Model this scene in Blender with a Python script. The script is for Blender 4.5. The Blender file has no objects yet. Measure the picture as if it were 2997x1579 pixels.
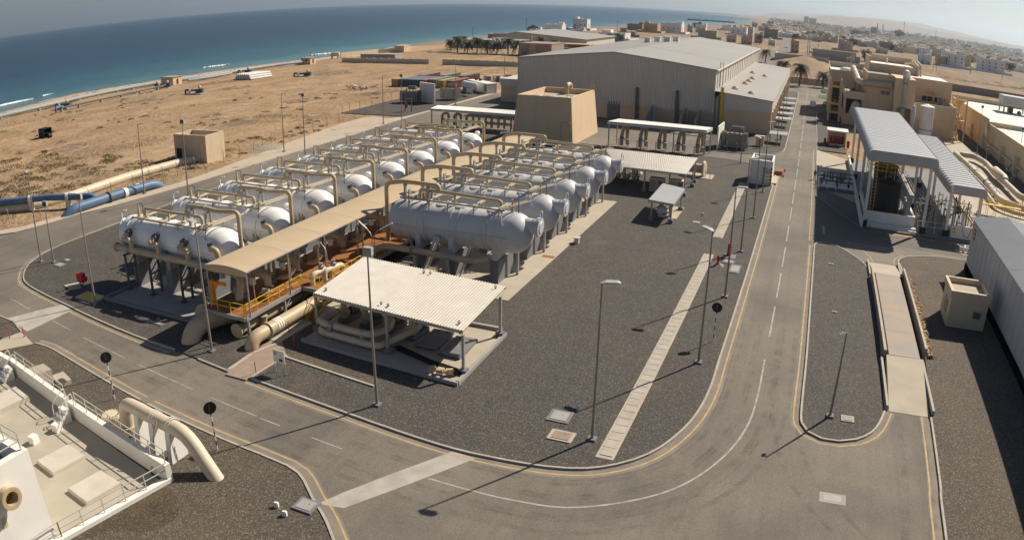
import bpy, math, random
from mathutils import Matrix, Vector
random.seed(7)
sc = bpy.context.scene
COL = sc.collection
RAD = math.radians
# ------------------------------------------------------------------ camera (barrel-distorted wide lens, 27.5 m up)
CAM_H = 27.5
def cam_axes(pitch, roll, yaw):
    c, s = math.cos(roll), math.sin(roll); A = Matrix(((c, 0, -s), (0, 1, 0), (s, 0, c)))
    c, s = math.cos(-pitch), math.sin(-pitch); B = Matrix(((1, 0, 0), (0, c, s), (0, -s, c)))
    c, s = math.cos(yaw), math.sin(yaw); C = Matrix(((c, s, 0), (-s, c, 0), (0, 0, 1)))
    return A @ B @ C
_M = cam_axes(RAD(19.92), RAD(-0.74), RAD(21.97))
_R, _F, _U = _M[0], _M[1], _M[2]
cam_d = bpy.data.cameras.new('camera'); cam = bpy.data.objects.new('camera', cam_d); COL.objects.link(cam); sc.camera = cam
cam_d.type = 'PANO'; cam_d.panorama_type = 'FISHEYE_LENS_POLYNOMIAL'; cam_d.fisheye_fov = 3.1; cam_d.sensor_width = 36
cam_d.fisheye_polynomial_k0 = 0; cam_d.fisheye_polynomial_k1 = -1 / (2248.016 * 36 / 2997)
cam_d.fisheye_polynomial_k2 = 0; cam_d.fisheye_polynomial_k3 = 0; cam_d.fisheye_polynomial_k4 = 0
cam_d.clip_start = 0.1; cam_d.clip_end = 200000
cam.matrix_world = Matrix(((_R[0], _U[0], -_F[0], 0), (_R[1], _U[1], -_F[1], 0), (_R[2], _U[2], -_F[2], CAM_H), (0, 0, 0, 1)))
# ------------------------------------------------------------------ sky, sun, exposure
SUN_AZ, SUN_EL = RAD(31.5), RAD(40.4)          # azimuth measured from +Y towards +X
wd = bpy.data.worlds.new('World'); sc.world = wd; wd.use_nodes = True
wn = wd.node_tree.nodes; wl = wd.node_tree.links; wn.clear()
sky = wn.new('ShaderNodeTexSky'); sky.sky_type = 'NISHITA'; sky.sun_disc = False
sky.sun_elevation = SUN_EL; sky.sun_rotation = SUN_AZ; sky.altitude = 0
sky.air_density = 0.8; sky.dust_density = 1.0; sky.ozone_density = 3.0
bg = wn.new('ShaderNodeBackground'); bg.inputs['Strength'].default_value = 0.053
wo = wn.new('ShaderNodeOutputWorld'); wl.new(sky.outputs[0], bg.inputs[0]); wl.new(bg.outputs[0], wo.inputs[0])
sun_d = bpy.data.lights.new('sun', 'SUN'); sun_d.energy = 5.0; sun_d.angle = RAD(0.53); sun_d.color = (1.0, 0.90, 0.76)
sun = bpy.data.objects.new('sun', sun_d); COL.objects.link(sun)
sun_dir = Vector((math.sin(SUN_AZ) * math.cos(SUN_EL), math.cos(SUN_AZ) * math.cos(SUN_EL), math.sin(SUN_EL)))
sun.rotation_euler = sun_dir.to_track_quat('Z', 'Y').to_euler(); sun.location = (0, 0, 120)
vs = sc.view_settings
vs.view_transform = 'Standard'; vs.look = 'None'; vs.gamma = 1.0; vs.use_curve_mapping = False; vs.exposure = 0.38
sc.cycles.max_bounces = 6; sc.cycles.diffuse_bounces = 3; sc.cycles.glossy_bounces = 3; sc.cycles.transmission_bounces = 3; sc.cycles.volume_bounces = 0
sc.cycles.use_denoising = True; sc.cycles.denoising_prefilter = 'ACCURATE'
# ------------------------------------------------------------------ materials
MATS = {}
def M(name, c, c2=None, sc_=1.0, amt=0.6, rough=0.75, metal=0.0, bump=None, speck=None, big=None, streak=None, spec=0.3, det=6.0):
    """procedural paint: colour c mottled with c2 (noise sc_), optional stone specks, broad tone patches, vertical streaks, bump"""
    m = bpy.data.materials.new(name); m.use_nodes = True; MATS[name] = m
    nt = m.node_tree; N = nt.nodes; L = nt.links
    b = N['Principled BSDF']; b.inputs['Roughness'].default_value = rough; b.inputs['Metallic'].default_value = metal
    b.inputs['Specular IOR Level'].default_value = spec
    geo = N.new('ShaderNodeNewGeometry'); pos = geo.outputs['Position']
    def noise(scale, detail=det, vec=pos, rgh=0.55):
        n = N.new('ShaderNodeTexNoise'); n.inputs['Scale'].default_value = scale; n.inputs['Detail'].default_value = detail
        n.inputs['Roughness'].default_value = rgh; L.new(vec, n.inputs['Vector']); return n.outputs['Fac']
    def ramp(fac, lo, hi):
        r = N.new('ShaderNodeMapRange'); r.inputs[1].default_value = lo; r.inputs[2].default_value = hi; r.clamp = True
        L.new(fac, r.inputs[0]); return r.outputs[0]
    def mix(fac, a, bb, mode='MIX', f=None):
        x = N.new('ShaderNodeMix'); x.data_type = 'RGBA'; x.blend_type = mode
        if fac is not None: L.new(fac, x.inputs[0])
        else: x.inputs[0].default_value = f
        for i, v in ((6, a), (7, bb)):
            if isinstance(v, tuple): x.inputs[i].default_value = (*v, 1)
            else: L.new(v, x.inputs[i])
        return x.outputs[2]
    def mul(a, k):
        x = N.new('ShaderNodeMath'); x.operation = 'MULTIPLY'; L.new(a, x.inputs[0]); x.inputs[1].default_value = k; return x.outputs[0]
    if c2 is None: c2 = tuple(v * 0.72 for v in c)
    col = mix(mul(ramp(noise(sc_), 0.35, 0.7), amt), c, c2)
    if big:                                             # (scale, colour, amount)
        col = mix(mul(ramp(noise(big[0], 4.0), 0.42, 0.68), big[2]), col, big[1])
    if streak:                                          # (scale, colour, amount): stains running down
        mp = N.new('ShaderNodeMapping'); mp.inputs['Scale'].default_value = (1, 1, 0.12); L.new(pos, mp.inputs[0])
        col = mix(mul(ramp(noise(streak[0], 5.0, mp.outputs[0]), 0.5, 0.75), streak[2]), col, streak[1])
    if name == 'asphalt':                               # tyre-worn bands along the straight
        mt = N.new('ShaderNodeMapping'); mt.inputs['Scale'].default_value = (1.1, 0.022, 1); L.new(pos, mt.inputs[0])
        col = mix(mul(ramp(noise(1.0, 3.0, mt.outputs[0]), 0.48, 0.70), 0.40), col, (0.115, 0.103, 0.090))
    if speck:                                           # (scale, colour, amount, threshold): single stones
        v = N.new('ShaderNodeTexVoronoi'); v.inputs['Scale'].default_value = speck[0]; L.new(pos, v.inputs['Vector'])
        s = N.new('ShaderNodeSeparateColor'); L.new(v.outputs['Color'], s.inputs[0])
        col = mix(mul(ramp(s.outputs[0], speck[3], 1.0), speck[2]), col, speck[1])
        col = mix(mul(ramp(s.outputs[1], 0.45, 1.0), 0.55), col, tuple(x * 0.35 for x in c))
    if name.startswith('gravel'):                       # thin drifts of sand lying in the gravel
        col = mix(mul(ramp(noise(0.16, 7.0), 0.60, 0.74), 0.55), col, (0.165, 0.125, 0.082))
    if name == 'sand':                                  # inland soil round the town is greyer than the shore sand
        sp = N.new('ShaderNodeSeparateXYZ'); L.new(pos, sp.inputs[0])
        col = mix(mul(ramp(sp.outputs[1], 340, 480), 0.85), col, mix(ramp(noise(0.012, 5.0), 0.4, 0.62), (0.275, 0.205, 0.145), (0.215, 0.175, 0.135)))
        mt = N.new('ShaderNodeMapping'); mt.inputs['Scale'].default_value = (0.16, 0.012, 1); mt.inputs['Rotation'].default_value = (0, 0, 0.55); L.new(pos, mt.inputs[0])
        col = mix(mul(ramp(noise(1.0, 3.0, mt.outputs[0]), 0.52, 0.66), 0.5), col, (0.45, 0.315, 0.19))
    L.new(col, b.inputs['Base Color'])
    if bump:
        bn = N.new('ShaderNodeBump'); bn.inputs['Strength'].default_value = bump[1]; bn.inputs['Distance'].default_value = bump[2] if len(bump) > 2 else 0.05
        L.new(noise(bump[0], 4.0), bn.inputs['Height']); L.new(bn.outputs[0], b.inputs['Normal'])
    return m
gravel = M('gravel', (0.074, 0.066, 0.058), (0.054, 0.049, 0.044), 0.7, 0.8, 0.9, speck=(15.0, (0.24, 0.215, 0.18), 0.7, 0.64), big=(0.10, (0.090, 0.075, 0.060), 0.7), bump=(16.0, 0.8, 0.05))
gravel_b = M('gravel_brown', (0.088, 0.074, 0.059), (0.062, 0.053, 0.044), 0.6, 0.8, 0.9, speck=(14.0, (0.28, 0.235, 0.175), 0.7, 0.62), big=(0.15, (0.120, 0.090, 0.060), 0.75), bump=(15.0, 0.8, 0.05))
asphalt = M('asphalt', (0.186, 0.162, 0.131), (0.132, 0.117, 0.099), 0.22, 1.0, 0.85, big=(0.06, (0.262, 0.224, 0.172), 0.85), speck=(22.0, (0.24, 0.215, 0.18), 0.35, 0.7), bump=(30.0, 0.2, 0.02))
asphalt_d = M('asphalt_dark', (0.135, 0.120, 0.102), (0.10, 0.09, 0.08), 0.4, 0.8, 0.85, big=(0.05, (0.18, 0.155, 0.125), 0.7), bump=(30.0, 0.25, 0.02))
sand = M('sand', (0.43, 0.295, 0.175), (0.285, 0.185, 0.108), 0.10, 1.0, 0.95, big=(0.020, (0.295, 0.215, 0.138), 0.85), streak=None, bump=(0.9, 0.9, 0.4), spec=0.05, speck=(1.4, (0.30, 0.215, 0.13), 0.25, 0.8))
concrete = M('concrete', (0.46, 0.40, 0.31), (0.37, 0.32, 0.25), 0.5, 0.8, 0.85, big=(0.18, (0.40, 0.345, 0.26), 0.8), bump=(12.0, 0.2, 0.02))
pave_m = M('pavement_beige', (0.47, 0.385, 0.29), (0.38, 0.31, 0.235), 0.8, 0.8, 0.85, big=(0.15, (0.52, 0.435, 0.33), 0.7))
concrete_g = M('concrete_grey', (0.36, 0.34, 0.31), (0.29, 0.28, 0.26), 0.6, 0.8, 0.85, big=(0.3, (0.31, 0.29, 0.26), 0.7))
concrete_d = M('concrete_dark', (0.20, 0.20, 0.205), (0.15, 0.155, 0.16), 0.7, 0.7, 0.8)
kerb_m = M('kerb_concrete', (0.44, 0.395, 0.325), (0.33, 0.295, 0.24), 0.9, 0.8, 0.8)
patch_m = M('road_patch', (0.42, 0.385, 0.33), (0.31, 0.28, 0.24), 0.8, 0.9, 0.85, big=(0.25, (0.50, 0.465, 0.40), 0.7))
yellow_l = M('line_yellow', (0.52, 0.355, 0.165), (0.3, 0.235, 0.14), 1.4, 0.8, 0.8)
white_l = M('line_white', (0.43, 0.405, 0.355), (0.22, 0.2, 0.17), 1.6, 0.9, 0.8)
white_t = M('tank_white', (0.83, 0.82, 0.79), (0.74, 0.72, 0.67), 0.5, 0.7, 0.38, spec=0.5, streak=(0.9, (0.62, 0.58, 0.50), 0.45))
grey_t = M('tank_grey', (0.545, 0.545, 0.54), (0.48, 0.48, 0.475), 0.5, 0.7, 0.5, spec=0.4, streak=(0.8, (0.44, 0.425, 0.40), 0.5))
tan_p = M('pipe_tan', (0.50, 0.395, 0.245), (0.42, 0.33, 0.205), 0.9, 0.7, 0.5, spec=0.4, streak=(1.3, (0.40, 0.29, 0.17), 0.45))
cream_p = M('pipe_cream', (0.63, 0.53, 0.38), (0.53, 0.445, 0.31), 0.6, 0.7, 0.5, spec=0.4, streak=(1.0, (0.46, 0.38, 0.27), 0.4))
steel = M('steel_galv', (0.40, 0.385, 0.36), (0.30, 0.285, 0.265), 1.2, 0.7, 0.5, metal=0.25)
steel_d = M('steel_dark', (0.13, 0.125, 0.12), (0.09, 0.085, 0.08), 1.2, 0.7, 0.6)
steel_b = M('rail_brown', (0.4, 0.345, 0.27), (0.29, 0.245, 0.19), 1.2, 0.7, 0.6)
pole_m = M('lamp_pole', (0.30, 0.265, 0.225), (0.22, 0.195, 0.165), 0.8, 0.6, 0.5, metal=0.2)
fabric = M('canopy_fabric', (0.50, 0.385, 0.245), (0.44, 0.335, 0.215), 0.35, 0.8, 0.85, big=(0.2, (0.47, 0.365, 0.24), 0.6), bump=(1.2, 0.4, 0.08))
rust = M('deck_rust', (0.31, 0.125, 0.040), (0.24, 0.095, 0.033), 0.6, 0.8, 0.8, big=(0.4, (0.26, 0.12, 0.05), 0.6))
yellow = M('safety_yellow', (0.72, 0.47, 0.02), (0.60, 0.38, 0.02), 2.0, 0.6, 0.5)
orange = M('crane_orange', (0.78, 0.28, 0.02), (0.62, 0.22, 0.02), 2.0, 0.5, 0.5)
red = M('fire_red', (0.55, 0.025, 0.02), (0.40, 0.02, 0.018), 2.0, 0.5, 0.45)
rooft = M('sheet_roof_cream', (0.585, 0.545, 0.475), (0.49, 0.45, 0.385), 0.7, 0.7, 0.55, spec=0.4, streak=(0.5, (0.48, 0.42, 0.33), 0.35))
roofw = M('sheet_roof_white', (0.72, 0.70, 0.64), (0.62, 0.59, 0.53), 0.6, 0.7, 0.5, spec=0.4)
roofg = M('sheet_roof_grey', (0.40, 0.41, 0.41), (0.345, 0.352, 0.352), 0.5, 0.7, 0.42, spec=0.5, big=(0.15, (0.37, 0.375, 0.37), 0.6))
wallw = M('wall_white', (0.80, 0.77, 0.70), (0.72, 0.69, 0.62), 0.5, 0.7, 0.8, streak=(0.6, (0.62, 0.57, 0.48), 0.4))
wallt = M('wall_tan', (0.68, 0.505, 0.325), (0.6, 0.445, 0.285), 0.3, 0.7, 0.85, streak=(0.5, (0.53, 0.385, 0.245), 0.35), bump=(6.0, 0.15, 0.02))
wallc = M('wall_cream', (0.66, 0.545, 0.385), (0.58, 0.475, 0.33), 0.4, 0.7, 0.85, streak=(0.5, (0.44, 0.35, 0.24), 0.4))
clad = M('cladding_grey', (0.62, 0.565, 0.485), (0.56, 0.51, 0.435), 0.08, 0.7, 0.6, streak=(0.35, (0.50, 0.455, 0.39), 0.4))
hroof = M('hall_roof', (0.33, 0.315, 0.285), (0.285, 0.272, 0.248), 0.10, 0.8, 0.6, big=(0.05, (0.365, 0.345, 0.31), 0.6))
blue_p = M('pipe_blue', (0.1, 0.175, 0.28), (0.07, 0.125, 0.205), 0.8, 0.8, 0.5, spec=0.4, streak=(1.0, (0.16, 0.21, 0.27), 0.4))
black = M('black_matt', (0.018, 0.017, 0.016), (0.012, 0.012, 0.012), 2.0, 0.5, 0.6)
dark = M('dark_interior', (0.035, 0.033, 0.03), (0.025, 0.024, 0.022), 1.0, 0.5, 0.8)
glass = M('window_glass', (0.045, 0.055, 0.065), (0.03, 0.035, 0.045), 0.6, 0.5, 0.15, spec=0.7)
brick_m = M('paver_red', (0.33, 0.245, 0.195), (0.255, 0.19, 0.15), 1.6, 0.8, 0.85)
green_m = M('machine_green', (0.085, 0.115, 0.10), (0.06, 0.085, 0.075), 1.0, 0.7, 0.5)
trafo_m = M('transformer_grey', (0.235, 0.235, 0.2), (0.175, 0.175, 0.15), 1.0, 0.7, 0.5)
grass_m = M('lawn', (0.07, 0.13, 0.025), (0.05, 0.10, 0.02), 1.0, 0.8, 0.9)
palm_leaf = M('palm_leaf', (0.060, 0.075, 0.025), (0.035, 0.050, 0.018), 1.5, 0.8, 0.7)
trunk_m = M('palm_trunk', (0.13, 0.095, 0.06), (0.09, 0.065, 0.045), 2.0, 0.8, 0.9)
tree_leaf = M('tree_leaf', (0.055, 0.065, 0.028), (0.035, 0.045, 0.02), 0.8, 0.8, 0.8)
scrub_m = M('scrub_leaf', (0.25, 0.2, 0.075), (0.17, 0.14, 0.055), 0.4, 0.9, 0.9)
rock_m = M('rubble_stone', (0.42, 0.29, 0.175), (0.31, 0.215, 0.13), 0.8, 0.8, 0.9)
foam_m = M('sea_foam', (0.80, 0.82, 0.80), (0.62, 0.68, 0.68), 0.6, 0.7, 0.7)
beach_m = M('beach_sand', (0.52, 0.43, 0.33), (0.43, 0.35, 0.27), 0.2, 0.8, 0.9, speck=(0.9, (0.33, 0.25, 0.18), 0.5, 0.75))
hill_m = M('hill_rock', (0.30, 0.235, 0.175), (0.23, 0.18, 0.135), 0.002, 0.8, 0.95)
# ------------------------------------------------------------------ mesh helpers
class MB:
    def __init__(s): s.v = []; s.f = []; s.pc = []
    def add(s, v, f):
        o = len(s.v); s.pc.append((o, len(v), len(s.f), len(f))); s.v += [tuple(p) for p in v]; s.f += [tuple(i + o for i in q) for q in f]; return s
    def box(s, x0, y0, z0, x1, y1, z1):
        return s.add([(x0, y0, z0), (x1, y0, z0), (x1, y1, z0), (x0, y1, z0), (x0, y0, z1), (x1, y0, z1), (x1, y1, z1), (x0, y1, z1)],
                     [(0, 3, 2, 1), (4, 5, 6, 7), (0, 1, 5, 4), (1, 2, 6, 5), (2, 3, 7, 6), (3, 0, 4, 7)])
    def cbox(s, x, y, z, w, d, h, a=0.0):                # centred in x,y, standing on z, turned by a
        c, n = math.cos(a), math.sin(a); P = []
        for zz in (z, z + h):
            for (i, j) in ((-1, -1), (1, -1), (1, 1), (-1, 1)):
                px, py = i * w / 2, j * d / 2; P.append((x + px * c - py * n, y + px * n + py * c, zz))
        return s.add(P, [(0, 3, 2, 1), (4, 5, 6, 7), (0, 1, 5, 4), (1, 2, 6, 5), (2, 3, 7, 6), (3, 0, 4, 7)])
    def prism(s, poly, z0, z1):
        a = sum(poly[i][0] * poly[(i + 1) % len(poly)][1] - poly[(i + 1) % len(poly)][0] * poly[i][1] for i in range(len(poly)))
        if a < 0: poly = poly[::-1]
        n = len(poly); z1f = z1 if callable(z1) else (lambda x, y: z1)
        v = [(x, y, z0) for x, y in poly] + [(x, y, z1f(x, y)) for x, y in poly]
        f = [tuple(range(n - 1, -1, -1)), tuple(range(n, 2 * n))] + [(i, (i + 1) % n, n + (i + 1) % n, n + i) for i in range(n)]
        return s.add(v, f)
    def sheet(s, poly, z):
        a = sum(poly[i][0] * poly[(i + 1) % len(poly)][1] - poly[(i + 1) % len(poly)][0] * poly[i][1] for i in range(len(poly)))
        if a < 0: poly = poly[::-1]
        return s.add([(x, y, z) for x, y in poly], [tuple(range(len(poly)))])
    def frustum(s, lo, z0, hi, z1):
        n = len(lo); v = [(x, y, z0) for x, y in lo] + [(x, y, z1) for x, y in hi]
        return s.add(v, [tuple(range(n - 1, -1, -1)), tuple(range(n, 2 * n))] + [(i, (i + 1) % n, n + (i + 1) % n, n + i) for i in range(n)])
    def tube(s, path, r, n=8, caps=True):
        P = [Vector(p) for p in path]; k = len(P); rr = r if isinstance(r, (list, tuple)) else [r] * k
        d = [(P[min(i + 1, k - 1)] - P[max(i - 1, 0)]).normalized() for i in range(k)]
        u = Vector((0, 0, 1)) if abs(d[0].z) < 0.9 else Vector((1, 0, 0))
        u = (u - d[0] * u.dot(d[0])).normalized(); V = []
        for i in range(k):
            u = (u - d[i] * u.dot(d[i])).normalized(); w = d[i].cross(u)
            V += [P[i] + (u * math.cos(2 * math.pi * j / n) + w * math.sin(2 * math.pi * j / n)) * rr[i] for j in range(n)]
        F = [(i * n + j, i * n + (j + 1) % n, (i + 1) * n + (j + 1) % n, (i + 1) * n + j) for i in range(k - 1) for j in range(n)]
        if caps: F += [tuple(range(n - 1, -1, -1)), tuple((k - 1) * n + j for j in range(n))]
        return s.add(V, F)
    def bar(s, a, b, w, h=None):                          # square bar between two points
        a, b = Vector(a), Vector(b); d = (b - a).normalized(); h = h or w
        up = Vector((0, 0, 1)) if abs(d.z) < 0.95 else Vector((0, 1, 0))
        x = d.cross(up).normalized() * w / 2; y = x.cross(d).normalized() * h / 2
        V = [a - x - y, a + x - y, a + x + y, a - x + y, b - x - y, b + x - y, b + x + y, b - x + y]
        return s.add(V, [(3, 2, 1, 0), (4, 5, 6, 7), (0, 1, 5, 4), (1, 2, 6, 5), (2, 3, 7, 6), (3, 0, 4, 7)])
    def lathe(s, prof, o, ax=(0, 0, 1), n=24):            # prof: (along axis, radius)
        ax = Vector(ax).normalized(); u = Vector((0, 0, 1)) if abs(ax.z) < 0.9 else Vector((1, 0, 0))
        u = (u - ax * u.dot(ax)).normalized(); w = ax.cross(u); o = Vector(o); V = []
        for t, r in prof:
            V += [o + ax * t + (u * math.cos(2 * math.pi * j / n) + w * math.sin(2 * math.pi * j / n)) * max(r, 1e-4) for j in range(n)]
        k = len(prof)
        F = [(i * n + j, i * n + (j + 1) % n, (i + 1) * n + (j + 1) % n, (i + 1) * n + j) for i in range(k - 1) for j in range(n)]
        F += [tuple(range(n - 1, -1, -1)), tuple((k - 1) * n + j for j in range(n))]
        return s.add(V, F)
    def ring(s, o, ax, R, w, t, n=32):                    # flat band of width w, thickness t round an axis
        ax = Vector(ax).normalized(); u = Vector((0, 0, 1)) if abs(ax.z) < 0.9 else Vector((1, 0, 0))
        u = (u - ax * u.dot(ax)).normalized(); q = ax.cross(u); o = Vector(o); V = []
        for (a, r) in ((-w / 2, R), (-w / 2, R + t), (w / 2, R + t), (w / 2, R)):
            V += [o + ax * a + (u * math.cos(2 * math.pi * j / n) + q * math.sin(2 * math.pi * j / n)) * r for j in range(n)]
        F = [(i * n + j, i * n + (j + 1) % n, ((i + 1) % 4) * n + (j + 1) % n, ((i + 1) % 4) * n + j) for i in range(4) for j in range(n)]
        return s.add(V, F)
    def corr(s, fl, fr, br, bl, n, dep=0.05, th=0.03):    # trapezoid-ribbed sheet, ribs run front to back
        T = []
        for i in range(n):
            for t, z in ((0.0, 0), (0.30, 0), (0.45, dep), (0.80, dep), (0.95, 0)): T.append(((i + t) / n, z))
        T.append((1.0, 0)); V = []; k = len(T)
        for zo in (0, -th):
            for A, B in ((fl, fr), (bl, br)):
                V += [(A[0] + (B[0] - A[0]) * t, A[1] + (B[1] - A[1]) * t, A[2] + (B[2] - A[2]) * t + z + zo) for t, z in T]
        F = [(i, i + 1, k + i + 1, k + i) for i in range(k - 1)] + [(2 * k + i, 3 * k + i, 3 * k + i + 1, 2 * k + i + 1) for i in range(k - 1)]
        F += [(i, 2 * k + i, 2 * k + i + 1, i + 1) for i in range(k - 1)] + [(k + i, k + i + 1, 3 * k + i + 1, 3 * k + i) for i in range(k - 1)]
        F += [(0, k, 3 * k, 2 * k), (k - 1, 3 * k - 1, 4 * k - 1, 2 * k - 1)]
        return s.add(V, F)
def bend(pts, rad, seg=5):
    """polyline with rounded corners"""
    P = [Vector(p) for p in pts]; out = [P[0]]
    for i in range(1, len(P) - 1):
        a, b, c = P[i - 1], P[i], P[i + 1]; r = min(rad, (a - b).length * 0.49, (c - b).length * 0.49)
        p0 = b + (a - b).normalized() * r; p1 = b + (c - b).normalized() * r
        for k in range(seg + 1):
            t = k / seg; out.append(p0 * (1 - t) ** 2 + b * 2 * t * (1 - t) + p1 * t * t)
    out.append(P[-1]); return out
def link(o, parent=None):
    COL.objects.link(o)
    if parent is not None: o.parent = parent
    return o
ORG = {}
def clusters(mb, eps=0.03):
    """pieces of a builder that do not touch each other"""
    B = []
    for (o, n, fo, fn) in mb.pc:
        if fn == 0: continue
        q = mb.v[o:o + n]; B.append(([min(p[i] for p in q) - eps for i in range(3)], [max(p[i] for p in q) + eps for i in range(3)], (o, n, fo, fn)))
    g = list(range(len(B)))
    def root(i):
        while g[i] != i: i = g[i]
        return i
    for i in range(len(B)):
        for j in range(i):
            if all(B[i][0][k] <= B[j][1][k] and B[j][0][k] <= B[i][1][k] for k in range(3)): g[root(i)] = root(j)
    out = {}
    for i in range(len(B)): out.setdefault(root(i), []).append(B[i][2])
    return list(out.values())
def P(name, mb, mat, parent=None, smooth=None, world=True):
    """a part; pieces of it that stand apart become siblings of the same name"""
    if parent is not None and 1 < len(mb.pc) <= 40:
        cl = clusters(mb)
        if len(cl) > 1:
            first = None
            for grp in cl:
                m2 = MB()
                for (o, n, fo, fn) in grp: m2.add(mb.v[o:o + n], [tuple(i - o for i in f) for f in mb.f[fo:fo + fn]])
                ob = P1(name, m2, mat, parent, smooth, world); first = first or ob
            return first
    return P1(name, mb, mat, parent, smooth, world)
def P1(name, mb, mat, parent=None, smooth=None, world=True):
    """one mesh object; world=True: vertices are in world metres, shifted to the root's base"""
    o0 = ORG.get(parent.name, Vector((0, 0, 0))) if (parent is not None and world) else Vector((0, 0, 0))
    me = bpy.data.meshes.new(name)
    me.from_pydata([(p[0] - o0.x, p[1] - o0.y, p[2] - o0.z) for p in mb.v], [], mb.f)
    if smooth:
        me.polygons.foreach_set('use_smooth', [True] * len(me.polygons)); me.set_sharp_from_angle(angle=RAD(smooth))
    me.materials.append(mat); me.update()
    o = bpy.data.objects.new(name, me); link(o, parent); ORG[o.name] = o0
    return o
def tag(o, label=None, cat=None, group=None, kind=None):
    if label: o['label'] = label
    if cat: o['category'] = cat
    if group: o['group'] = group
    if kind: o['kind'] = kind
    return o
def thing(name, label, cat, loc=(0, 0, 0), group=None, rz=0.0):
    o = bpy.data.objects.new(name, None); o.empty_display_size = 0.3; link(o); o.location = loc; o.rotation_euler = (0, 0, rz)
    ORG[o.name] = Vector(loc) if rz == 0 else Vector((0, 0, 0)); return tag(o, label, cat, group)
def solo(name, mb, mat, label, cat, group=None, smooth=None): return tag(P(name, mb, mat, None, smooth), label, cat, group)
def struct(name, mb, mat, parent=None, smooth=None):
    o = P(name, mb, mat, parent, smooth)
    if parent is None: o['kind'] = 'structure'
    return o
def copy_tree(o, loc, label, group=None, parent=None):
    c = o.copy(); COL.objects.link(c); c.parent = parent
    if parent is None:
        c.location = loc; c['label'] = label
        if group: c['group'] = group
    for ch in list(o.children): copy_tree(ch, None, None, None, c)
    return c
def strip(path, off, w, z):
    """flat ribbon parallel to a ground polyline (offset to its left), width w"""
    def normals():
        out = []
        for i in range(len(path)):
            a = Vector(path[max(i - 1, 0)]); b = Vector(path[min(i + 1, len(path) - 1)]); d = (b - a).normalized(); out.append(Vector((-d.y, d.x)))
        return out
    nn = normals(); V = []
    for p, n in zip(path, nn):
        q = Vector(p); V += [tuple(q + n * (off - w / 2)) + (z,), tuple(q + n * (off + w / 2)) + (z,)]
    return V, [(2 * i, 2 * i + 2, 2 * i + 3, 2 * i + 1) for i in range(len(path) - 1)]
def smooth_path(pts, step=0.8):
    """Catmull-Rom through ground points"""
    out = []; n = len(pts)
    for i in range(n - 1):
        p0, p1, p2, p3 = (Vector(pts[max(i - 1, 0)]), Vector(pts[i]), Vector(pts[i + 1]), Vector(pts[min(i + 2, n - 1)]))
        k = max(1, int((p2 - p1).length / step))
        for j in range(k):
            t = j / k
            out.append(tuple(0.5 * ((2 * p1) + (p2 - p0) * t + (2 * p0 - 5 * p1 + 4 * p2 - p3) * t * t + (3 * p1 - p0 - 3 * p2 + p3) * t ** 3)))
    out.append(tuple(pts[-1])); return out
def kerb_run(path, w=0.16, h=0.14, off=0.0, z=0.0):
    """kerb stones about 1 m long with open joints along a polyline"""
    mb = MB(); acc = []; L = 0.0
    for i in range(len(path) - 1):
        a, b = Vector(path[i]), Vector(path[i + 1]); seg = (b - a).length
        if seg < 1e-4: continue
        k = max(1, round(seg / 1.0)); d = (b - a).normalized(); n = Vector((-d.y, d.x))
        for j in range(k):
            p = a + d * (seg * j / k + 0.006); q = a + d * (seg * (j + 1) / k - 0.006); hh = h + random.uniform(-0.006, 0.006)
            V = [p + n * (off - w / 2), q + n * (off - w / 2), q + n * (off + w / 2), p + n * (off + w / 2)]
            mb.prism([tuple(x) for x in V], z - 0.05, z + hh)
    return mb
def rnd(a, b): return random.uniform(a, b)
# ------------------------------------------------------------------ terrain, sea, coast
SHORE = [(-400, -255), (100, -262), (153, -268), (193, -277), (231, -268), (285, -260), (358, -248), (380, -246), (435, -258), (526, -262), (697, -268), (834, -273),
         (1090, -262), (1400, -200), (2037, -208), (2978, -244), (3958, -298), (4719, -387), (6200, -960), (7200, -715), (15600, -1600)]
def shore(y):
    for (y0, x0), (y1, x1) in zip(SHORE, SHORE[1:]):
        if y <= y1: t = (y - y0) / (y1 - y0); return x0 + (x1 - x0) * max(0, t)
    return SHORE[-1][1]
import mathutils.noise as mn
def ground_z(x, y):
    d = x - shore(y)
    z = -0.12
    if d < 16: z = -1.9 + 1.55 * min(1, d / 3.5) + 0.23 * min(1, d / 16)
    inland = min(1, max(0, (-100 - x) / 12.0)) * min(1, max(0, (d - 14) / 10))
    if y < 345 and inland > 0:
        n = mn.fractal(Vector((x * 0.03, y * 0.03, 0)), 1.0, 2.0, 4); n2 = mn.fractal(Vector((x * 0.15, y * 0.15, 5)), 0.9, 2.0, 3)
        z += inland * (n * 0.55 + n2 * 0.16)
    if x < -99 and y < 100:                                # eroded gully near the white pipe
        g = abs((y - 92) - (x + 150) * -0.32); z -= 0.5 * inland * max(0, 1 - g / 5.0)
    if -24 < x < 14 and 415 < y < 560:                     # sand mound behind the plant
        z += 6.0 * max(0, 1 - ((x + 5) / 18) ** 2 - ((y - 480) / 60) ** 2) * (0.8 + 0.4 * mn.noise(Vector((x * .15, y * .08, 1))))
    if y > 3000 and x > 300: z += min(60, (y - 3000) * 0.006) * (0.6 + 0.6 * mn.noise(Vector((x * .001, y * .001, 2))))
    return z
D = [i * 2.2 for i in range(84)] + [190, 200, 215, 235, 255] + [258 + i * 3.0 for i in range(12)] + [300, 330, 370, 420, 480, 560, 660, 800, 1000, 1300, 1700, 2300, 3000, 4200, 6000, 9000, 12000, 15000]
YS = [-400, -200, -60, 0, 20, 35] + [40 + i * 2.4 for i in range(128)] + [352, 366, 382, 400, 415, 425, 435, 445, 455, 465, 475, 485, 495, 505, 515, 525, 535, 548, 560, 580, 610, 650, 700, 760, 840, 940, 1060, 1200, 1400, 1700, 2100, 2700, 3400, 4200, 5200, 6200, 7200, 9000, 11000, 13000, 15500]
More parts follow.
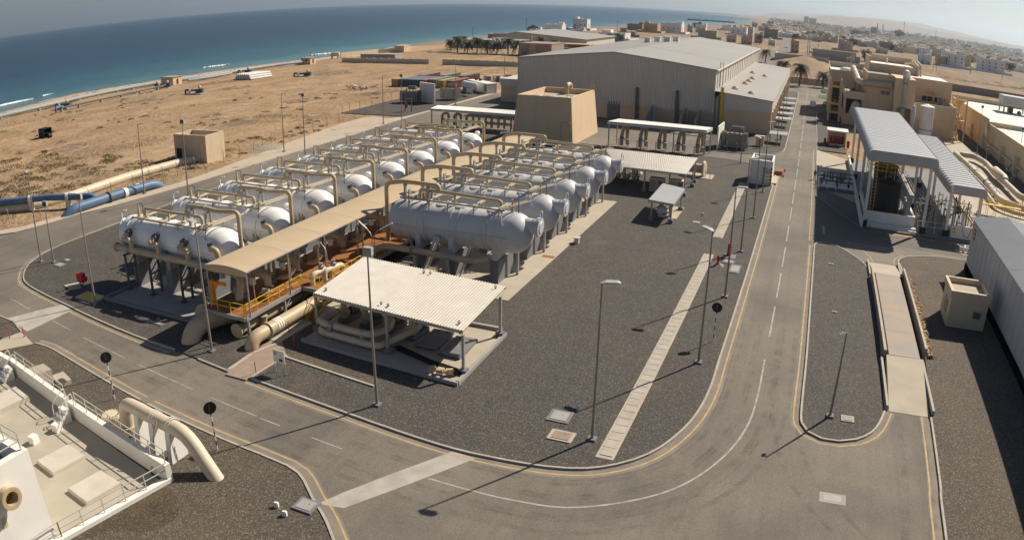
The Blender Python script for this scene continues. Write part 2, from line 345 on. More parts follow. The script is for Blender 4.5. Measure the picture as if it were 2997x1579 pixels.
gm = MB(); nx = len(D)
gv = [(shore(y) + d, y, ground_z(shore(y) + d, y)) for y in YS for d in D]
gm.add(gv, [(j * nx + i, j * nx + i + 1, (j + 1) * nx + i + 1, (j + 1) * nx + i) for j in range(len(YS) - 1) for i in range(nx - 1)])
ground = struct('desert_ground', gm, sand, None, 60)
# sea: clear shallows over sand turn to deep blue away from the shore
sea_m = bpy.data.materials.new('sea_water'); sea_m.use_nodes = True
nt = sea_m.node_tree; N = nt.nodes; L = nt.links; b = N['Principled BSDF']
b.inputs['Roughness'].default_value = 0.3; b.inputs['IOR'].default_value = 1.33; b.inputs['Specular IOR Level'].default_value = 0.3
geo = N.new('ShaderNodeNewGeometry'); sx = N.new('ShaderNodeSeparateXYZ'); L.new(geo.outputs['Position'], sx.inputs[0])
nz = N.new('ShaderNodeTexNoise'); nz.inputs['Scale'].default_value = 0.012; nz.inputs['Detail'].default_value = 4; L.new(geo.outputs['Position'], nz.inputs['Vector'])
ad = N.new('ShaderNodeMath'); ad.operation = 'MULTIPLY_ADD'; ad.inputs[1].default_value = 70; L.new(nz.outputs['Fac'], ad.inputs[0]); L.new(sx.outputs['X'], ad.inputs[2])
mr = N.new('ShaderNodeMapRange'); mr.inputs[1].default_value = -620; mr.inputs[2].default_value = -232; L.new(ad.outputs[0], mr.inputs[0])
cr = N.new('ShaderNodeValToRGB'); e = cr.color_ramp.elements
e[0].position = 0.0; e[0].color = (0.015, 0.040, 0.068, 1); e[1].position = 1.0; e[1].color = (0.10, 0.19, 0.195, 1)
for p_, c_ in ((0.45, (0.016, 0.047, 0.076, 1)), (0.72, (0.024, 0.072, 0.102, 1)), (0.90, (0.042, 0.110, 0.132, 1))):
    q = e.new(p_); q.color = c_
L.new(mr.outputs[0], cr.inputs[0]); L.new(cr.outputs[0], b.inputs['Base Color'])
mp = N.new('ShaderNodeMapping'); mp.inputs['Scale'].default_value = (1.0, 0.35, 1); L.new(geo.outputs['Position'], mp.inputs[0])
w1 = N.new('ShaderNodeTexNoise'); w1.inputs['Scale'].default_value = 0.09; w1.inputs['Detail'].default_value = 8; w1.inputs['Roughness'].default_value = 0.62; L.new(mp.outputs[0], w1.inputs['Vector'])
bp = N.new('ShaderNodeBump'); bp.inputs['Strength'].default_value = 0.9; bp.inputs['Distance'].default_value = 2.2; L.new(w1.outputs['Fac'], bp.inputs['Height']); L.new(bp.outputs[0], b.inputs['Normal'])
sm = MB()
XS = [-15500, -12000, -10000, -8000, -4000, -2000, -1200, -800, -600, -450, -380, -340, -310, -290, -275, -262, -250, -240, -190]
SY = [-800, -200, 0, 80] + [100 + 12 * i for i in range(24)] + [400, 450, 520, 600, 700, 850, 1100, 1500, 2100, 3000, 4200, 6000, 9000, 11000, 13000, 15500]
sv = [(x if x > -1000 or y < 5000 else x, y, -0.95 + (0.22 * math.sin((x - shore(min(y, 1200))) * 0.19 + 0.6 * math.sin(y * 0.021)) * max(0, 1 - abs(x + 295) / 45.0))) for y in SY for x in XS]
k = len(XS)
sm.add(sv, [(j * k + i, j * k + i + 1, (j + 1) * k + i + 1, (j + 1) * k + i) for j in range(len(SY) - 1) for i in range(k - 1)])
sea = struct('sea', sm, sea_m, None, 60)
bm_ = MB()
bp_ = [(shore(y) + 1, y) for y in range(40, 430, 6)]
wdt = [0]
V = []
for (x, y) in bp_:
    for d, z in ((0, 0), (7, 0), (14, 0), (23 + 3 * math.sin(y * .11) + 2 * math.sin(y * .37), 0)): V.append((x + d, y, ground_z(x + d, y) + 0.05))
bm_.add(V, [(j * 4 + i, j * 4 + i + 1, (j + 1) * 4 + i + 1, (j + 1) * 4 + i) for j in range(len(bp_) - 1) for i in range(3)])
struct('beach', bm_, beach_m, None, 60)
fl = MB()
for (y0, y1, dx, wd_) in ((40, 430, 0.2, 0.7),):
    pts = [(shore(y) + 1.2 + dx + 0.8 * math.sin(y * .13) + 0.4 * math.sin(y * .41), y) for y in range(y0, y1, 3)]
    fl.add(*strip(pts, 0, wd_, -0.70))
P('foam_line', fl, foam_m, sea)
WAVES = [((-292, 158), (-289, 183), 1.3, 'long white breaking wave close to the beach at far left'), ((-286, 286), (-283, 302), 1.2, 'short white breaking wave offshore of the small tan hut'),
         ((-268, 356), (-263, 374), 1.3, 'white breaking wave offshore of the tan boundary wall'), ((-294, 190), (-293, 197), 0.9, 'tiny white wave crest beside the long breaking wave')]
for (a, c, w_, lab) in WAVES:
    mbw = MB(); n = 34; Vv = []
    for i in range(n + 1):
        t = i / n; wv = .45 * w_ * (0.12 + math.sin(math.pi * t) ** 2) * (0.35 + 1.1 * random.random()); x = a[0] + (c[0] - a[0]) * t + 0.9 * math.sin(t * 5 + a[1]) + rnd(-.35, .35); y = a[1] + (c[1] - a[1]) * t
        Vv += [(x - wv, y, -0.75), (x - wv * .2, y, -0.15), (x + wv, y, -0.70)]
    mbw.add(Vv, [(3 * i + j, 3 * i + j + 1, 3 * i + 4 + j, 3 * i + 3 + j) for i in range(n) for j in range(2)])
    solo('breaking_wave', mbw, foam_m, lab, 'wave', 'waves breaking along the beach', 50)
br = MB()
for i in range(60):
    t = i / 59; x = -327 + 109 * t; y = 2009 + 86 * t
    br.cbox(x + rnd(-1, 1), y + rnd(-2, 2), -2, rnd(3, 5), rnd(6, 11), rnd(3.4, 5.2), rnd(0, 3))
solo('breakwater', br, concrete_d, 'long dark stone breakwater reaching out into the far sea', 'breakwater')
# far hills
def ridge(name, pts, dist_base, depth, seed, mat):
    mb = MB(); n = 70; rows = 7; V = []
    for i in range(n + 1):
        t = i / n; az = RAD(pts[0][0] + (pts[-1][0] - pts[0][0]) * t)
        for (a0, h0), (a1, h1) in zip(pts, pts[1:]):
            if a0 <= math.degrees(az) <= a1 + 1e-6: hh = h0 + (h1 - h0) * (math.degrees(az) - a0) / (a1 - a0)
        for j in range(rows):
            s = j / (rows - 1); r = dist_base + depth * s
            prof = math.sin(math.pi * min(1, s * 1.0)) ** 1.2
            z = hh * prof * (0.86 + 0.28 * mn.fractal(Vector((i * .16 + seed, j * .7, seed)), 1, 2, 4)) - 12 * (1 - prof)
            V.append((math.sin(az) * r, math.cos(az) * r, z))
    mb.add(V, [(i * rows + j, (i + 1) * rows + j, (i + 1) * rows + j + 1, i * rows + j + 1) for i in range(n) for j in range(rows - 1)])
    return struct(name, mb, mat, None, 40)
ridge('hills', [(-4.2, 15), (-3, 80), (0, 110), (3, 150), (5, 160), (7, 155), (10, 120), (12, 95), (15, 40), (17, 25), (30, 70), (60, 90)], 8500, 3500, 3.1, hill_m)
ridge('hills', [(-2.5, 10), (1, 75), (4, 95), (8, 70), (11, 60), (14, 60), (17, 55), (24, 40), (60, 45)], 5600, 1800, 9.4, hill_m)
# ------------------------------------------------------------------ plant roads
road = MB()
road.sheet([(-175, 22), (-70.4, 36.2), (-63.8, 35.0), (-61.0, 34.0), (-54, 34.0), (-46.6, 32.7), (-34.5, 31.3), (-29, 31.1), (-26.6, 30.65), (-24.1, 28.8), (-20.9, 26.2), (-12, 17), (-8, 4), (12.3, 4),
            (12.3, 38), (12.45, 44), (12.7, 53), (13.3, 62.4), (13.3, 91), (18, 96), (24, 96.6), (26, 104.4), (9.2, 104.6), (2.6, 120.6), (2.45, 165), (2.4, 232), (7, 240), (7, 345), (-4.3, 345), (-8, 352), (-22, 352), (-74, 240), (-91.5, 232),
            (-91.3, 196), (-91.1, 158), (-90.0, 128), (-91, 90), (-93.4, 74), (-95.7, 66), (-96.8, 59.6), (-99.6, 54.0), (-112, 49), (-175, 45)], 0.0)
struct('road', road, asphalt)
main_kerb = smooth_path([(-4.75, 134), (-4.75, 110), (-4.75, 90), (-4.75, 72), (-4.75, 58), (-4.7, 52.5), (-4.95, 48.5), (-5.55, 45.4), (-6.54, 42.6), (-7.81, 40.6), (-9.58, 39.0), (-11.49, 38.1), (-13.97, 37.62), (-16.6, 37.4), (-18.9, 37.34), (-22.49, 37.6), (-28.3, 38.25), (-33.1, 38.75), (-37.55, 39.2)], 1.0)
west_kerb = smooth_path([(-47.0, 40.1), (-52.8, 40.4), (-60.1, 41.2), (-65.9, 42.05), (-70.9, 42.7), (-76.1, 43.7), (-79.1, 45.1), (-82.0, 47.6), (-83.7, 50.4), (-84.8, 54.2), (-85.0, 60), (-85.1, 80), (-85.0, 110), (-85.0, 138)], 1.0)
mid_kerb = [(-39.7, 39.25), (-43.8, 39.75)]
north_kerb = smooth_path([(-85, 138), (-84, 142), (-81, 143.4), (-60, 143.6), (-30, 143.6), (-17.5, 143.5), (-12, 142.7), (-8.6, 140.4), (-5.8, 137.4), (-4.75, 134)], 1.2)
block = main_kerb + mid_kerb + west_kerb[0:] + north_kerb[1:-1]
yard = struct('gravel_yard', MB().prism(block, -0.06, 0.10), gravel)
def kerb(path, parent, name='kerb', **k): return P(name, kerb_run(path, **k), kerb_m, parent)
for pth in (main_kerb, mid_kerb, west_kerb, north_kerb): kerb(pth, yard)
# right-hand island
isl = smooth_path([(2.55, 94.0), (2.45, 75), (2.45, 60), (2.42, 51.6), (2.55, 49.1), (3.05, 48.0), (4.1, 47.35), (5.35, 47.4), (6.6, 48.0), (7.75, 49.3), (8.45, 51), (8.95, 53.0)], 0.8)
isl2 = smooth_path([(8.95, 53.0), (9.2, 62), (9.4, 74), (9.2, 84.2), (9.0, 87.9), (8.1, 90.7), (6.0, 94.3), (4.3, 95.7), (2.9, 95.3), (2.55, 94.0)], 0.8)
island = struct('gravel_island', MB().prism(isl + isl2[1:-1], -0.06, 0.10), gravel)
kerb(isl, island); kerb(isl2, island)
rg = [(12.3, 4), (12.28, 37.9), (12.45, 44), (12.68, 53.0), (13.3, 62.4), (13.45, 76), (13.45, 86), (13.35, 90.8), (13.25, 92.3), (14.3, 94.3), (16.2, 95.6), (18.5, 96.5), (23.2, 97.0)]
rgs = smooth_path(rg[:4], 1.0); rge = smooth_path(rg[6:], 0.7)
right_yard = struct('gravel_verge', MB().prism(rg + [(30, 97), (30, 4)], -0.06, 0.10), gravel_b)
kerb(rgs, right_yard); kerb(rge, right_yard)
near_kerb = smooth_path([(-12, 17), (-20.9, 26.2), (-24.1, 28.8), (-26.5, 30.6), (-29, 31.05), (-34.5, 31.4), (-42.0, 32.1)], 1.0)
near_kerb2 = smooth_path([(-43.0, 32.25), (-46.6, 32.75), (-54.2, 33.9), (-58.5, 34.5), (-60.6, 34.3)], 1.0)
near_yard = struct('gravel_forecourt', MB().prism([(-12, 5), (-12, 17)] + near_kerb[1:] + near_kerb2 + [(-62.5, 31.2), (-64.6, 31.5), (-90, 33.2), (-130, 30), (-130, 5)], -0.06, 0.06), gravel_b)
kerb(near_kerb, near_yard, h=0.12); kerb(near_kerb2, near_yard, h=0.12)
lk = smooth_path([(-175, 27), (-90, 34.8), (-70.4, 36.3), (-66, 35.7), (-64.4, 35.2)], 1.2)
corner_yard = struct('gravel_corner', MB().prism(lk + [(-64.8, 33.2), (-90, 33.9), (-175, 25)], -0.06, 0.08), gravel_b)
kerb(lk, corner_yard)
struct('crossing_path', MB().sheet([(-64.4, 35.1), (-62.9, 34.75), (-60.7, 34.1), (-62.6, 31.3), (-64.7, 31.6), (-64.9, 33.3)], 0.075), concrete)
# outer pavement along the seaward road
ofk = smooth_path([(-175, 46), (-112, 49.6), (-99.9, 54.1), (-97.0, 59.6), (-95.9, 66), (-93.6, 74), (-91.5, 90), (-90.4, 128), (-91.4, 158), (-91.6, 215)], 2.0)
wpv = smooth_path([(-175, 48), (-112, 51.6), (-101.4, 56), (-99.0, 61), (-97.8, 67), (-96.4, 75), (-94.6, 90), (-97.0, 112), (-101.5, 145), (-100.4, 157.5), (-93.0, 160), (-93.4, 215)], 2.0)
pave = struct('pavement', MB().prism(ofk + wpv[::-1], -0.3, 0.09), pave_m)
kerb(ofk, pave, h=0.13)
struct('substation_yard', MB().prism([(-92.2, 160.5), (-112, 160.5), (-112, 214), (-92.2, 214)], -0.3, 0.06), gravel)
ann = smooth_path([(-18.5, 150.1), (-12.8, 150.7), (-8.6, 152.2), (-6.6, 154.3), (-5.0, 157.2), (-4.4, 161), (-4.3, 175), (-4.3, 210), (-4.3, 250), (-4.4, 285), (-5.6, 292)], 1.2)
ann_y = struct('gravel_strip', MB().prism(ann + [(-8.6, 292), (-8.6, 178), (-21, 178), (-21, 150.1)], -0.06, 0.10), gravel)
kerb(ann, ann_y)
rk = smooth_path([(2.5, 166), (2.5, 185), (2.4, 221), (2.6, 232), (4, 238)], 1.2)
rk_y = struct('gravel_strip', MB().prism(rk + [(9, 238), (9, 166)], -0.06, 0.09), gravel)
kerb(rk, rk_y)
struct('apron', MB().prism([(2.55, 121), (9.3, 104.9), (9.3, 148), (8.9, 158.2), (2.55, 166)], -0.05, 0.07), concrete)
struct('apron_pit', MB().sheet([(2.75, 121.4), (9.1, 106.2), (9.1, 120.2), (2.75, 128)], 0.075), asphalt_d)
P('kerb', kerb_run([(2.5, 120.8), (2.5, 166)], h=0.16), kerb_m, bpy.data.objects['apron'])
P('kerb', kerb_run([(2.5, 120.8), (9.3, 104.7)], h=0.3), concrete_d, bpy.data.objects['apron'])
struct('side_lane', MB().sheet([(2.5, 98), (24, 98.4), (24, 104.3), (9.3, 104.3), (2.7, 119.6)], 0.004), asphalt_d)
dust = M('road_dust', (0.255, 0.216, 0.165), (0.178, 0.158, 0.132), 0.9, 1.0, 0.9, big=(0.22, (0.18, 0.16, 0.135), 0.75))
dm = MB()
for pth, o, w_ in ((main_kerb, 0.50, 0.85), (isl, -0.45, 0.75), (near_kerb, -0.5, 0.8), (near_kerb2, -0.5, 0.8), (west_kerb[:40], 0.5, 0.8), (rgs, 0.5, 0.8)): dm.add(*strip(pth, o, w_, 0.004))
dm.add(*strip([(2.1, 96), (2.1, 166)], 0, 0.6, 0.004))
struct('road_dust', dm, dust)
# pale cross-road repairs and worn junction
for nm, q in (('road_patch', [(-22.9, 30.2), (-21.4, 33), (-18.95, 37.15), (-17.25, 37.0), (-20.2, 32), (-22.0, 28.95), (-23.6, 28.6)]), ('road_patch', [(-69.2, 36.5), (-66.6, 42.0), (-64.0, 41.5), (-64.0, 35.6)])):
    struct(nm, MB().sheet(q, 0.006), patch_m)
tyre = bpy.data.materials.new('tyre_marks'); tyre.use_nodes = True; tn = tyre.node_tree.nodes; tl = tyre.node_tree.links; tb = tn['Principled BSDF']; tb.inputs['Base Color'].default_value = (.06, .053, .046, 1); tb.inputs['Roughness'].default_value = .8
tg = tn.new('ShaderNodeNewGeometry'); t1 = tn.new('ShaderNodeTexNoise'); t1.inputs['Scale'].default_value = .7; t1.inputs['Detail'].default_value = 7; tl.new(tg.outputs['Position'], t1.inputs['Vector']); t2_ = tn.new('ShaderNodeMapRange'); t2_.inputs[1].default_value = .42; t2_.inputs[2].default_value = .75; t2_.inputs[4].default_value = .24; tl.new(t1.outputs['Fac'], t2_.inputs[0]); tl.new(t2_.outputs[0], tb.inputs['Alpha'])
tm_ = MB(); lane = smooth_path([(-1.05, 66), (-1.05, 58.8), (-1.03, 51.6), (-1.35, 47.1), (-2.4, 42.9), (-4.3, 39.05), (-6.8, 36.45), (-10.2, 34.4), (-13.4, 33.85), (-19.0, 33.8), (-26, 34.3), (-40, 35.6), (-58, 37.9)], .8)
for o_ in (-2.7, -2.3, -1.1, -.8, .9, 1.3, 2.4): tm_.add(*strip(lane, o_, rnd(.2, .42), 0.0045))
sp = smooth_path([(10.9, 52.5), (10.9, 46), (10.6, 38), (9, 28), (6, 18), (2, 8)], .8)
for o_ in (-.9, .85): tm_.add(*strip(sp, o_, .5, 0.0045))
sp = smooth_path([(1.0, 60), (1.2, 50), (3, 42), (7, 36), (11, 30)], .8)
for o_ in (-.9, .8): tm_.add(*strip(sp, o_, .35, 0.0045))
struct('tyre_marks', tm_, tyre)
# painted lines
lm_y = MB()
for pth, o in ((main_kerb, 0.62), (isl, -0.55), (near_kerb, -0.7), (near_kerb2, -0.7), (west_kerb[:34], 0.6), (rgs, 0.75)):
    V, F = strip(pth, o, 0.13, 0.008); lm_y.add(V, F)
V, F = strip([(1.85, 96), (1.85, 120), (1.85, 165)], 0, 0.12, 0.008); lm_y.add(V, F)
V, F = strip(smooth_path([(8.3, 96.4), (9.6, 92.6), (9.9, 90.6)], .6), 0, 0.13, 0.008); lm_y.add(V, F)
V, F = strip(smooth_path([(14.2, 95.3), (12.9, 93.2), (12.6, 91.0)], .6), 0, 0.13, 0.008); lm_y.add(V, F)
V, F = strip([(-85.6, 60), (-85.6, 136)], 0, 0.10, 0.008); lm_y.add(V, F)
struct('edge_line', lm_y, yellow_l)
lm_w = MB()
for i in range(24):
    V, F = strip([(-1.05, 63.6 + 10.15 * i), (-1.05, 71.3 + 10.15 * i)], 0, 0.16, 0.009); lm_w.add(V, F)
cl = smooth_path([(-1.05, 58.8), (-1.03, 51.6), (-1.35, 47.1), (-2.4, 42.9), (-4.3, 39.05), (-6.8, 36.45), (-10.2, 34.4), (-13.4, 33.85), (-16, 33.75), (-19.0, 33.8)], 0.7)
V, F = strip(cl, 0, 0.14, 0.009); lm_w.add(V, F)
for (a, c) in (((-47.8, 36.5), (-40.5, 35.65)), ((-38.3, 35.4), (-33.4, 34.95)), ((-33.0, 34.87), (-31.1, 34.7)), ((-28.2, 34.5), (-25.6, 34.27)), ((-57.2, 37.7), (-50.0, 36.78)), ((-63.6, 38.65), (-59.9, 38.15)), ((-74.2, 40.05), (-69.1, 39.3)), ((-88.3, 66), (-88.2, 74)), ((-88.3, 84), (-88.3, 92)), ((3.76, 99.9), (3.76, 104.2)), ((4.2, 99.7), (22, 97.9))):
    V, F = strip([a, c], 0, 0.35 if a == (3.76, 99.9) else 0.10, 0.009); lm_w.add(V, F)
struct('centre_line', lm_w, white_l)
# concrete trench covers in the gravel
tr = struct('cable_trench', MB().box(-10.25, 40.0, -0.02, -9.05, 84.3, 0.115).box(-10.2, 91.3, -0.02, -8.95, 124, 0.115), concrete)
slab_me = None
def slab_row(y0, y1, n, x):
    global slab_me
    for i in range(n):
        if slab_me is None:
            o = P('trench_cover', MB().box(-0.42, -0.47, 0, 0.42, 0.47, 0.045), kerb_m, tr, world=False); slab_me = o.data
        else:
            o = bpy.data.objects.new('trench_cover', slab_me); link(o, tr)
        o.location = (x + rnd(-.02, .02), y0 + (y1 - y0) * (i + .5) / n, 0.116); o.rotation_euler = (rnd(-.008, .008), rnd(-.008, .008), rnd(-.015, .015))
slab_row(40.3, 84.1, 44, -9.65); slab_row(91.5, 123.8, 32, -9.57)
# ------------------------------------------------------------------ evaporator tanks
def arc_prof(x0, x1, R, dl, dr, n=8):
    """profile of a vessel from x0 to x1 with domed heads dl / dr deep"""
    pr = []
    for i in range(n): a = math.pi / 2 * i / n; pr.append((x0 + dl * (1 - math.cos(a)), R * math.sin(a)))
    pr.append((x0 + dl, R)); pr.append((x1 - dr, R))
    for i in range(1, n + 1): a = math.pi / 2 * i / n; pr.append((x1 - dr * (1 - math.sin(a)) if False else x1 - dr + dr * math.sin(a), R * math.cos(a)))
    return pr
def vessel_parts(t, X0, X1, Yc, zc, R, body, dl, dr, bands, rails, side):
    P('body', MB().lathe(arc_prof(X0, X1, R, dl, dr), (0, Yc, zc), (1, 0, 0), 40), body, t, 50)
    for x in bands: P('band', MB().ring((x, Yc, zc), (1, 0, 0), R - 0.01, 0.14, 0.075, 40), body, t, 50)
    sf = MB().box(X0 + dl, Yc - R - 0.10, zc - .06, X1 - dr, Yc - R + 0.06, zc).box(X0 + dl, Yc + R - .06, zc - .06, X1 - dr, Yc + R + 0.10, zc)
    P('seam_flange', sf, body, t)
    x = X0 + dl + 0.55                                       # stiffener ribs on the lower half
    while x < X1 - dr - 0.3:
        pts = [(x, Yc - math.cos(a) * (R + 0.015), zc - math.sin(a) * (R + 0.015)) for a in [math.pi * k / 16 for k in range(17)]]
        P('rib', MB().tube(pts, 0.045, 5), body, t, 60); x += 1.05
def frame_parts(t, xa, xb, Yc, z, xs, posts):
    for s in (-1.0, 1.0): P('rail', MB().bar((xa, Yc + s * 1.25, z), (xb, Yc + s * 1.25, z - 0.18), 0.13, 0.16), steel_b, t)
    for i, x in enumerate(xs):
        zz = z + 0.10 - 0.18 * (x - xa) / (xb - xa)
        P('cross_bar', MB().bar((x, Yc - 1.3, zz), (x, Yc + 1.3, zz), 0.09).bar((x + .28, Yc - 1.3, zz), (x + .28, Yc + 1.3, zz), 0.09), cream_p, t)
        for s in (-1.1, 1.1): P('stub_leg', MB().bar((x, Yc + s, z - 1.0), (x, Yc + s, zz), 0.10), steel_b, t)
    for (x, h) in posts:
        P('pipe_support', MB().box(x - .1, Yc - .62, z - .5, x + .1, Yc - .42, z + h).box(x - .1, Yc + .1, z - .5, x + .1, Yc + .3, z + h).box(x - .14, Yc - .7, z + h - .02, x + .14, Yc + .4, z + h + .1), steel, t)
def relief(t, x, Yc, z0):
    P('relief_valve', MB().lathe([(0, .26), (.12, .26), (.14, .17), (.6, .16), (.95, .09), (1.35, .07), (1.36, .11), (1.5, .11)], (x, Yc, z0), (0, 0, 1), 10), tan_p, t, 40)
    P('drain_pipe', MB().tube(bend([(x, Yc, z0 + 1.42), (x + .62, Yc + .1, z0 + 1.42), (x + .62, Yc + .1, z0 - .1)], .15, 3), .05, 6), steel_d, t, 50)
def pedestal(t, x, Yc, zt, w, m1, m2):
    P('pedestal', MB().box(x - .45, Yc - w / 2, 0.1, x + .45, Yc + w / 2, 2.5), m1, t)
    P('saddle', MB().box(x - .3, Yc - w / 2 + .06, 2.5, x + .3, Yc - .9, zt).box(x - .3, Yc + .9, 2.5, x + .3, Yc + w / 2 - .06, zt).box(x - .25, Yc - .9, 2.5, x + .25, Yc + .9, 3.3), m2, t)
ORD = ['first', 'second', 'third', 'fourth', 'fifth', 'sixth', 'seventh', 'eighth']
WL = ['white domed evaporator tank nearest the corner road, at the front of the left row', 'second white evaporator tank from the near end of the left row', 'third white evaporator tank from the near end of the left row',
      'fourth white evaporator tank from the near end of the left row', 'fifth white evaporator tank from the near end of the left row', 'sixth white evaporator tank from the near end of the left row',
      'seventh white evaporator tank, second from the far end of the left row', 'farthest white evaporator tank of the left row, beside the tan tower']
def white_unit(Yc, label):
    t = thing('evaporator_tank', label, 'tank', (-57, Yc, 0.1), 'white evaporator tanks in the left row'); zc, R = 5.1, 1.98
    vessel_parts(t, -65.4, -48.7, Yc, zc, R, white_t, 1.0, 2.05, (-63.6, -61.6, -57.9, -53.6, -51.9), None, -1)
    P('manhole', MB().lathe([(0, .62), (.9, .62), (.9, .74), (1.05, .74)], (-64.9, Yc, zc + .75), (-1, 0, 0), 20), white_t, t, 40)
    P('davit', MB().tube(bend([(-65.55, Yc - .5, zc + 1.0), (-65.6, Yc - .5, zc + 2.45), (-65.0, Yc - .2, zc + 2.5)], .35, 4), .08, 7), white_t, t, 60)
    frame_parts(t, -62.8, -51.6, Yc, 7.35, (-61.6, -58.6, -55.9, -53.0), ((-54.6, 1.25), (-52.3, 1.2)))
    P('cross_beam', MB().bar((-51.9, Yc - 1.6, 7.55), (-51.2, Yc + 3.2, 7.75), .14).bar((-51.3, Yc - 1.5, 7.55), (-50.6, Yc + 3.2, 7.75), .14).bar((-50.9, Yc + 2.6, 7.4), (-50.9, Yc + 2.6, 8.0), .2), cream_p, t)
    P('overhead_pipe', MB().tube(bend([(-62, Yc, 6.95), (-62, Yc, 8.02), (-53.4, Yc, 7.95), (-53.4, Yc, 6.9)], .35, 4), .17, 10), tan_p, t, 50)
    P('gooseneck_pipe', MB().tube(bend([(-55.4, Yc, 8.0), (-55.4, Yc, 8.9), (-52.6, Yc, 8.95), (-51.2, Yc, 8.75), (-48.5, Yc + .1, 8.95), (-48.5, Yc + .1, 4.6)], .55, 5), .22, 12), tan_p, t, 50)
    P('pipe_flange', MB().ring((-55.4, Yc, 8.35), (0, 0, 1), .2, .1, .12, 14).ring((-52.8, Yc, 8.95), (1, 0, 0), .2, .12, .1, 14), tan_p, t)
    for xx in (-58.3, -56.0): P('branch_pipe', MB().tube([(xx, Yc, 6.9), (xx, Yc, 8.0)], .12, 8), tan_p, t, 50)
    P('side_elbow', MB().tube(bend([(-50.4, Yc - 1.9, 5.7), (-50.2, Yc - 2.5, 5.9), (-49.3, Yc - 2.5, 5.9), (-48.9, Yc - 2.5, 3.2)], .5, 5), .28, 10), tan_p, t, 50)
    P('gate_valve', MB().lathe([(0, .2), (.1, .34), (.22, .34), (.3, .16), (.5, .12), (.5, .3), (.56, .3)], (-50.4, Yc - 2.05, 5.75), (0, -.4, 1), 10), steel_d, t, 40)
    P('hook_fitting', MB().tube(bend([(-62.6, Yc - 1.5, 6.7), (-62.3, Yc - 1.7, 6.1), (-62.0, Yc - 1.8, 6.3)], .2, 3), .07, 6), cream_p, t, 50)
    P('actuator', MB().lathe([(0, .18), (.15, .42), (.5, .42), (.7, .2)], (-50.4, Yc + 1.7, 6.5), (.2, .3, 1), 12), white_t, t, 40)
    relief(t, -63.1, Yc, 7.05)
    for x in (-62.4, -57.2, -52.0): pedestal(t, x, Yc, 5.0, 4.0, concrete_d, concrete_g)
    P('down_conduit', MB().tube([(-51.6, Yc - 1.4, 7.4), (-51.5, Yc - 2.1, 3.0)], .035, 5), steel_d, t, 50)
    return t
for k in range(8): white_unit(51.6 + 8 * k, WL[k])
GL = ['grey evaporator tank nearest the pump shed, first of the right row', 'second grey evaporator tank from the near end of the right row', 'third grey evaporator tank in the middle of the right row', 'fourth grey evaporator tank from the near end of the right row', 'farthest grey evaporator tank of the right row, beside the ribbed mid shed']
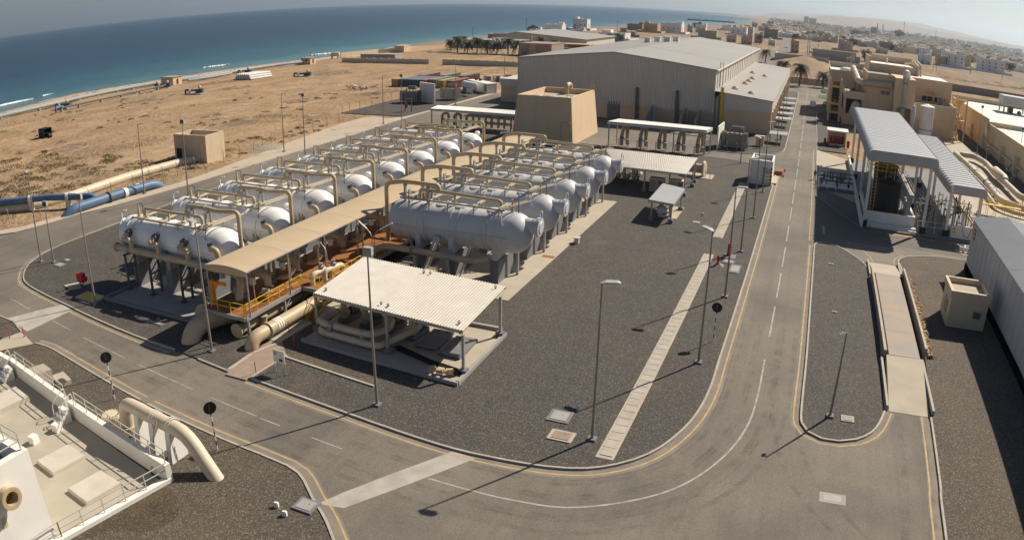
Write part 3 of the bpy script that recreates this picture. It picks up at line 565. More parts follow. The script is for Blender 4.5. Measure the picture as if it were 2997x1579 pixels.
def grey_unit(Yc, label, first):
    t = thing('evaporator_tank', label, 'tank', (-33, Yc, 0.1), 'grey evaporator tanks in the right row'); zc, R = 5.05, 2.05
    vessel_parts(t, -41.2, -25.1, Yc, zc, R, grey_t, 1.5, 1.9, (-37.1, -36.3, -33.4, -32.6, -29.35, -28.6), None, 1)
    P('manhole_neck', MB().lathe([(0, .78), (1.3, .78), (1.3, .95), (1.5, .95)], (-25.95, Yc, 5.95), (1, 0, -0.03), 22), grey_t, t, 40)
    P('manhole_cover', MB().lathe([(0, .95), (.14, .95), (.16, .6), (.22, .55)], (-24.44, Yc, 5.91), (1, 0, -0.03), 22), grey_t, t, 40)
    bo = MB()
    for i in range(16):
        a = 2 * math.pi * i / 16; bo.lathe([(-.22, .045), (.17, .045)], (-24.44, Yc + math.cos(a) * .86, 5.91 + math.sin(a) * .86), (1, 0, 0), 6)
    P('bolt_circle', bo, steel, t)
    P('davit', MB().tube(bend([(-24.6, Yc + .6, 6.4), (-24.6, Yc + .6, 7.45), (-24.25, Yc + .2, 7.5), (-24.2, Yc, 6.9)], .3, 4), .06, 7), grey_t, t, 60)
    frame_parts(t, -39.3, -27.6, Yc, 7.72, (-38.4, -36.0, -33.9, -31.0, -28.3), ())
    for x, h, y_ in ((-39.3, 1.2, 0), (-36.6, 1.05, 0)):
        P('pipe_support', MB().box(x - .12, Yc - .3, 6.9, x + .12, Yc - .05, 8.78).box(x - .16, Yc - .36, 8.70, x + .16, Yc + .3, 8.84).box(x + .35, Yc - .2, 7.5, x + .5, Yc + .2, 8.3), steel, t)
    P('gooseneck_pipe', MB().tube(bend([(-41.7, Yc, 2.3), (-41.7, Yc, 8.7), (-39.6, Yc, 9.08), (-35.45, Yc, 9.0), (-35.45, Yc, 8.3)], .6, 5), .24, 12), tan_p, t, 50)
    P('overhead_pipe', MB().tube(bend([(-37.6, Yc, 7.2), (-37.6, Yc, 8.42), (-35.45, Yc, 8.4), (-28.5, Yc, 8.12), (-28.5, Yc, 7.0)], .35, 4), .18, 10), tan_p, t, 50)
    P('branch_pipe', MB().tube([(-33.6, Yc, 6.95), (-33.6, Yc, 8.35)], .13, 8), tan_p, t, 50)
    for x in (-35.0, -32.9, -29.3): P('lifting_pad', MB().lathe([(0, .75), (.1, .72), (.2, .5), (.22, .2)], (x, Yc + .1, zc + R - .06), (0, 0, 1), 14), grey_t, t, 40)
    P('hook_fitting', MB().tube(bend([(-27.9, Yc - 1.2, 7.4), (-27.8, Yc - 1.75, 6.7), (-27.6, Yc - 1.85, 6.2)], .2, 3), .07, 6), grey_t, t, 50)
    P('hook_fitting', MB().tube(bend([(-38.2, Yc - 1.3, 7.4), (-38.0, Yc - 1.75, 6.9), (-37.7, Yc - 1.8, 6.3)], .2, 3), .1, 6), grey_t, t, 50)
    P('side_nozzle', MB().lathe([(0, .3), (.3, .3), (.3, .38), (.4, .38)], (-34.6, Yc - R + .1, zc - .9), (0, -1, -.3), 14), grey_t, t, 40)
    P('outrigger', MB().bar((-28.2, Yc - 1.4, 7.75), (-26.6, Yc + 2.2, 7.85), .1).bar((-27.8, Yc - 1.4, 7.75), (-26.2, Yc + 2.2, 7.85), .1), cream_p, t)
    relief(t, -27.3, Yc, 6.95)
    for x in (-37.0, -33.2, -28.4): pedestal(t, x, Yc, 5.0, 3.9, concrete_d, grey_t)
    for x in (-35.6, -31.4): P('sunlit_bar', MB().bar((x - 1.0, Yc - 1.4, 0.15), (x + .3, Yc - 1.5, 3.6), .18), wallw, t)  # white bars standing in for sunlit patches on the pedestals
    for x in (-27.2, -39.6): P('leg', MB().box(x - .12, Yc + 1.2, .1, x + .12, Yc + 1.44, 3.8), steel, t)
    return t
for k in range(5): grey_unit(67.6 + 8 * k, GL[k], k == 0)
slab_l = struct('tank_slab', MB().box(-62.6, 45.2, -0.04, -49.4, 113.0, 0.13), concrete_g)
P('bund_wall', MB().box(-62.9, 44.9, 0, -49.6, 45.2, .42).box(-62.9, 45.2, 0, -62.6, 50, .42), concrete_d, slab_l)
slab_r = struct('tank_slab', MB().box(-40.5, 62.0, -0.04, -25.4, 102.2, 0.16), concrete)
P('slab_stain', MB().box(-26.9, 75.2, .16, -25.5, 76.0, .17), rust, slab_r)
solo('junction_box', MB().box(-25.1, 81.4, 0.1, -24.6, 82.0, .75).box(-25.2, 81.3, .75, -24.5, 82.1, .82), grey_t, 'small grey junction box at the edge of the grey tank slab', 'box')
# near header pipe along the first white tank
t = thing('header_pipe', 'long tan header pipe on steel legs along the first white tank', 'pipe', (-56, 48.9, 0.1))
P('header', MB().tube(bend([(-64.3, 48.95, 4.35), (-47.4, 48.95, 4.05), (-45.6, 48.2, 4.0), (-45.3, 47.2, 2.2)], .9, 7), .36, 16), tan_p, t, 50)
P('blind_flange', MB().lathe([(0, .5), (.14, .5), (.15, .3)], (-64.3, 48.95, 4.35), (-1, 0, 0), 18), tan_p, t, 40)
P('base_flange', MB().lathe([(0, .52), (.14, .52)], (-45.32, 47.25, 2.22), (0, 0, 1), 18), steel_d, t, 40)
for x in (-62.2, -57.0, -51.6, -48.6): P('clamp', MB().ring((x, 48.95, 4.33 - .0178 * (x + 64.3)), (1, 0, 0), .36, .5, .03, 16), steel, t)
for x, d in ((-61.9, 0), (-57.6, 0), (-53.3, 0)):
    P('riser', MB().tube(bend([(x + .1, 48.95, 4.3), (x + .1, 48.9, 5.3), (x - .9, 48.6, 5.55), (x - .9, 49.9, 5.95)], .45, 5), .27, 12), tan_p, t, 50)
    P('riser_flange', MB().lathe([(0, .42), (.16, .42), (.17, .34), (.34, .34), (.35, .42), (.5, .42)], (x - .9, 49.35, 5.8), (0, 1, .3), 16), steel_d, t, 40)
for x in (-62.4, -58.6, -54.0, -50.8):
    P('trestle', MB().box(x - .1, 48.2, .1, x + .1, 48.4, 3.9).box(x - .1, 49.5, .1, x + .1, 49.7, 3.9).box(x - .14, 48.1, 3.8, x + .14, 49.8, 3.98).bar((x, 48.3, 2.4), (x, 49.6, 3.6), .1).box(x - .08, 48.3, 2.3, x + .08, 49.6, 2.42).box(x - .25, 48.05, .1, x + .25, 48.55, .3), steel_d if x < -50 else steel, t)
t = thing('slab_pipe', 'tan pipe running low in front of the first grey tank', 'pipe', (-35, 64.3, 0.1))
P('pipe', MB().tube(bend([(-41.2, 63.6, 2.6), (-40.0, 64.3, 2.95), (-36, 64.4, 2.83), (-30.2, 64.5, 2.6), (-29.2, 65.6, 2.7)], .8, 5), .33, 14), tan_p, t, 50)
for x in (-37.0,): P('flange_pair', MB().ring((x, 64.38, 2.86), (1, 0, 0), .32, .1, .14, 16).ring((x + .2, 64.38, 2.86), (1, 0, 0), .32, .1, .14, 16), steel_b, t)
for x in (-36.6, -32.9): P('support_post', MB().box(x - .16, 64.2, .1, x + .16, 64.5, 2.4).box(x - .3, 64.0, 2.36, x + .3, 64.8, 2.5), steel, t)
P('clamp', MB().ring((-32.9, 64.45, 2.70), (1, 0, 0), .33, .6, .03, 16), steel, t)
# ------------------------------------------------------------------ deck between the rows, canopy, ground pipes
DZ = 2.0
t = thing('service_deck', 'rust-red service deck on steel columns between the two tank rows', 'platform', (-45, 50, 0.1))
dk = [(-47.7, 44.9), (-42.6, 44.9), (-42.6, 53.1), (-40.4, 53.1), (-40.4, 113.5), (-47.7, 113.5)]
P('floor', MB().prism(dk, DZ - .12, DZ), rust, t)
P('edge_beam', MB().box(-47.8, 44.72, DZ - .34, -42.5, 44.88, DZ + .02).box(-42.58, 44.88, DZ - .34, -42.42, 53.0, DZ + .02).box(-42.42, 52.94, DZ - .34, -40.3, 53.08, DZ + .02).box(-40.38, 53.1, DZ - .34, -40.22, 113.5, DZ + .02).box(-47.86, 44.9, DZ - .34, -47.72, 113.5, DZ + .02), steel, t)
for y in (45.2, 50.4, 56.2, 62.2, 70.2, 78.2, 86.2, 94.2, 102.2, 110.2):
    P('column', MB().box(-42.72, y - .1, .1, -42.5, y + .1, DZ - .12), steel, t); P('column', MB().box(-47.6, y - .1, .1, -47.4, y + .1, DZ - .12), steel, t)
P('knee_brace', MB().bar((-42.6, 50.2, .6), (-42.6, 51.6, DZ - .2), .1), steel, t)
def guard(label, pts, grp='yellow guard rails on the service deck', z=DZ, h=1.1, mat=None, name='guard_rail', posts=1.5, cat='railing'):
    mat = mat or yellow
    g = thing(name, label, cat, (pts[0][0], pts[0][1], z), grp)
    for a, c in zip(pts, pts[1:]):
        for hh in (h, h * .55): P('rail', MB().bar((a[0], a[1], z + hh), (c[0], c[1], z + hh), .055), mat, g)
        n = max(1, round(math.dist(a[:2], c[:2]) / posts))
        for i in range(n + 1):
            q = (a[0] + (c[0] - a[0]) * i / n, a[1] + (c[1] - a[1]) * i / n)
            P('post', MB().bar((q[0], q[1], z), (q[0], q[1], z + h), .055), mat, g)
    return g
guard('yellow guard rail along the near end of the rust deck', [(-47.5, 44.98), (-42.75, 44.98)])
guard('yellow guard rail along the near right side of the rust deck', [(-42.66, 45.1), (-42.66, 53.0)])
guard('short yellow guard rail across the deck step towards the stair', [(-42.6, 53.2), (-40.5, 53.2)])
guard('yellow guard rail on the deck edge beside the ribbed shed roof', [(-40.45, 55.2), (-40.45, 60.2)])
guard('far yellow guard rail on the deck edge beside the first grey tank', [(-40.45, 61.2), (-40.45, 64.6)])
t = thing('deck_stair', 'yellow steel stair leading from the gravel up to the rust deck', 'stairs', (-39.5, 51, 0.1))
for s in (0, .9): P('stringer', MB().bar((-40.0 + s, 53.0, DZ), (-40.0 + s, 50.2, .15), .06, .24), yellow, t)
for i in range(9):
    f = (i + .5) / 9; P('tread', MB().box(-40.0, 53.0 - 2.8 * f - .13, DZ - 1.85 * f - .03, -39.1, 53.0 - 2.8 * f + .13, DZ - 1.85 * f), steel_d, t)
for s in (0, .9): P('handrail', MB().bar((-40.0 + s, 53.0, DZ + 1.05), (-40.0 + s, 50.2, 1.2), .055).bar((-40.0 + s, 50.2, .15), (-40.0 + s, 50.2, 1.2), .055).bar((-40.0 + s, 51.6, 1.1), (-40.0 + s, 51.6, 2.1), .05).bar((-40.0 + s, 53.0, DZ), (-40.0 + s, 53.0, DZ + 1.05), .055), yellow, t)
# fabric canopy
t = thing('fabric_canopy', 'long tan fabric canopy arched over the deck between the tank rows', 'canopy', (-44.8, 46, 2))
CX0, CX1, CE, CR = -47.2, -42.3, 6.0, 0.26
ys = [45.3 + 5.76 * i for i in range(13)]
for a, c in zip(ys, ys[1:]):
    n = 10; V = []
    for yy, sag in ((a + .02, 0), ((a + c) / 2, .10), (c - .02, 0)):
        for th in (0, -.03):
            for i in range(n + 1):
                f = i / n; V.append((CX0 + (CX1 - CX0) * f, yy, CE + CR * (1 - (2 * f - 1) ** 2) - sag * math.sin(math.pi * f) + th))
    k = n + 1; F = []
    for r in (0, 1):
        for i in range(n):
            F.append((2 * r * k + i, 2 * r * k + i + 1, 2 * (r + 1) * k + i + 1, 2 * (r + 1) * k + i)); F.append(((2 * r + 1) * k + i, (2 * r + 3) * k + i, (2 * r + 3) * k + i + 1, (2 * r + 1) * k + i + 1))
    P('fabric_panel', MB().add(V, F), fabric, t, 60)
    P('eave_rail', MB().bar((CX1, a, CE - .04), (CX1, c, CE - .04), .09).bar((CX0, a, CE - .04), (CX0, c, CE - .04), .09), steel, t)
V = [(CX0 + (CX1 - CX0) * i / 10, 45.28, CE + CR * (1 - (2 * i / 10 - 1) ** 2)) for i in range(11)] + [(CX0 + (CX1 - CX0) * i / 10, 45.26, CE - .45 + .05 * math.sin(i * 2.1)) for i in range(11)]
P('end_skirt', MB().add(V, [(i, 11 + i, 12 + i, i + 1) for i in range(10)]), fabric, t)
for y in ys:
    for x in (CX0 + .1, CX1 - .1): P('pole', MB().tube([(x, y + .1, DZ), (x, y + .1, CE)], .075, 8), steel, t, 60)
    P('rafter', MB().tube([(CX0 + (CX1 - CX0) * f / 8, y, CE - .06 + CR * (1 - (2 * f / 8 - 1) ** 2)) for f in range(9)], .05, 6), steel, t, 60)
# machinery on the deck, one set per tank bay
def deck_set(y, i):
    t = thing('bay_piping', 'tan elbow pipes and valve stand on the deck in bay %s' % ['one nearest the road', 'two', 'three', 'four', 'five', 'six', 'seven', 'eight farthest from the road'][i], 'piping', (-45, y, DZ), 'piping on the service deck')
    P('big_elbow', MB().tube(bend([(-46.9, y, 3.6), (-44.6, y, 3.7), (-44.6, y, DZ)], .9, 6), .36, 14), tan_p, t, 50)
    P('elbow_flange', MB().ring((-44.6, y, DZ + .55), (0, 0, 1), .34, .22, .16, 16), steel_d, t)
    P('low_loop', MB().tube(bend([(-47.0, y + 2.2, 3.0), (-45.6, y + 2.2, 2.5), (-44.4, y + 2.9, 2.5), (-44.2, y + 3.6, 3.2)], .7, 5), .24, 10), tan_p, t, 50)
    P('stand', MB().box(-46.2, y + 1.2, DZ, -46.0, y + 1.4, 4.9).box(-45.5, y + 1.2, DZ, -45.3, y + 1.4, 4.6).box(-46.3, y + 1.1, 4.3, -45.2, y + 1.5, 4.5), steel, t)
    P('control_box', MB().box(-45.4, y - 1.6, 3.1, -45.0, y - 1.2, 3.7), wallw, t)
    P('gate_valve', MB().lathe([(0, .16), (.2, .3), (.4, .3), (.5, .1), (.9, .08), (.9, .26), (.96, .26)], (-45.4, y + 2.4, 2.4), (.2, 0, 1), 10), steel_d, t, 40)
    P('pump_casing', MB().lathe([(0, .1), (.05, .5), (.4, .5), (.5, .28), (1.1, .26), (1.12, .1)], (-46.6, y - 2.4, 2.7), (1, .2, 0), 14).box(-46.5, y - 2.7, DZ, -45.5, y - 2.1, 2.35), steel_b, t, 40)
    P('riser_pipe', MB().tube([(-46.8, y - .9, DZ), (-46.8, y - .9, 5.4)], .16, 8).tube([(-43.1, y + 1.6, DZ), (-43.1, y + 1.6, 5.0)], .09, 6), tan_p, t, 50)
for i in range(8): deck_set(55.1 + 8 * (i - 1) if i else 50.6, i)
t = thing('floor_pump', 'small grey pump on an orange block at the open deck edge', 'pump', (-43.6, 49.2, DZ))
P('block', MB().box(-44.4, 48.7, DZ, -43.2, 49.7, DZ + .45), rust, t)
P('motor', MB().lathe([(0, .1), (.02, .22), (.7, .22), (.75, .1)], (-44.1, 49.2, DZ + .72), (1, .2, 0), 12).box(-43.9, 49.0, DZ + .45, -43.5, 49.4, DZ + .6), steel, t, 40)
t = thing('jib_crane', 'orange jib crane standing at the near end of the deck', 'crane', (-47.2, 45.9, DZ))
P('mast', MB().box(-47.35, 45.75, DZ, -47.05, 46.05, DZ + 2.4), orange, t); P('arm', MB().box(-47.05, 45.8, DZ + 2.05, -45.5, 46.0, DZ + 2.32), orange, t); P('gusset', MB().add([(-47.05, 45.85, DZ + 2.05), (-47.05, 45.95, DZ + 2.05), (-46.4, 45.9, DZ + 2.05), (-47.05, 45.9, DZ + 1.2)], [(0, 1, 2), (0, 2, 3), (1, 3, 2)]), orange, t)
t = thing('valve_manifold', 'pair of tan bent pipes with grey valves behind the yellow deck rail', 'piping', (-41.3, 55, DZ))
for d in (0, 1.3):
    P('bent_pipe', MB().tube(bend([(-41.9 + d * .4, 53.9 + d, DZ), (-41.9 + d * .4, 53.9 + d, DZ + .95), (-41.5 + d * .4, 56.4 + d, DZ + .95), (-41.5 + d * .4, 56.4 + d, DZ)], .5, 5), .27, 12), cream_p, t, 50)
    P('valve', MB().lathe([(0, .18), (.15, .26), (.35, .26), (.4, .08), (.55, .08), (.55, .2), (.65, .2)], (-41.7 + d * .4, 55.2 + d, DZ + 1.1), (0, 0, 1), 10), steel, t, 40)
def strip_light(label, x, y, dx):
    t = thing('strip_light', label, 'lamp', (x, y, DZ), 'strip lights on bent poles')
    P('pole', MB().tube(bend([(x, y, DZ), (x, y, DZ + 2.6), (x + dx * .7, y + .2, DZ + 3.2)], .5, 5), .045, 6), steel, t, 60); P('lamp_tube', MB().bar((x + dx * .5, y + .15, DZ + 3.05), (x + dx * 1.6, y + .5, DZ + 3.8), .14, .1), wallw, t)
strip_light('strip light on a bent pole above the near deck rail', -43.3, 47.2, -1); strip_light('strip light on a bent pole above the tan valve manifold', -41.9, 56.5, -1.2); strip_light('strip light leaning left beside the first grey tank', -40.6, 62.6, -1.3); strip_light('strip light leaning right beside the first grey tank', -40.5, 62.9, 1.2)
# pipes on the ground at the near end
t = thing('ground_elbow', 'huge tan elbow pipe diving into the gravel under the deck', 'pipe', (-46.8, 41.9, 0))
P('elbow', MB().tube(bend([(-45.6, 47.5, 1.05), (-47.0, 44.6, 1.05), (-46.9, 42.4, 1.0), (-46.9, 41.6, -1.2)], 1.3, 7), .86, 20), tan_p, t, 50)
P('end_flange', MB().lathe([(0, .8), (.5, .8), (.5, .95), (.7, .95)], (-48.6, 46.2, 1.0), (.2, -1, 0), 22), tan_p, t, 40)
t = thing('ground_pipe', 'tan pipe with a bolted blind end lying under the deck edge', 'pipe', (-43.3, 46, 0))
P('pipe', MB().tube([(-43.45, 44.6, .75), (-43.25, 62, .75)], .5, 16), tan_p, t, 50); P('blind_flange', MB().lathe([(0, .66), (.16, .66), (.17, .45)], (-43.45, 44.62, .75), (0, -1, 0), 20), tan_p, t, 40)
for y in (47.6, 54): P('cradle', MB().box(-43.9, y - .2, .1, -42.8, y + .2, .45), concrete_g, t)
P('stub', MB().lathe([(0, .28), (1.0, .28), (1.0, .38), (1.12, .38)], (-42.7, 47.4, .1), (0, 0, 1), 14), tan_p, t, 40)
t = thing('ground_pipe', 'thick tan pipe with white bands bending down into the gravel', 'pipe', (-40.7, 45, 0))
P('pipe', MB().tube(bend([(-41.0, 43.2, -1.0), (-40.9, 43.6, .9), (-40.75, 45.3, .95), (-40.6, 61, .95)], .9, 6), .6, 18), tan_p, t, 50)
for y in (46.5, 46.8, 47.1): P('white_band', MB().ring((-40.73, y, .95), (0, 1, 0), .6, .16, .02, 18), wallw, t)
P('flange', MB().ring((-40.75, 45.5, .95), (0, 1, 0), .58, .16, .16, 20), tan_p, t)
solo('pipe_apron', MB().prism([(-41.5, 45.6), (-39.4, 45.4), (-39.0, 62), (-41.6, 62)], .05, .13), concrete, 'pale concrete apron under the banded tan pipe', 'paving')
# brick ramp with chain posts and notice
rp = struct('footpath', MB().prism([(-39.75, 38.7), (-37.6, 38.75), (-37.35, 43.7), (-39.2, 45.5), (-40.6, 45.3), (-40.0, 42)], -.02, .115), brick_m)
P('edging', MB().bar((-37.5, 39.1, .12), (-37.3, 43.7, .12), .16, .12).bar((-40.0, 39.4, .12), (-40.2, 42.6, .12), .3, .12).bar((-40.2, 42.6, .12), (-39.4, 45.5, .12), .3, .12), concrete, rp)
i = 0
for x, y, l in ((-37.55, 39.95, 'red chain post at the right edge of the brick path, near the kerb'), (-40.15, 42.7, 'red chain post beside the bend of the banded tan pipe'), (-37.75, 45.3, 'red chain post at the top right of the brick path'), (-40.0, 47.5, 'red chain post beside the banded tan pipe, second along'), (-39.6, 50.2, 'red chain post by the foot of the yellow stair'), (-64.2, 33.6, 'red chain post on the pale crossing path, nearer post'), (-63.0, 34.6, 'red chain post on the pale crossing path beside the road'), (-67.2, 33.9, 'red chain post left of the pale crossing path')):
    solo('chain_post', MB().tube([(x, y, .05), (x, y, 1.15)], .035, 6).lathe([(0, .09), (.04, .09)], (x, y, .1), (0, 0, 1), 8), red, l, 'post', 'red chain posts')
t = thing('notice_board', 'white notice board on two thin posts beside the brick path', 'sign', (-35.8, 40.95, .1))
for x, y in ((-36.34, 41.0), (-35.24, 40.9)): P('post', MB().bar((x, y, .05), (x, y, 2.1), .05), steel, t)
P('panel', MB().add([(-36.4, 40.95, 1.05), (-35.18, 40.84, 1.05), (-35.18, 40.84, 2.1), (-36.4, 40.95, 2.1), (-36.4, 40.99, 1.05), (-35.18, 40.88, 1.05), (-35.18, 40.88, 2.1), (-36.4, 40.99, 2.1)], [(0, 1, 2, 3), (5, 4, 7, 6), (3, 2, 6, 7), (1, 5, 6, 2), (4, 0, 3, 7)]), wallw, t)
mk = MB()
for k_ in range(3): mk.box(-36.25, 40.93 - .02, 1.86 - .1 * k_, -35.6, 40.925, 1.90 - .1 * k_)
mk.box(-35.75, 40.85, 1.18, -35.4, 40.87, 1.42)
P('print', mk, steel_d, t)
pl = struct('planter_strip', MB().prism([(-37.4, 43.4), (-28.0, 42.3), (-28.0, 43.4), (-37.4, 44.6)], 0, .13), gravel_b)
P('edging', MB().bar((-37.4, 43.4, .12), (-28.0, 42.35, .12), .2, .16), kerb_m, pl)
# ------------------------------------------------------------------ sheds
def shed(name, label, fl, fr, br, bl, n, posts, mat, th_fascia=0.0, pm=None, footing=True, cat='shed', gnd=0.1, smooth=None):
    cx = sum(p[0] for p in (fl, fr, br, bl)) / 4; cy = sum(p[1] for p in (fl, fr, br, bl)) / 4
    t = thing(name, label, cat, (cx, cy, gnd)); pm = pm or steel
    P('roof_sheet', MB().corr(fl, fr, br, bl, n, .055, .02), mat, t)
    dz = .14
    def lo(p): return (p[0], p[1], p[2] - dz)
    P('purlin', MB().bar(lo(fl), lo(fr), .12, .2).bar(lo(bl), lo(br), .12, .2), pm, t)
    for f in (0.02, .5, .98):
        a = [fl[i] + (fr[i] - fl[i]) * f for i in range(3)]; c = [bl[i] + (br[i] - bl[i]) * f for i in range(3)]; a[2] -= dz + .1; c[2] -= dz + .1
        P('rafter', MB().bar(a, c, .14, .22), pm, t)
    for (x, y, h) in posts:
        P('post', MB().box(x - .1, y - .1, gnd, x + .1, y + .1, h - .25), pm, t)
        if footing: P('footing', MB().box(x - .32, y - .32, gnd - .05, x + .32, y + .32, gnd + .5), concrete_d, t)
    if th_fascia:
        P('fascia', MB().bar((fl[0], fl[1] - .03, fl[2] - th_fascia / 2), (fr[0], fr[1] - .03, fr[2] - th_fascia / 2), .04, th_fascia).bar((fr[0] + .03, fr[1], fr[2] - th_fascia / 2), (br[0] + .03, br[1], br[2] - th_fascia / 2), .04, th_fascia), mat, t)
    return t
sl = struct('shed_slab', MB().prism([(-37.8, 46.5), (-22.4, 45.1), (-22.6, 54.8), (-38.3, 57.0)], -.04, .22), concrete)
P('upstand', MB().bar((-37.8, 46.5, .22), (-22.4, 45.15, .22), .3, .36).bar((-22.5, 45.2, .22), (-22.65, 54.8, .22), .3, .36), concrete_g, sl)
ps = shed('pump_shed', 'open pump shed with cream ribbed roof beside the near road', (-37.8, 48.6, 3.72), (-22.85, 47.0, 3.72), (-23.1, 55.9, 4.08), (-38.4, 57.6, 4.08), 56,
     [(-22.8, 46.9, 3.72), (-29.9, 47.6, 3.72), (-37.9, 49.0, 3.72), (-22.9, 54.3, 4.05), (-30.2, 55.4, 4.05), (-38.0, 56.6, 4.05)], rooft)
for (x, y, z) in ((-37.0, 49.4, 3.82), (-31.0, 48.7, 3.8), (-30.3, 48.6, 3.8), (-23.6, 47.9, 3.8), (-31.0, 56.0, 4.1), (-30.3, 55.9, 4.1), (-23.7, 55.1, 4.1)):
    P('lifting_eye', MB().ring((x, y, z + .16), (0, 1, 0), .07, .05, .045, 10).box(x - .05, y - .05, z - .03, x + .05, y + .05, z + .1), black, ps)
P('floor_ridge', MB().box(-30, 55.2, .22, -23.2, 55.5, .5), concrete_g, ps)
def pump(label, x, y, a):
    t = thing('pump', label, 'pump', (x, y, .22), 'pumps under the near shed'); c, s = math.cos(a), math.sin(a)
    P('plinth', MB().cbox(x, y, .2, 2.4, .9, .45, a), concrete_d, t)
    P('casing', MB().lathe([(0, .12), (.04, .5), (.4, .55), (.5, .3), (.75, .25)], (x - 1.0 * c, y - 1.0 * s, 1.1), (c, s, 0), 16), tan_p, t, 40)
    P('motor', MB().lathe([(0, .15), (.03, .36), (1.1, .36), (1.2, .25), (1.22, .1)], (x - .1 * c, y - .1 * s, 1.1), (c, s, 0), 14), green_m, t, 40)
    P('discharge', MB().tube(bend([(x - .8 * c, y - .8 * s, 1.5), (x - .8 * c, y - .8 * s, 2.6), (x - .8 * c - s, y - .8 * s + 1.6 * c, 2.6)], .5, 4), .27, 12), tan_p, t, 50)
    P('control_panel', MB().cbox(x + 1.3 * c, y + 1.3 * s, .2, .5, .4, 1.0, a), steel, t)
pump('pump on its plinth under the left end of the near shed', -36.4, 52.0, 1.4); pump('second pump from the left under the near shed', -34.0, 51.8, 1.4); pump('third pump from the left under the near shed', -31.8, 51.9, 1.4); pump('right-hand pump beside the middle post of the near shed', -29.3, 51.5, 1.5)
t = thing('suction_pipes', 'pair of tan U-shaped suction pipes at the front of the near shed', 'piping', (-34, 48, .22))
P('upper_pipe', MB().tube(bend([(-36.9, 50.6, 1.35), (-37.4, 48.6, 1.35), (-36.6, 48.2, 1.3), (-31.6, 47.9, 1.3), (-30.9, 49.5, 1.35), (-31.6, 51.2, 1.3)], .8, 6), .3, 14), cream_p, t, 50)
P('lower_pipe', MB().tube(bend([(-37.2, 49.6, .7), (-37.0, 47.9, .65), (-31.6, 47.45, .65), (-30.6, 47.6, .65), (-29.3, 50.9, .95), (-29.1, 51.6, 1.2)], .8, 6), .3, 14), cream_p, t, 50)
for x in (-35.7, -32.4): P('pipe_stand', MB().box(x - .16, 47.6, .2, x + .16, 47.95, 1.25).box(x - .22, 47.5, 1.0, x + .22, 48.3, 1.1), steel, t); P('clamp', MB().ring((x, 48.0, 1.3), (1, 0, 0), .3, .45, .03, 14), steel, t)
def hatch(label, x, y):
    t = thing('floor_cover', label, 'cover', (x, y, .22), 'grey floor covers under the near shed')
    P('lid', MB().cbox(x, y, .22, 1.9, 3.2, .28, .05), concrete_d, t); P('handle_slot', MB().cbox(x + .4, y + 1.2, .5, .35, .14, .012, .05).cbox(x - .4, y + 1.2, .5, .35, .14, .012, .05), black, t); P('roller', MB().tube([(x - .95, y - 1.75, .45), (x + .95, y - 1.8, .45)], .22, 10), concrete_d, t, 50)
hatch('grey floor cover nearer the shed middle, with a chain on it', -27.4, 51.3); hatch('grey floor cover nearer the right-hand corner post of the shed', -25.0, 50.8)
hz = thing('pipe_bundle', 'bundle of long black plastic pipes on the shed floor', 'pipes', (-27, 47.4, .22))
for i in range(14):
    a = (-29.6 + rnd(-.2, .3), 48.5 + rnd(-.25, .3), .3 + .09 * (i % 3)); c = (-22.9 + rnd(-.4, .2), 46.5 + rnd(-.3, .5), .3 + .09 * (i % 3))
    m_ = ((a[0] + c[0]) / 2, (a[1] + c[1]) / 2 - rnd(.0, .25), a[2]); P('pipe', MB().tube(bend([a, m_, c], 1.5, 3), .055, 6), black, hz, 60)
for i, (x, y, l) in enumerate(((-24.3, 46.0, 'open brown cardboard box by the shed corner post'), (-23.6, 46.1, 'brown cardboard box right of another by the shed corner'), (-25.0, 46.0, 'flattened brown carton left of the two boxes'))):
    t = thing('carton', l, 'box', (x, y, .4), 'cartons by the corner of the near shed'); P('walls', MB().cbox(x, y, .4, .55, .45, .35, i * .4), tan_p, t); P('flap', MB().bar((x - .25, y - .25, .74), (x + .25, y - .35, .84), .3, .02), tan_p, t)
ms = shed('ribbed_shed', 'open shed with cream ribbed roof beyond the grey tanks', (-27.6, 109.6, 3.62), (-16.9, 109.4, 3.62), (-17.0, 120.6, 4.0), (-32.6, 120.8, 4.0), 46,
     [(-17.2, 110.2, 3.6), (-23.3, 110.2, 3.6), (-17.0, 116.8, 3.85), (-20.3, 114.7, 3.8), (-25.6, 115.4, 3.8), (-17.2, 120, 3.95), (-26.8, 120, 3.95)], rooft)
for i, (x, y, l) in enumerate(((-21.6, 111.6, 'left cream switch cabinet under the ribbed shed'), (-18.6, 111.8, 'right cream switch cabinet under the ribbed shed'))):
    t = thing('switch_cabinet', l, 'cabinet', (x, y, .1), 'switch cabinets under the ribbed shed'); P('case', MB().box(x - 1.1, y - .7, .1, x + 1.1, y + .7, 2.1), wallc, t)
    for s in (-.55, .55): P('door', MB().box(x + s - .5, y - .74, .25, x + s + .5, y - .70, 1.95), concrete_g, t)
    P('louvre', MB().box(x + .3, y - .77, 1.3, x + .9, y - .742, 1.8), steel_d, t)
t = thing('valve_cluster', 'tan pipes and valves under the left part of the ribbed shed', 'piping', (-27.4, 113, .1))
for i in range(4):
    x = -30.3 + i * 1.5; P('pipe', MB().tube(bend([(x, 119, .8), (x, 114.0, .8), (x + .2, 112.6, 1.8), (x + .2, 112.6, 3.2)], .7, 5), .3, 12), tan_p, t, 50); P('valve', MB().lathe([(0, .2), (.1, .42), (.35, .42), (.4, .2)], (x, 115.6, .8), (0, 1, 0), 14), steel_b, t, 40)
t = thing('bell_pipe', 'thick tan pipe with a wide flanged mouth behind the ribbed shed', 'pipe', (-16.5, 126, .1))
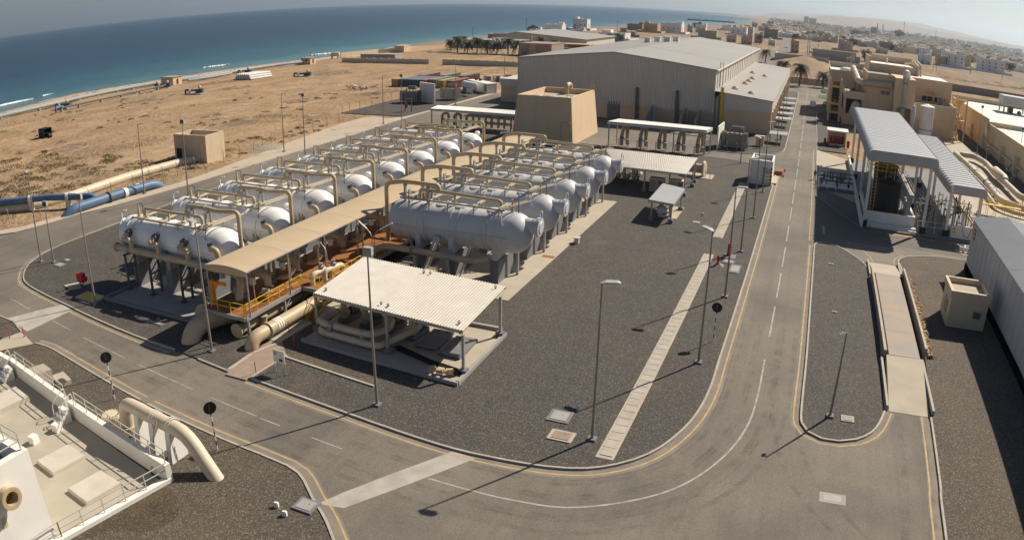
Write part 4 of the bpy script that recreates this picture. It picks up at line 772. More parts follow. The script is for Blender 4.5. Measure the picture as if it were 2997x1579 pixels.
P('barrel', MB().lathe([(0, .75), (2.6, .75), (2.7, 1.0), (2.75, 1.35), (2.95, 1.35)], (-19.3, 125.6, 1.4), (1, -.12, 0), 24), cream_p, t, 40); P('mouth_disc', MB().lathe([(0, 1.25), (.1, 1.2), (.14, .6)], (-16.35, 125.25, 1.4), (1, -.12, 0), 24), cream_p, t, 40); P('pad', MB().box(-19.6, 123.6, .02, -14.8, 127.2, .16), concrete, t); P('rail', MB().tube(bend([(-16.0, 124.0, .1), (-16.0, 124.0, 1.3), (-15.2, 124, 1.3), (-15.2, 124, .1)], .2, 3), .04, 6), steel_d, t, 60)
ss = shed('pump_shelter', 'small grey-roofed shelter over a pump out on the gravel', (-19.5, 95.4, 2.75), (-16.0, 94.6, 2.75), (-15.9, 102.6, 3.05), (-19.4, 104.2, 3.05), 22, [(-19.0, 95.4, 2.75), (-16.3, 95.0, 2.75), (-16.2, 101.9, 3.0), (-19.0, 102.6, 3.0)], roofg)
P('pad', MB().box(-18.2, 97.0, .02, -15.9, 103.4, .18), concrete, ss)
t = thing('water_pump', 'grey pump set standing under the small gravel shelter', 'pump', (-17.6, 97.6, .1)); P('motor', MB().lathe([(0, .2), (.04, .5), (1.2, .5), (1.3, .3)], (-18.2, 97.0, .95), (.3, 1, 0), 14).box(-18.4, 96.9, .18, -17.4, 98.2, .5), grey_t, t, 40); P('panel_board', MB().box(-17.1, 97.6, .18, -16.7, 98.4, 1.9), wallc, t); P('pipework', MB().tube(bend([(-17.6, 98.2, .9), (-17.4, 99.6, .9), (-17.4, 99.6, 2.2)], .3, 4), .12, 8), cream_p, t, 50)
bs = shed('dosing_shed', 'long narrow white-edged roof over the row of five goosenecks', (-38.3, 143.4, 4.95), (-18.95, 144.0, 4.95), (-18.3, 147.6, 5.05), (-37.1, 147.2, 5.05), 70, [(-38.0, 143.6, 4.9), (-31.6, 143.8, 4.9), (-25.2, 143.9, 4.9), (-19.1, 144.2, 4.9), (-18.5, 147.2, 5.0), (-31.5, 147.0, 5.0), (-37.2, 147.0, 5.0)], roofw, .55, footing=False)
for i in range(5):
    x = -35.2 + 3.75 * i
    t = thing('gooseneck_pump', 'tan gooseneck riser pump, %s from the left under the long narrow roof' % ORD[i], 'pump', (x, 145, .1), 'gooseneck pumps under the long narrow roof')
    P('riser', MB().tube(bend([(x - .35, 144.4, .3), (x - .35, 144.4, 2.6), (x, 145.0, 4.1), (x + .5, 145.2, 4.2), (x + .6, 145.3, .4)], .6, 6), .36, 14), tan_p, t, 50)
    P('elbow_flange', MB().ring((x + .1, 145.0, 4.15), (1, .3, 0), .36, .12, .18, 16), cream_p, t); P('base_frame', MB().box(x - 1.0, 144.0, .1, x - .9, 144.1, 1.6).box(x + .9, 144.0, .1, x + 1.0, 144.1, 1.6).box(x - 1.0, 144.0, 1.5, x + 1.0, 145.2, 1.6).box(x - 1.0, 145.1, .1, x - .9, 145.2, 1.6).box(x + .9, 145.1, .1, x + 1.0, 145.2, 1.6), steel, t)
    P('collar', MB().ring((x - .35, 144.4, 1.9), (0, 0, 1), .34, .3, .08, 14), steel_d, t)
solo('tie_pipe', MB().tube([(-35.2, 145.1, 3.5), (-18.4, 145.6, 3.4)], .09, 8), cream_p, 'thin horizontal pipe linking the five tan goosenecks', 'pipe', None, 60)
ls = shed('pipe_rack_shed', 'long low white roof over dark pipework left of the tan tower', (-80.4, 149.6, 4.0), (-59.6, 148.8, 4.0), (-61.6, 154.0, 4.05), (-81.2, 154.6, 4.05), 60, [(-80.2, 150, 3.9), (-74, 149.8, 3.9), (-67, 149.6, 3.9), (-61, 149.4, 3.9)], roofw, .5, footing=False)
t = thing('rack_piping', 'tan looping pipes in the shade of the long low white roof', 'piping', (-70, 151, .1))
for i in range(6): P('loop', MB().tube(bend([(-78 + 3 * i, 150.8, .4), (-78 + 3 * i, 150.8, 2.8), (-76.6 + 3 * i, 151.2, 3.0), (-76.6 + 3 * i, 151.2, .4)], .7, 5), .3, 10), tan_p, t, 50)
P('collector', MB().tube([(-79, 152.4, 1.2), (-62, 152.2, 1.2)], .4, 12), tan_p, t, 50)
# ------------------------------------------------------------------ tan tapered tower
t = thing('tapered_tower', 'windowless tan tower with sloping walls and an open parapet roof', 'building', (-50.6, 149, .1))
lo_ = [(-57.1, 140.4), (-44.3, 140.4), (-44.3, 158.0), (-57.1, 158.0)]; hi_ = [(-56.3, 141.2), (-45.1, 141.2), (-45.1, 157.2), (-56.3, 157.2)]
hin = [(-55.9, 141.6), (-45.5, 141.6), (-45.5, 156.8), (-55.9, 156.8)]
mb = MB(); V = [(x, y, .05) for x, y in lo_] + [(x, y, 9.3) for x, y in hi_] + [(x, y, 9.3) for x, y in hin] + [(x, y, 8.2) for x, y in hin]
mb.add(V, [(i, (i + 1) % 4, 4 + (i + 1) % 4, 4 + i) for i in range(4)] + [(4 + i, 4 + (i + 1) % 4, 8 + (i + 1) % 4, 8 + i) for i in range(4)] + [(8 + i, 8 + (i + 1) % 4, 12 + (i + 1) % 4, 12 + i) for i in range(4)])
P('wall', mb, wallt, t); P('roof', MB().sheet(hin, 8.2), concrete, t)
for x, y in ((-52.6, 144.2), (-49.2, 143.6), (-46.6, 143.9)): P('roof_vent', MB().lathe([(0, .35), (.5, .35), (.5, .55), (.75, .5), (.95, .2)], (x, y, 8.2), (0, 0, 1), 14), roofw, t, 40)
P('duct', MB().tube(bend([(-50.6, 155, 8.2), (-50.6, 155, 10.2), (-50.6, 157.6, 10.2), (-50.6, 157.9, 8.5)], .9, 6), .5, 14), tan_p, t, 50)
P('ladder_cage', MB().tube(bend([(-45.6, 156.2, 8.3), (-45.6, 156.2, 10.4), (-44.9, 156.2, 10.4), (-44.9, 156.2, 9.2)], .2, 3), .04, 6).tube(bend([(-45.6, 155.6, 8.3), (-45.6, 155.6, 10.4), (-44.9, 155.6, 10.4), (-44.9, 155.6, 9.2)], .2, 3), .04, 6).bar((-45.6, 155.6, 10), (-45.6, 156.2, 10), .04).bar((-45.6, 155.6, 9.4), (-45.6, 156.2, 9.4), .04), yellow, t)
P('roof_pipe', MB().tube([(-55, 146, 8.6), (-51, 146, 8.6)], .25, 8).tube([(-49, 150, 8.5), (-46, 150, 8.5)], .1, 6), tan_p, t, 50)
P('door_pipe', MB().tube(bend([(-46.8, 140.2, 1.5), (-46.8, 140.3, 4.6), (-44.9, 140.3, 4.6), (-44.9, 140.2, 1.5)], .3, 3), .1, 6), tan_p, t, 50)
# ------------------------------------------------------------------ turbine hall and annex
t = thing('turbine_hall', 'huge grey corrugated hall with a low gable roof and tan base', 'building', (-47, 181, 0))
HX0, HX1, HY0, HY1, EV, RG = -71.8, -22.4, 180.5, 318.0, 13.8, 16.3
P('base_wall', MB().box(HX0, HY0, 0, HX1, HY1, 3.6), wallt, t)
def ribwall(xa, xb, y, z0, ztop, pitch=.62, dep=.10, flip=1):
    mb = MB(); n = int(abs(xb - xa) / pitch); V = []; F = []
    for i in range(n + 1):
        for f, d in ((0, 0), (.35, 0), (.5, dep), (.85, dep)):
            x = xa + (xb - xa) * min(1, (i + f) / n); V += [(x, y - flip * d, z0), (x, y - flip * d, ztop(x))]
    k = len(V) // 2; mb.add(V, [(2 * i, 2 * i + 2, 2 * i + 3, 2 * i + 1) for i in range(k - 1)]); return mb
P('gable_cladding', ribwall(HX0, HX1, HY0 - .06, 3.5, lambda x: EV + (RG - EV) * (1 - abs((x + 47.1) / 24.7)) - .05), clad, t)
P('side_cladding', MB().box(HX1 - .05, HY0, 3.5, HX1 + .06, HY1, EV).box(HX0 - .06, HY0, 3.5, HX0 + .05, HY1, EV).box(HX0, HY1 - .1, 3.6, HX1, HY1, EV), clad, t)
for i in range(24): P('wall_rib', MB().box(HX1 + .06, HY0 + 3 + i * 5.8, 3.5, HX1 + .22, HY0 + 3.25 + i * 5.8, EV - .3), clad, t)
P('roof_slope', MB().add([(HX0 - .3, HY0 - .4, EV), (-47.1, HY0 - .4, RG), (-47.1, HY1, RG), (HX0 - .3, HY1, EV), (HX0 - .3, HY0 - .4, EV - .25), (-47.1, HY0 - .4, RG - .25), (-47.1, HY1, RG - .25), (HX0 - .3, HY1, EV - .25)], [(0, 1, 2, 3), (7, 6, 5, 4), (0, 4, 5, 1), (2, 6, 7, 3), (3, 7, 4, 0)]), hroof, t)
P('roof_slope', MB().add([(-47.09, HY0 - .4, RG), (HX1 + .4, HY0 - .4, EV), (HX1 + .4, HY1, EV), (-47.09, HY1, RG), (-47.09, HY0 - .4, RG - .25), (HX1 + .4, HY0 - .4, EV - .25), (HX1 + .4, HY1, EV - .25), (-47.09, HY1, RG - .25)], [(0, 1, 2, 3), (7, 6, 5, 4), (0, 4, 5, 1), (1, 5, 6, 2), (2, 6, 7, 3)]), hroof, t)
for i in range(1, 4): P('roof_seam', MB().add([(HX0, HY0 + i * 34, EV + .06), (-47.1, HY0 + i * 34, RG + .06), (HX1, HY0 + i * 34, EV + .06), (HX1, HY0 + i * 34 + .3, EV + .06), (-47.1, HY0 + i * 34 + .3, RG + .06), (HX0, HY0 + i * 34 + .3, EV + .06)], [(0, 1, 4, 5), (1, 2, 3, 4)]), steel_d, t)
P('gutter', MB().box(HX1 + .4, HY0 - .4, EV - .35, HX1 + .65, HY1, EV - .05), roofw, t)
P('corner_trim', MB().box(HX1 - .12, HY0 - .2, 0, HX1 + .12, HY0 - .08, EV - .2).box(HX0 - .1, HY0 - .2, 0, HX0 + .1, HY0 - .08, EV - .2), clad, t)
for x, y in ((-55.6, 257), (-53.2, 262), (-50.9, 266), (-48.8, 257), (-46.6, 261)):
    zz = RG - 2.5 * abs(x + 47.1) / 24.7; P('roof_vent', MB().box(x - .95, y - .9, zz - .1, x + .95, y + .9, zz + 1.6).box(x - 1.1, y - 1.05, zz + 1.5, x + 1.1, y + 1.05, zz + 1.75), roofw, t)
for x in (-41.0, -31.2): P('cable_duct', MB().box(x - .35, HY0 - .75, 0, x + .35, HY0 - .16, 7.6).add([(x - .35, HY0 - .75, 7.6), (x + .35, HY0 - .75, 7.6), (x + .35, HY0 - .16, 8.1), (x - .35, HY0 - .16, 8.1)], [(0, 1, 2, 3)]), steel_d, t)
P('roller_door', MB().box(-48.4, HY0 - .14, 0, -45.2, HY0 - .02, 4.2), concrete_d, t)
P('ladder', MB().bar((-22.1, 186, 6), (-22.1, 186, 15.2), .06).bar((-22.1, 186.7, 6), (-22.1, 186.7, 15.2), .06).add([(-22.1, 186, 6 + .1)], []).bar((-21.4, 186, 9), (-21.4, 186, 15.2), .05).bar((-21.4, 186.7, 9), (-21.4, 186.7, 15.2), .05).box(-22.1, 186, 15.1, -21.4, 186.7, 15.15), steel_d, t)
for i, x in enumerate((-37.0, -29.0, -25.5)): solo('firewall', MB().prism([(x - .15, 172), (x + .15, 172), (x + .15, 180), (x - .15, 180)], 0, lambda px, py: 2.2 + .25 * (py - 172)), concrete_g, 'grey sloping blast wall standing before the hall, %s from the left' % ORD[i], 'wall', 'grey blast walls before the hall')
t = thing('hall_annex', 'lower grey and tan annex with a pale flat roof beside the hall', 'building', (-14, 179, 0))
AX0, AX1, AY0, AY1 = -20.4, -8.6, 178.6, 300.0
P('base_wall', MB().box(AX0, AY0, 0, AX1, AY1, 5.2), wallt, t); P('cladding', MB().add([(AX0, AY0 - .05, 5.2), (AX1 + .05, AY0 - .05, 5.2), (AX1 + .05, AY0 - .05, 7.9), (AX0, AY0 - .05, 8.9), (AX1 + .05, AY1, 5.2), (AX1 + .05, AY1, 7.9), (AX0, AY1, 5.2), (AX0, AY1, 8.9)], [(0, 1, 2, 3), (1, 4, 5, 2), (4, 6, 7, 5)]), clad, t)
P('roof', MB().add([(AX0 - 2, AY0 - .25, 9.05), (AX1 + .3, AY0 - .25, 7.95), (AX1 + .3, AY1, 7.95), (AX0 - 2, AY1, 9.05), (AX0 - 2, AY0 - .25, 8.85), (AX1 + .3, AY0 - .25, 7.75), (AX1 + .3, AY1, 7.75), (AX0 - 2, AY1, 8.85)], [(0, 1, 2, 3), (7, 6, 5, 4), (0, 4, 5, 1), (1, 5, 6, 2), (2, 6, 7, 3)]), hroof, t)
for x, y in ((-18.6, 190), (-14.2, 186), (-17.6, 207), (-17.4, 216), (-17.2, 226), (-18.8, 246), (-14.6, 242)): P('roof_vent', MB().lathe([(0, .95), (.25, .95), (.45, .7), (.75, .45), (.8, .05)], (x, y, 8.35 - .095 * (x + 14.5)), (0, 0, 1), 12), wallc, t, 30)
for i in range(16): P('pilaster', MB().box(AX1, 181 + i * 7.6, 0, AX1 + .35, 181.6 + i * 7.6, 5.15), wallc, t)
for i in range(8): P('louvre', MB().box(AX1, 184 + i * 15.2, 1.2, AX1 + .08, 187 + i * 15.2, 3.4), steel_d, t)
P('yellow_ladder', MB().bar((-20.7, 178.3, 0), (-20.7, 178.3, 10.2), .12).bar((-20.0, 178.3, 0), (-20.0, 178.3, 10.2), .12).bar((-20.35, 178.2, 1), (-20.35, 178.2, 10), .5, .06), yellow, t)
for i in range(4): solo('downpipe', MB().tube(bend([(-22.0 + .28 * i, 179.8, 0), (-22.0 + .28 * i, 179.8, 6.6 + .4 * i), (-22.0 + .28 * i, 180.3, 7.2 + .4 * i)], .4, 3), .12, 8), (steel, cream_p, roofw, steel)[i], 'vertical service pipe at the hall corner, %s from the left' % ORD[i], 'pipe', 'service pipes at the hall corner', 60)
solo('lean_to', MB().box(-83.0, 196, 0, -72.0, 240, 4.5), wallt, 'tan lean-to building at the left foot of the big hall', 'building')
P('lean_to_roof', MB().box(-83.2, 195.8, 4.5, -71.9, 240, 6.4), clad, bpy.data.objects['lean_to'])
# ------------------------------------------------------------------ lamp posts
def lamp(label, x, y, h=11.2, hd=None, kind='arm', gnd=.1):
    t = thing('lamp_post', label, 'lamp post', (x, y, gnd), 'lamp posts of the plant'); hd = hd if hd is not None else 0.0
    P('base', MB().box(x - .28, y - .28, gnd - .05, x + .28, y + .28, gnd + .14), concrete_d, t)
    P('pole', MB().tube([(x, y, gnd), (x, y, h * .5), (x, y, h)], [.11, .085, .055], 8), pole_m, t, 60)
    c, s = math.cos(hd), math.sin(hd)
    if kind == 'arm':
        P('lamp_head', MB().add([(x + c * u - s * v, y + s * u + c * v, h + z) for u, v, z in ((-.1, -.1, -.02), (-.1, .1, -.02), (.25, .24, .10), (.25, -.24, .10), (.95, .24, .14), (.95, -.24, .14), (1.15, .1, .06), (1.15, -.1, .06), (.25, .24, .0), (.25, -.24, .0), (.95, .24, .02), (.95, -.24, .02))],
          [(0, 1, 2, 3), (3, 2, 4, 5), (5, 4, 6, 7), (1, 8, 2), (0, 3, 9), (2, 8, 10, 4), (3, 5, 11, 9), (4, 10, 6), (5, 7, 11), (9, 11, 10, 8), (0, 9, 8, 1), (11, 7, 6, 10)]), roofg, t)
        P('lens', MB().add([(x + c * u - s * v, y + s * u + c * v, h + z) for u, v, z in ((.3, -.2, -.012), (.92, -.2, .005), (.92, .2, .005), (.3, .2, -.012))], [(3, 2, 1, 0)]), wallw, t)
    elif kind == 'flood':
        P('bracket', MB().bar((x - .4 * c, y - .4 * s, h + .05), (x + .4 * c, y + .4 * s, h + .05), .08), steel, t); P('lamp_head', MB().cbox(x - .1 * s, y + .1 * c, h + .12, .62, .34, .55, hd), roofg, t); P('glass_front', MB().cbox(x - .1 * s + .18 * s, y + .1 * c - .18 * c, h + .16, .54, .02, .47, hd), glass, t)
    else:
        P('bracket', MB().bar((x, y, h - .1), (x - .35, y, h - .05), .06), steel, t); P('camera_head', MB().lathe([(0, .05), (.05, .13), (.3, .13), (.34, .05)], (x - .35, y - .2, h - .2), (0, 1, -.3), 10), wallw, t, 40)
    return t
LAMPS = [('lamp post at the far bend of the kerb, beside the blue pipes', -81.5, 49.5, 11.2, 2.8, 'arm'), ('short floodlight post with a black base at the kerb bend', -79.5, 50.1, 7.0, 0.4, 'flood'), ('floodlight post beside the yellow pit and red hose cabinet', -62.9, 43.8, 10.8, 0.3, 'flood'),
  ('lamp post in front of the first white tank', -43.7, 41.4, 11.3, 2.9, 'arm'), ('tall floodlight post in front of the near pump shed', -26.4, 40.1, 11.2, .1, 'flood'), ('lamp post near the curve of the road by the trench end', -11.05, 41.9, 11.2, .2, 'arm'), ('lamp post nearest the round black sign on the main road', -6.3, 56.0, 11.2, 2.6, 'arm'),
  ('lamp post beside the two red hydrants', -6.15, 71.5, 11.2, .1, 'arm'), ('fourth lamp post along the main road verge', -6.2, 86.9, 11.2, .4, 'arm'), ('fifth lamp post along the main road verge', -6.1, 102.8, 11.2, 2.7, 'arm'), ('lamp post standing just before the white kiosk', -6.0, 119.1, 11.2, .3, 'arm'), ('thin camera post on the right-hand gravel island', 4.6, 50.7, 6.8, .3, 'cam'),
  ('lamp post on the far pavement beside the blue pipe', -94.8, 79.2, 11.2, .5, 'arm'), ('lamp post behind the first white tanks, on the road inner kerb', -86.0, 80.7, 11.2, .4, 'flood'), ('lamp post on the wide pavement by the chain fence', -93.1, 113.7, 11.2, .5, 'arm'), ('lamp post at the inner kerb behind the middle white tanks', -85.6, 110.6, 11.2, .4, 'flood'),
  ('lamp post at the far end of the wide pavement', -92.0, 148.6, 11.2, .5, 'arm'), ('bare-looking lamp post behind the farthest white tank', -85.4, 145.7, 11.2, .4, 'flood'), ('lamp post in front of the white fuel tank', -91.1, 184.1, 11.2, .5, 'arm'), ('lamp post beside the white generator container', -91.3, 218, 11.2, .5, 'arm'),
  ('short camera post near the transformer', -11.7, 140.5, 6.8, .3, 'cam'), ('lamp post before the parking awnings of the annex', -6.2, 164, 11.2, .4, 'arm'), ('lamp post beside the second parking awning', -6.2, 186, 11.2, .4, 'arm'), ('lamp post farthest along the annex awnings', -6.2, 208.6, 11.5, .4, 'arm'),
  ('floodlight post before the long cream boundary building', 43.2, 190.5, 11.7, -.4, 'flood'), ('lamp post at the right picture edge before the white roof', 51.0, 178.5, 9.2, -.4, 'flood'), ('short lamp post among the cream pipes on the right', 42.6, 177.2, 4.0, -.4, 'flood')]
for l in LAMPS: lamp(*l)
# ------------------------------------------------------------------ kiosk and speed sign, round signs, hydrants
t = thing('white_kiosk', 'white roofless box kiosk beside the main road', 'kiosk', (-6.9, 127, .1))
P('wall', MB().box(-8.7, 124.4, .05, -5.0, 124.65, 4.1).box(-8.7, 130.2, .05, -5.0, 130.45, 4.1).box(-8.7, 124.65, .05, -8.45, 130.2, 4.1).box(-5.25, 124.65, .05, -5.0, 130.2, 4.1), wallw, t); P('roof', MB().box(-8.45, 124.65, 3.2, -5.25, 130.2, 3.35), concrete_g, t)
P('plinth', MB().box(-8.75, 124.3, .0, -4.95, 130.5, .12), concrete_d, t); P('roof_unit', MB().box(-8.1, 127.4, 3.35, -7.5, 128.2, 4.1), wallw, t)  # dark kiosk foot: its colour stands in for a shadow gap below the walls
def hazard(x0):
    for i in range(9): P('hazard_stripe', MB().add([(x0, 124.33, .25 + .3 * i), (x0 + .28, 124.33, .40 + .3 * i), (x0 + .28, 124.33, .70 + .3 * i), (x0, 124.33, .55 + .3 * i), (x0, 124.4, .25 + .3 * i), (x0 + .28, 124.4, .40 + .3 * i), (x0 + .28, 124.4, .70 + .3 * i), (x0, 124.4, .55 + .3 * i)], [(0, 1, 2, 3), (0, 4, 5, 1), (3, 2, 6, 7)]), yellow if i % 2 else black, t)
hazard(-6.5); hazard(-5.32)
def ring_sign(label, x, y, face_y, digits=None, h=3.3, gnd=.1):
    t = thing('round_sign', label, 'road sign', (x, y, gnd), 'round road signs on striped posts')
    n = 8
    for i in range(n): P('pole_band', MB().tube([(x, y, gnd + (h - .35) * i / n), (x, y, gnd + (h - .35) * (i + 1) / n)], .04, 7), (wallw, black)[i % 2], t, 60)
    nrm = (0, -1, 0) if abs(x) < 10 else (.86, -.5, 0)
    P('disc', MB().lathe([(0, .45), (.03, .45)], (x + .05 * nrm[0], y + .05 * nrm[1], h), nrm, 24), wallw if digits else black, t, 40)
    if digits:
        P('rim', MB().ring((x, y - .1, h), (0, 1, 0), .36, .025, .07, 24), black, t)
        yv = y - .115; g = MB()
        def st(pts, w=.045): 
            for a, c in zip(pts, pts[1:]): g.bar((x + a[0], yv, h + a[1]), (x + c[0], yv, h + c[1]), w, .02)
        st([(-.24, -.06), (-.17, -.01), (-.07, -.03), (-.08, -.1), (-.24, -.24), (-.06, -.24)]); st([(.04, -.02), (.16, -.02), (.2, -.12), (.16, -.24), (.04, -.24), (.0, -.12), (.04, -.02)])
        st([(-.10, .26), (-.06, .20), (.03, .20), (.06, .26)]); st([(-.08, .22), (-.06, .06)]); st([(.10, .12), (.15, .12)], .06)
        P('digits', g, black, t)
    else: P('back_bracket', MB().box(x - .05, y - .09, h - .25, x + .05, y - .045, h + .25), steel_d, t)
    return t
ring_sign('round white speed sign reading 20 before the kiosk', -5.75, 123.6, 1, '20', 2.7); ring_sign('black-backed round sign on a striped post by the main road', -5.75, 60.5, 1)
ring_sign('black-backed round sign beside the basin railing, left of the pair', -45.0, 31.3, 1, None, 3.6, .06); ring_sign('black-backed round sign near the cream arched pipe, right of the pair', -32.9, 30.1, 1, None, 3.3, .06)
solo('hydrant', MB().lathe([(0, .22), (.08, .22), (.1, .12), (.7, .12), (.72, .17), (.8, .17), (.95, .05)], (-8.15, 80.8, .3), (0, 0, 1), 12).tube([(-8.4, 80.8, .85), (-7.9, 80.8, .85)], .07, 8), red, 'red fire hydrant on a pointed grey block', 'hydrant', None, 40)
solo('hydrant_block', MB().frustum([(-8.9, 80.1), (-7.4, 80.1), (-7.4, 81.5), (-8.9, 81.5)], .05, [(-8.4, 80.6), (-7.9, 80.6), (-7.9, 81.0), (-8.4, 81.0)], .32), concrete_d, 'pointed grey concrete block under the red hydrant', 'block')
t = thing('hose_cabinet', 'tall thin red hose cabinet beside the hydrant slabs', 'cabinet', (-7.3, 84.4, .1)); P('case', MB().box(-7.55, 84.2, .1, -7.1, 84.6, 1.7), red, t); P('foot', MB().box(-7.9, 83.2, .05, -6.5, 84.9, .3), concrete_d, t)
for x, y, w_, d_, l in ((-6.15, 80.3, 1.2, 2.8, 'large grey valve-pit slab beside the lamp post and hydrant'), (-7.1, 82.6, 1.3, 1.5, 'smaller grey slab behind the hydrant'), (-13.15, 96.8, .9, .9, 'small white cover slab alone in the gravel'), (-13.98, 43.9, 1.6, 1.6, 'square grey manhole cover near the trench end'), (-13.05, 41.5, 1.7, 1.3, 'brown-topped manhole cover near the lamp post at the curve'), (5.95, 50.7, 1.0, .9, 'pale square manhole on the right-hand island'), (-24.0, 28.0, 1.4, 1.2, 'grey drain cover at the corner of the forecourt'), (-77.8, 49.8, 1.5, 1.1, 'dark manhole slab near the bend of the far kerb'), (-78.4, 51.4, .9, .7, 'small pale slab behind the dark manhole at the kerb bend'), (4.9, 71.8, .5, .35, 'little pale marker plate in the middle of the island'), (4.6, 87.0, .6, .4, 'little pale marker plate near the top of the island'), (-53.2, 43.3, 2.6, .5, 'long grey drain cover in the shadow before the first tank')):
    t = thing('manhole', l, 'manhole', (x, y, .1)); P('frame', MB().box(x - w_ / 2, y - d_ / 2, .0, x + w_ / 2, y + d_ / 2, .17), concrete_d if 'grey' in l or 'dark' in l else concrete, t); P('lid', MB().box(x - w_ * .36, y - d_ * .36, .17, x + w_ * .36, y + d_ * .36, .20), concrete_g if 'brown' not in l else brick_m, t); P('lifting_hole', MB().lathe([(0, .04), (.01, .04)], (x + w_ * .1, y + d_ * .1, .2), (0, 0, 1), 8), black, t)
struct('road_manhole', MB().box(4.2, 39.9, -.02, 5.9, 41.0, .008), concrete_g)
P('lid', MB().box(4.5, 40.15, .008, 5.6, 40.8, .014), patch_m, bpy.data.objects['road_manhole'])
for x, y, l in ((-25.55, 27.1, 'small white block on the forecourt gravel, the farther one'), (-24.6, 26.65, 'small white block on the forecourt gravel, the nearer one'), (-13.2, 45.4, 'small white block behind the square manhole cover'), (-12.9, 100.8, 'tiny white block far out on the gravel')): solo('marker_block', MB().cbox(x, y, .05, .28, .2, .3, .4).cbox(x, y, .35, .2, .14, .06, .4), wallw, l, 'block', 'white marker blocks on the gravel')
t = thing('fire_cabinet', 'bright red fire hose cabinet near the left kerb', 'cabinet', (-68.8, 46.6, .1)); P('case', MB().box(-69.35, 46.3, .55, -68.35, 46.9, 1.5), red, t); P('reel', MB().lathe([(0, .3), (.2, .3)], (-68.2, 46.6, .95), (1, 0, 0), 12), red, t, 40); P('leg', MB().box(-69.2, 46.5, .1, -69.1, 46.6, .55).box(-68.6, 46.5, .1, -68.5, 46.6, .55), steel, t)
t = thing('valve_pit', 'square pit with a yellow grating beside the red cabinet', 'pit', (-64.7, 44.6, .1)); P('rim', MB().box(-66.4, 43.7, .02, -63.0, 45.5, .25), kerb_m, t); P('grating', MB().box(-66.1, 43.95, .25, -63.3, 45.25, .27), yellow, t)
solo('cabinet_slab', MB().prism([(-70.9, 45.4), (-68.9, 45.0), (-68.2, 46.0), (-70.0, 46.9)], .05, .2), concrete, 'pale slab in front of the red fire hose cabinet', 'slab')
# ------------------------------------------------------------------ weigh-bridge ramp
t = thing('weighbridge', 'weighbridge lane with a rusty deck between low concrete ramp walls', 'weighbridge', (11.2, 74, 0))
P('ramp', MB().add([(9.3, 53.1, .02), (12.6, 53.1, .02), (12.9, 62.4, .62), (9.5, 62.3, .62), (9.3, 53.1, -.1), (12.6, 53.1, -.1), (12.9, 62.4, -.1), (9.5, 62.3, -.1)], [(0, 1, 2, 3), (0, 4, 5, 1), (1, 5, 6, 2), (3, 7, 4, 0)]), concrete, t)
P('ramp', MB().add([(9.55, 84.6, .62), (12.95, 84.5, .62), (12.7, 90.3, .03), (9.4, 90.2, .03), (9.55, 84.6, -.1), (12.95, 84.5, -.1), (12.7, 90.3, -.1), (9.4, 90.2, -.1)], [(0, 1, 2, 3), (1, 5, 6, 2), (3, 7, 4, 0)]), concrete, t)
deckm = M('weigh_deck', (0.37, 0.27, 0.185), (0.30, 0.255, 0.215), 0.5, 0.9, 0.7, big=(0.35, (0.255, 0.235, 0.215), 0.8))
for i in range(4):
    y0 = 62.4 + 5.53 * i; P('deck_plate', MB().box(9.75, y0, .3, 12.6, y0 + 5.5, .63), deckm, t)
P('side_wall', MB().box(9.25, 62.5, -.05, 9.5, 84.6, .95), steel_b, t); P('side_wall', MB().box(13.1, 63.6, -.05, 13.32, 86.2, 1.15), steel_b, t)
P('gap_shadow', MB().box(12.6, 62.6, -.02, 13.1, 84.5, .02), black, t)  # black strip painted in as the shadow between deck and side wall
P('ramp_kerb', MB().box(12.75, 53.3, .0, 12.95, 62.4, .5).box(9.0, 53.2, 0, 9.2, 62.3, .45).box(12.9, 86.2, 0, 13.12, 90.6, .4).box(9.1, 84.8, 0, 9.3, 90.2, .4), kerb_m, t)
rg_ = MB()
for i in range(900):
    y = rnd(64, 85.5); rg_.cbox(13.65 + abs(random.gauss(0, .28)), y, .08 + rnd(0, .22), rnd(.08, .2), rnd(.08, .2), rnd(.06, .14), rnd(0, 3))
tag(P('stone_bank', rg_, rock_m), 'bank of loose brown stones along the weighbridge wall', 'stones', None, 'stuff')
# small tan house
t = thing('weigh_house', 'small cream flat-roofed weigh house beside the long grey shed', 'building', (18.6, 75, .1))
P('wall', MB().box(16.5, 72.6, 0, 20.5, 77.0, 3.2), wallc, t)
P('parapet', MB().box(16.35, 72.45, 3.2, 20.65, 72.75, 3.85).box(16.35, 76.85, 3.2, 20.65, 77.15, 3.85).box(16.35, 72.75, 3.2, 16.65, 76.85, 3.85).box(20.35, 72.75, 3.2, 20.65, 76.85, 3.85), wallc, t); P('roof', MB().box(16.65, 72.75, 3.2, 20.35, 76.85, 3.32), concrete, t)
w = P('window', MB().box(19.0, 72.5, 1.35, 19.9, 72.6, 2.05), steel_b, t); P('air_conditioner', MB().box(19.1, 72.25, 1.4, 19.75, 72.58, 1.95), steel_d, w)
w = P('window', MB().box(16.44, 74.0, 1.1, 16.5, 75.4, 2.3), glass, t); P('frame', MB().box(16.42, 73.9, 1.0, 16.48, 75.5, 1.1).box(16.42, 73.9, 2.3, 16.48, 75.5, 2.4), wallc, w)
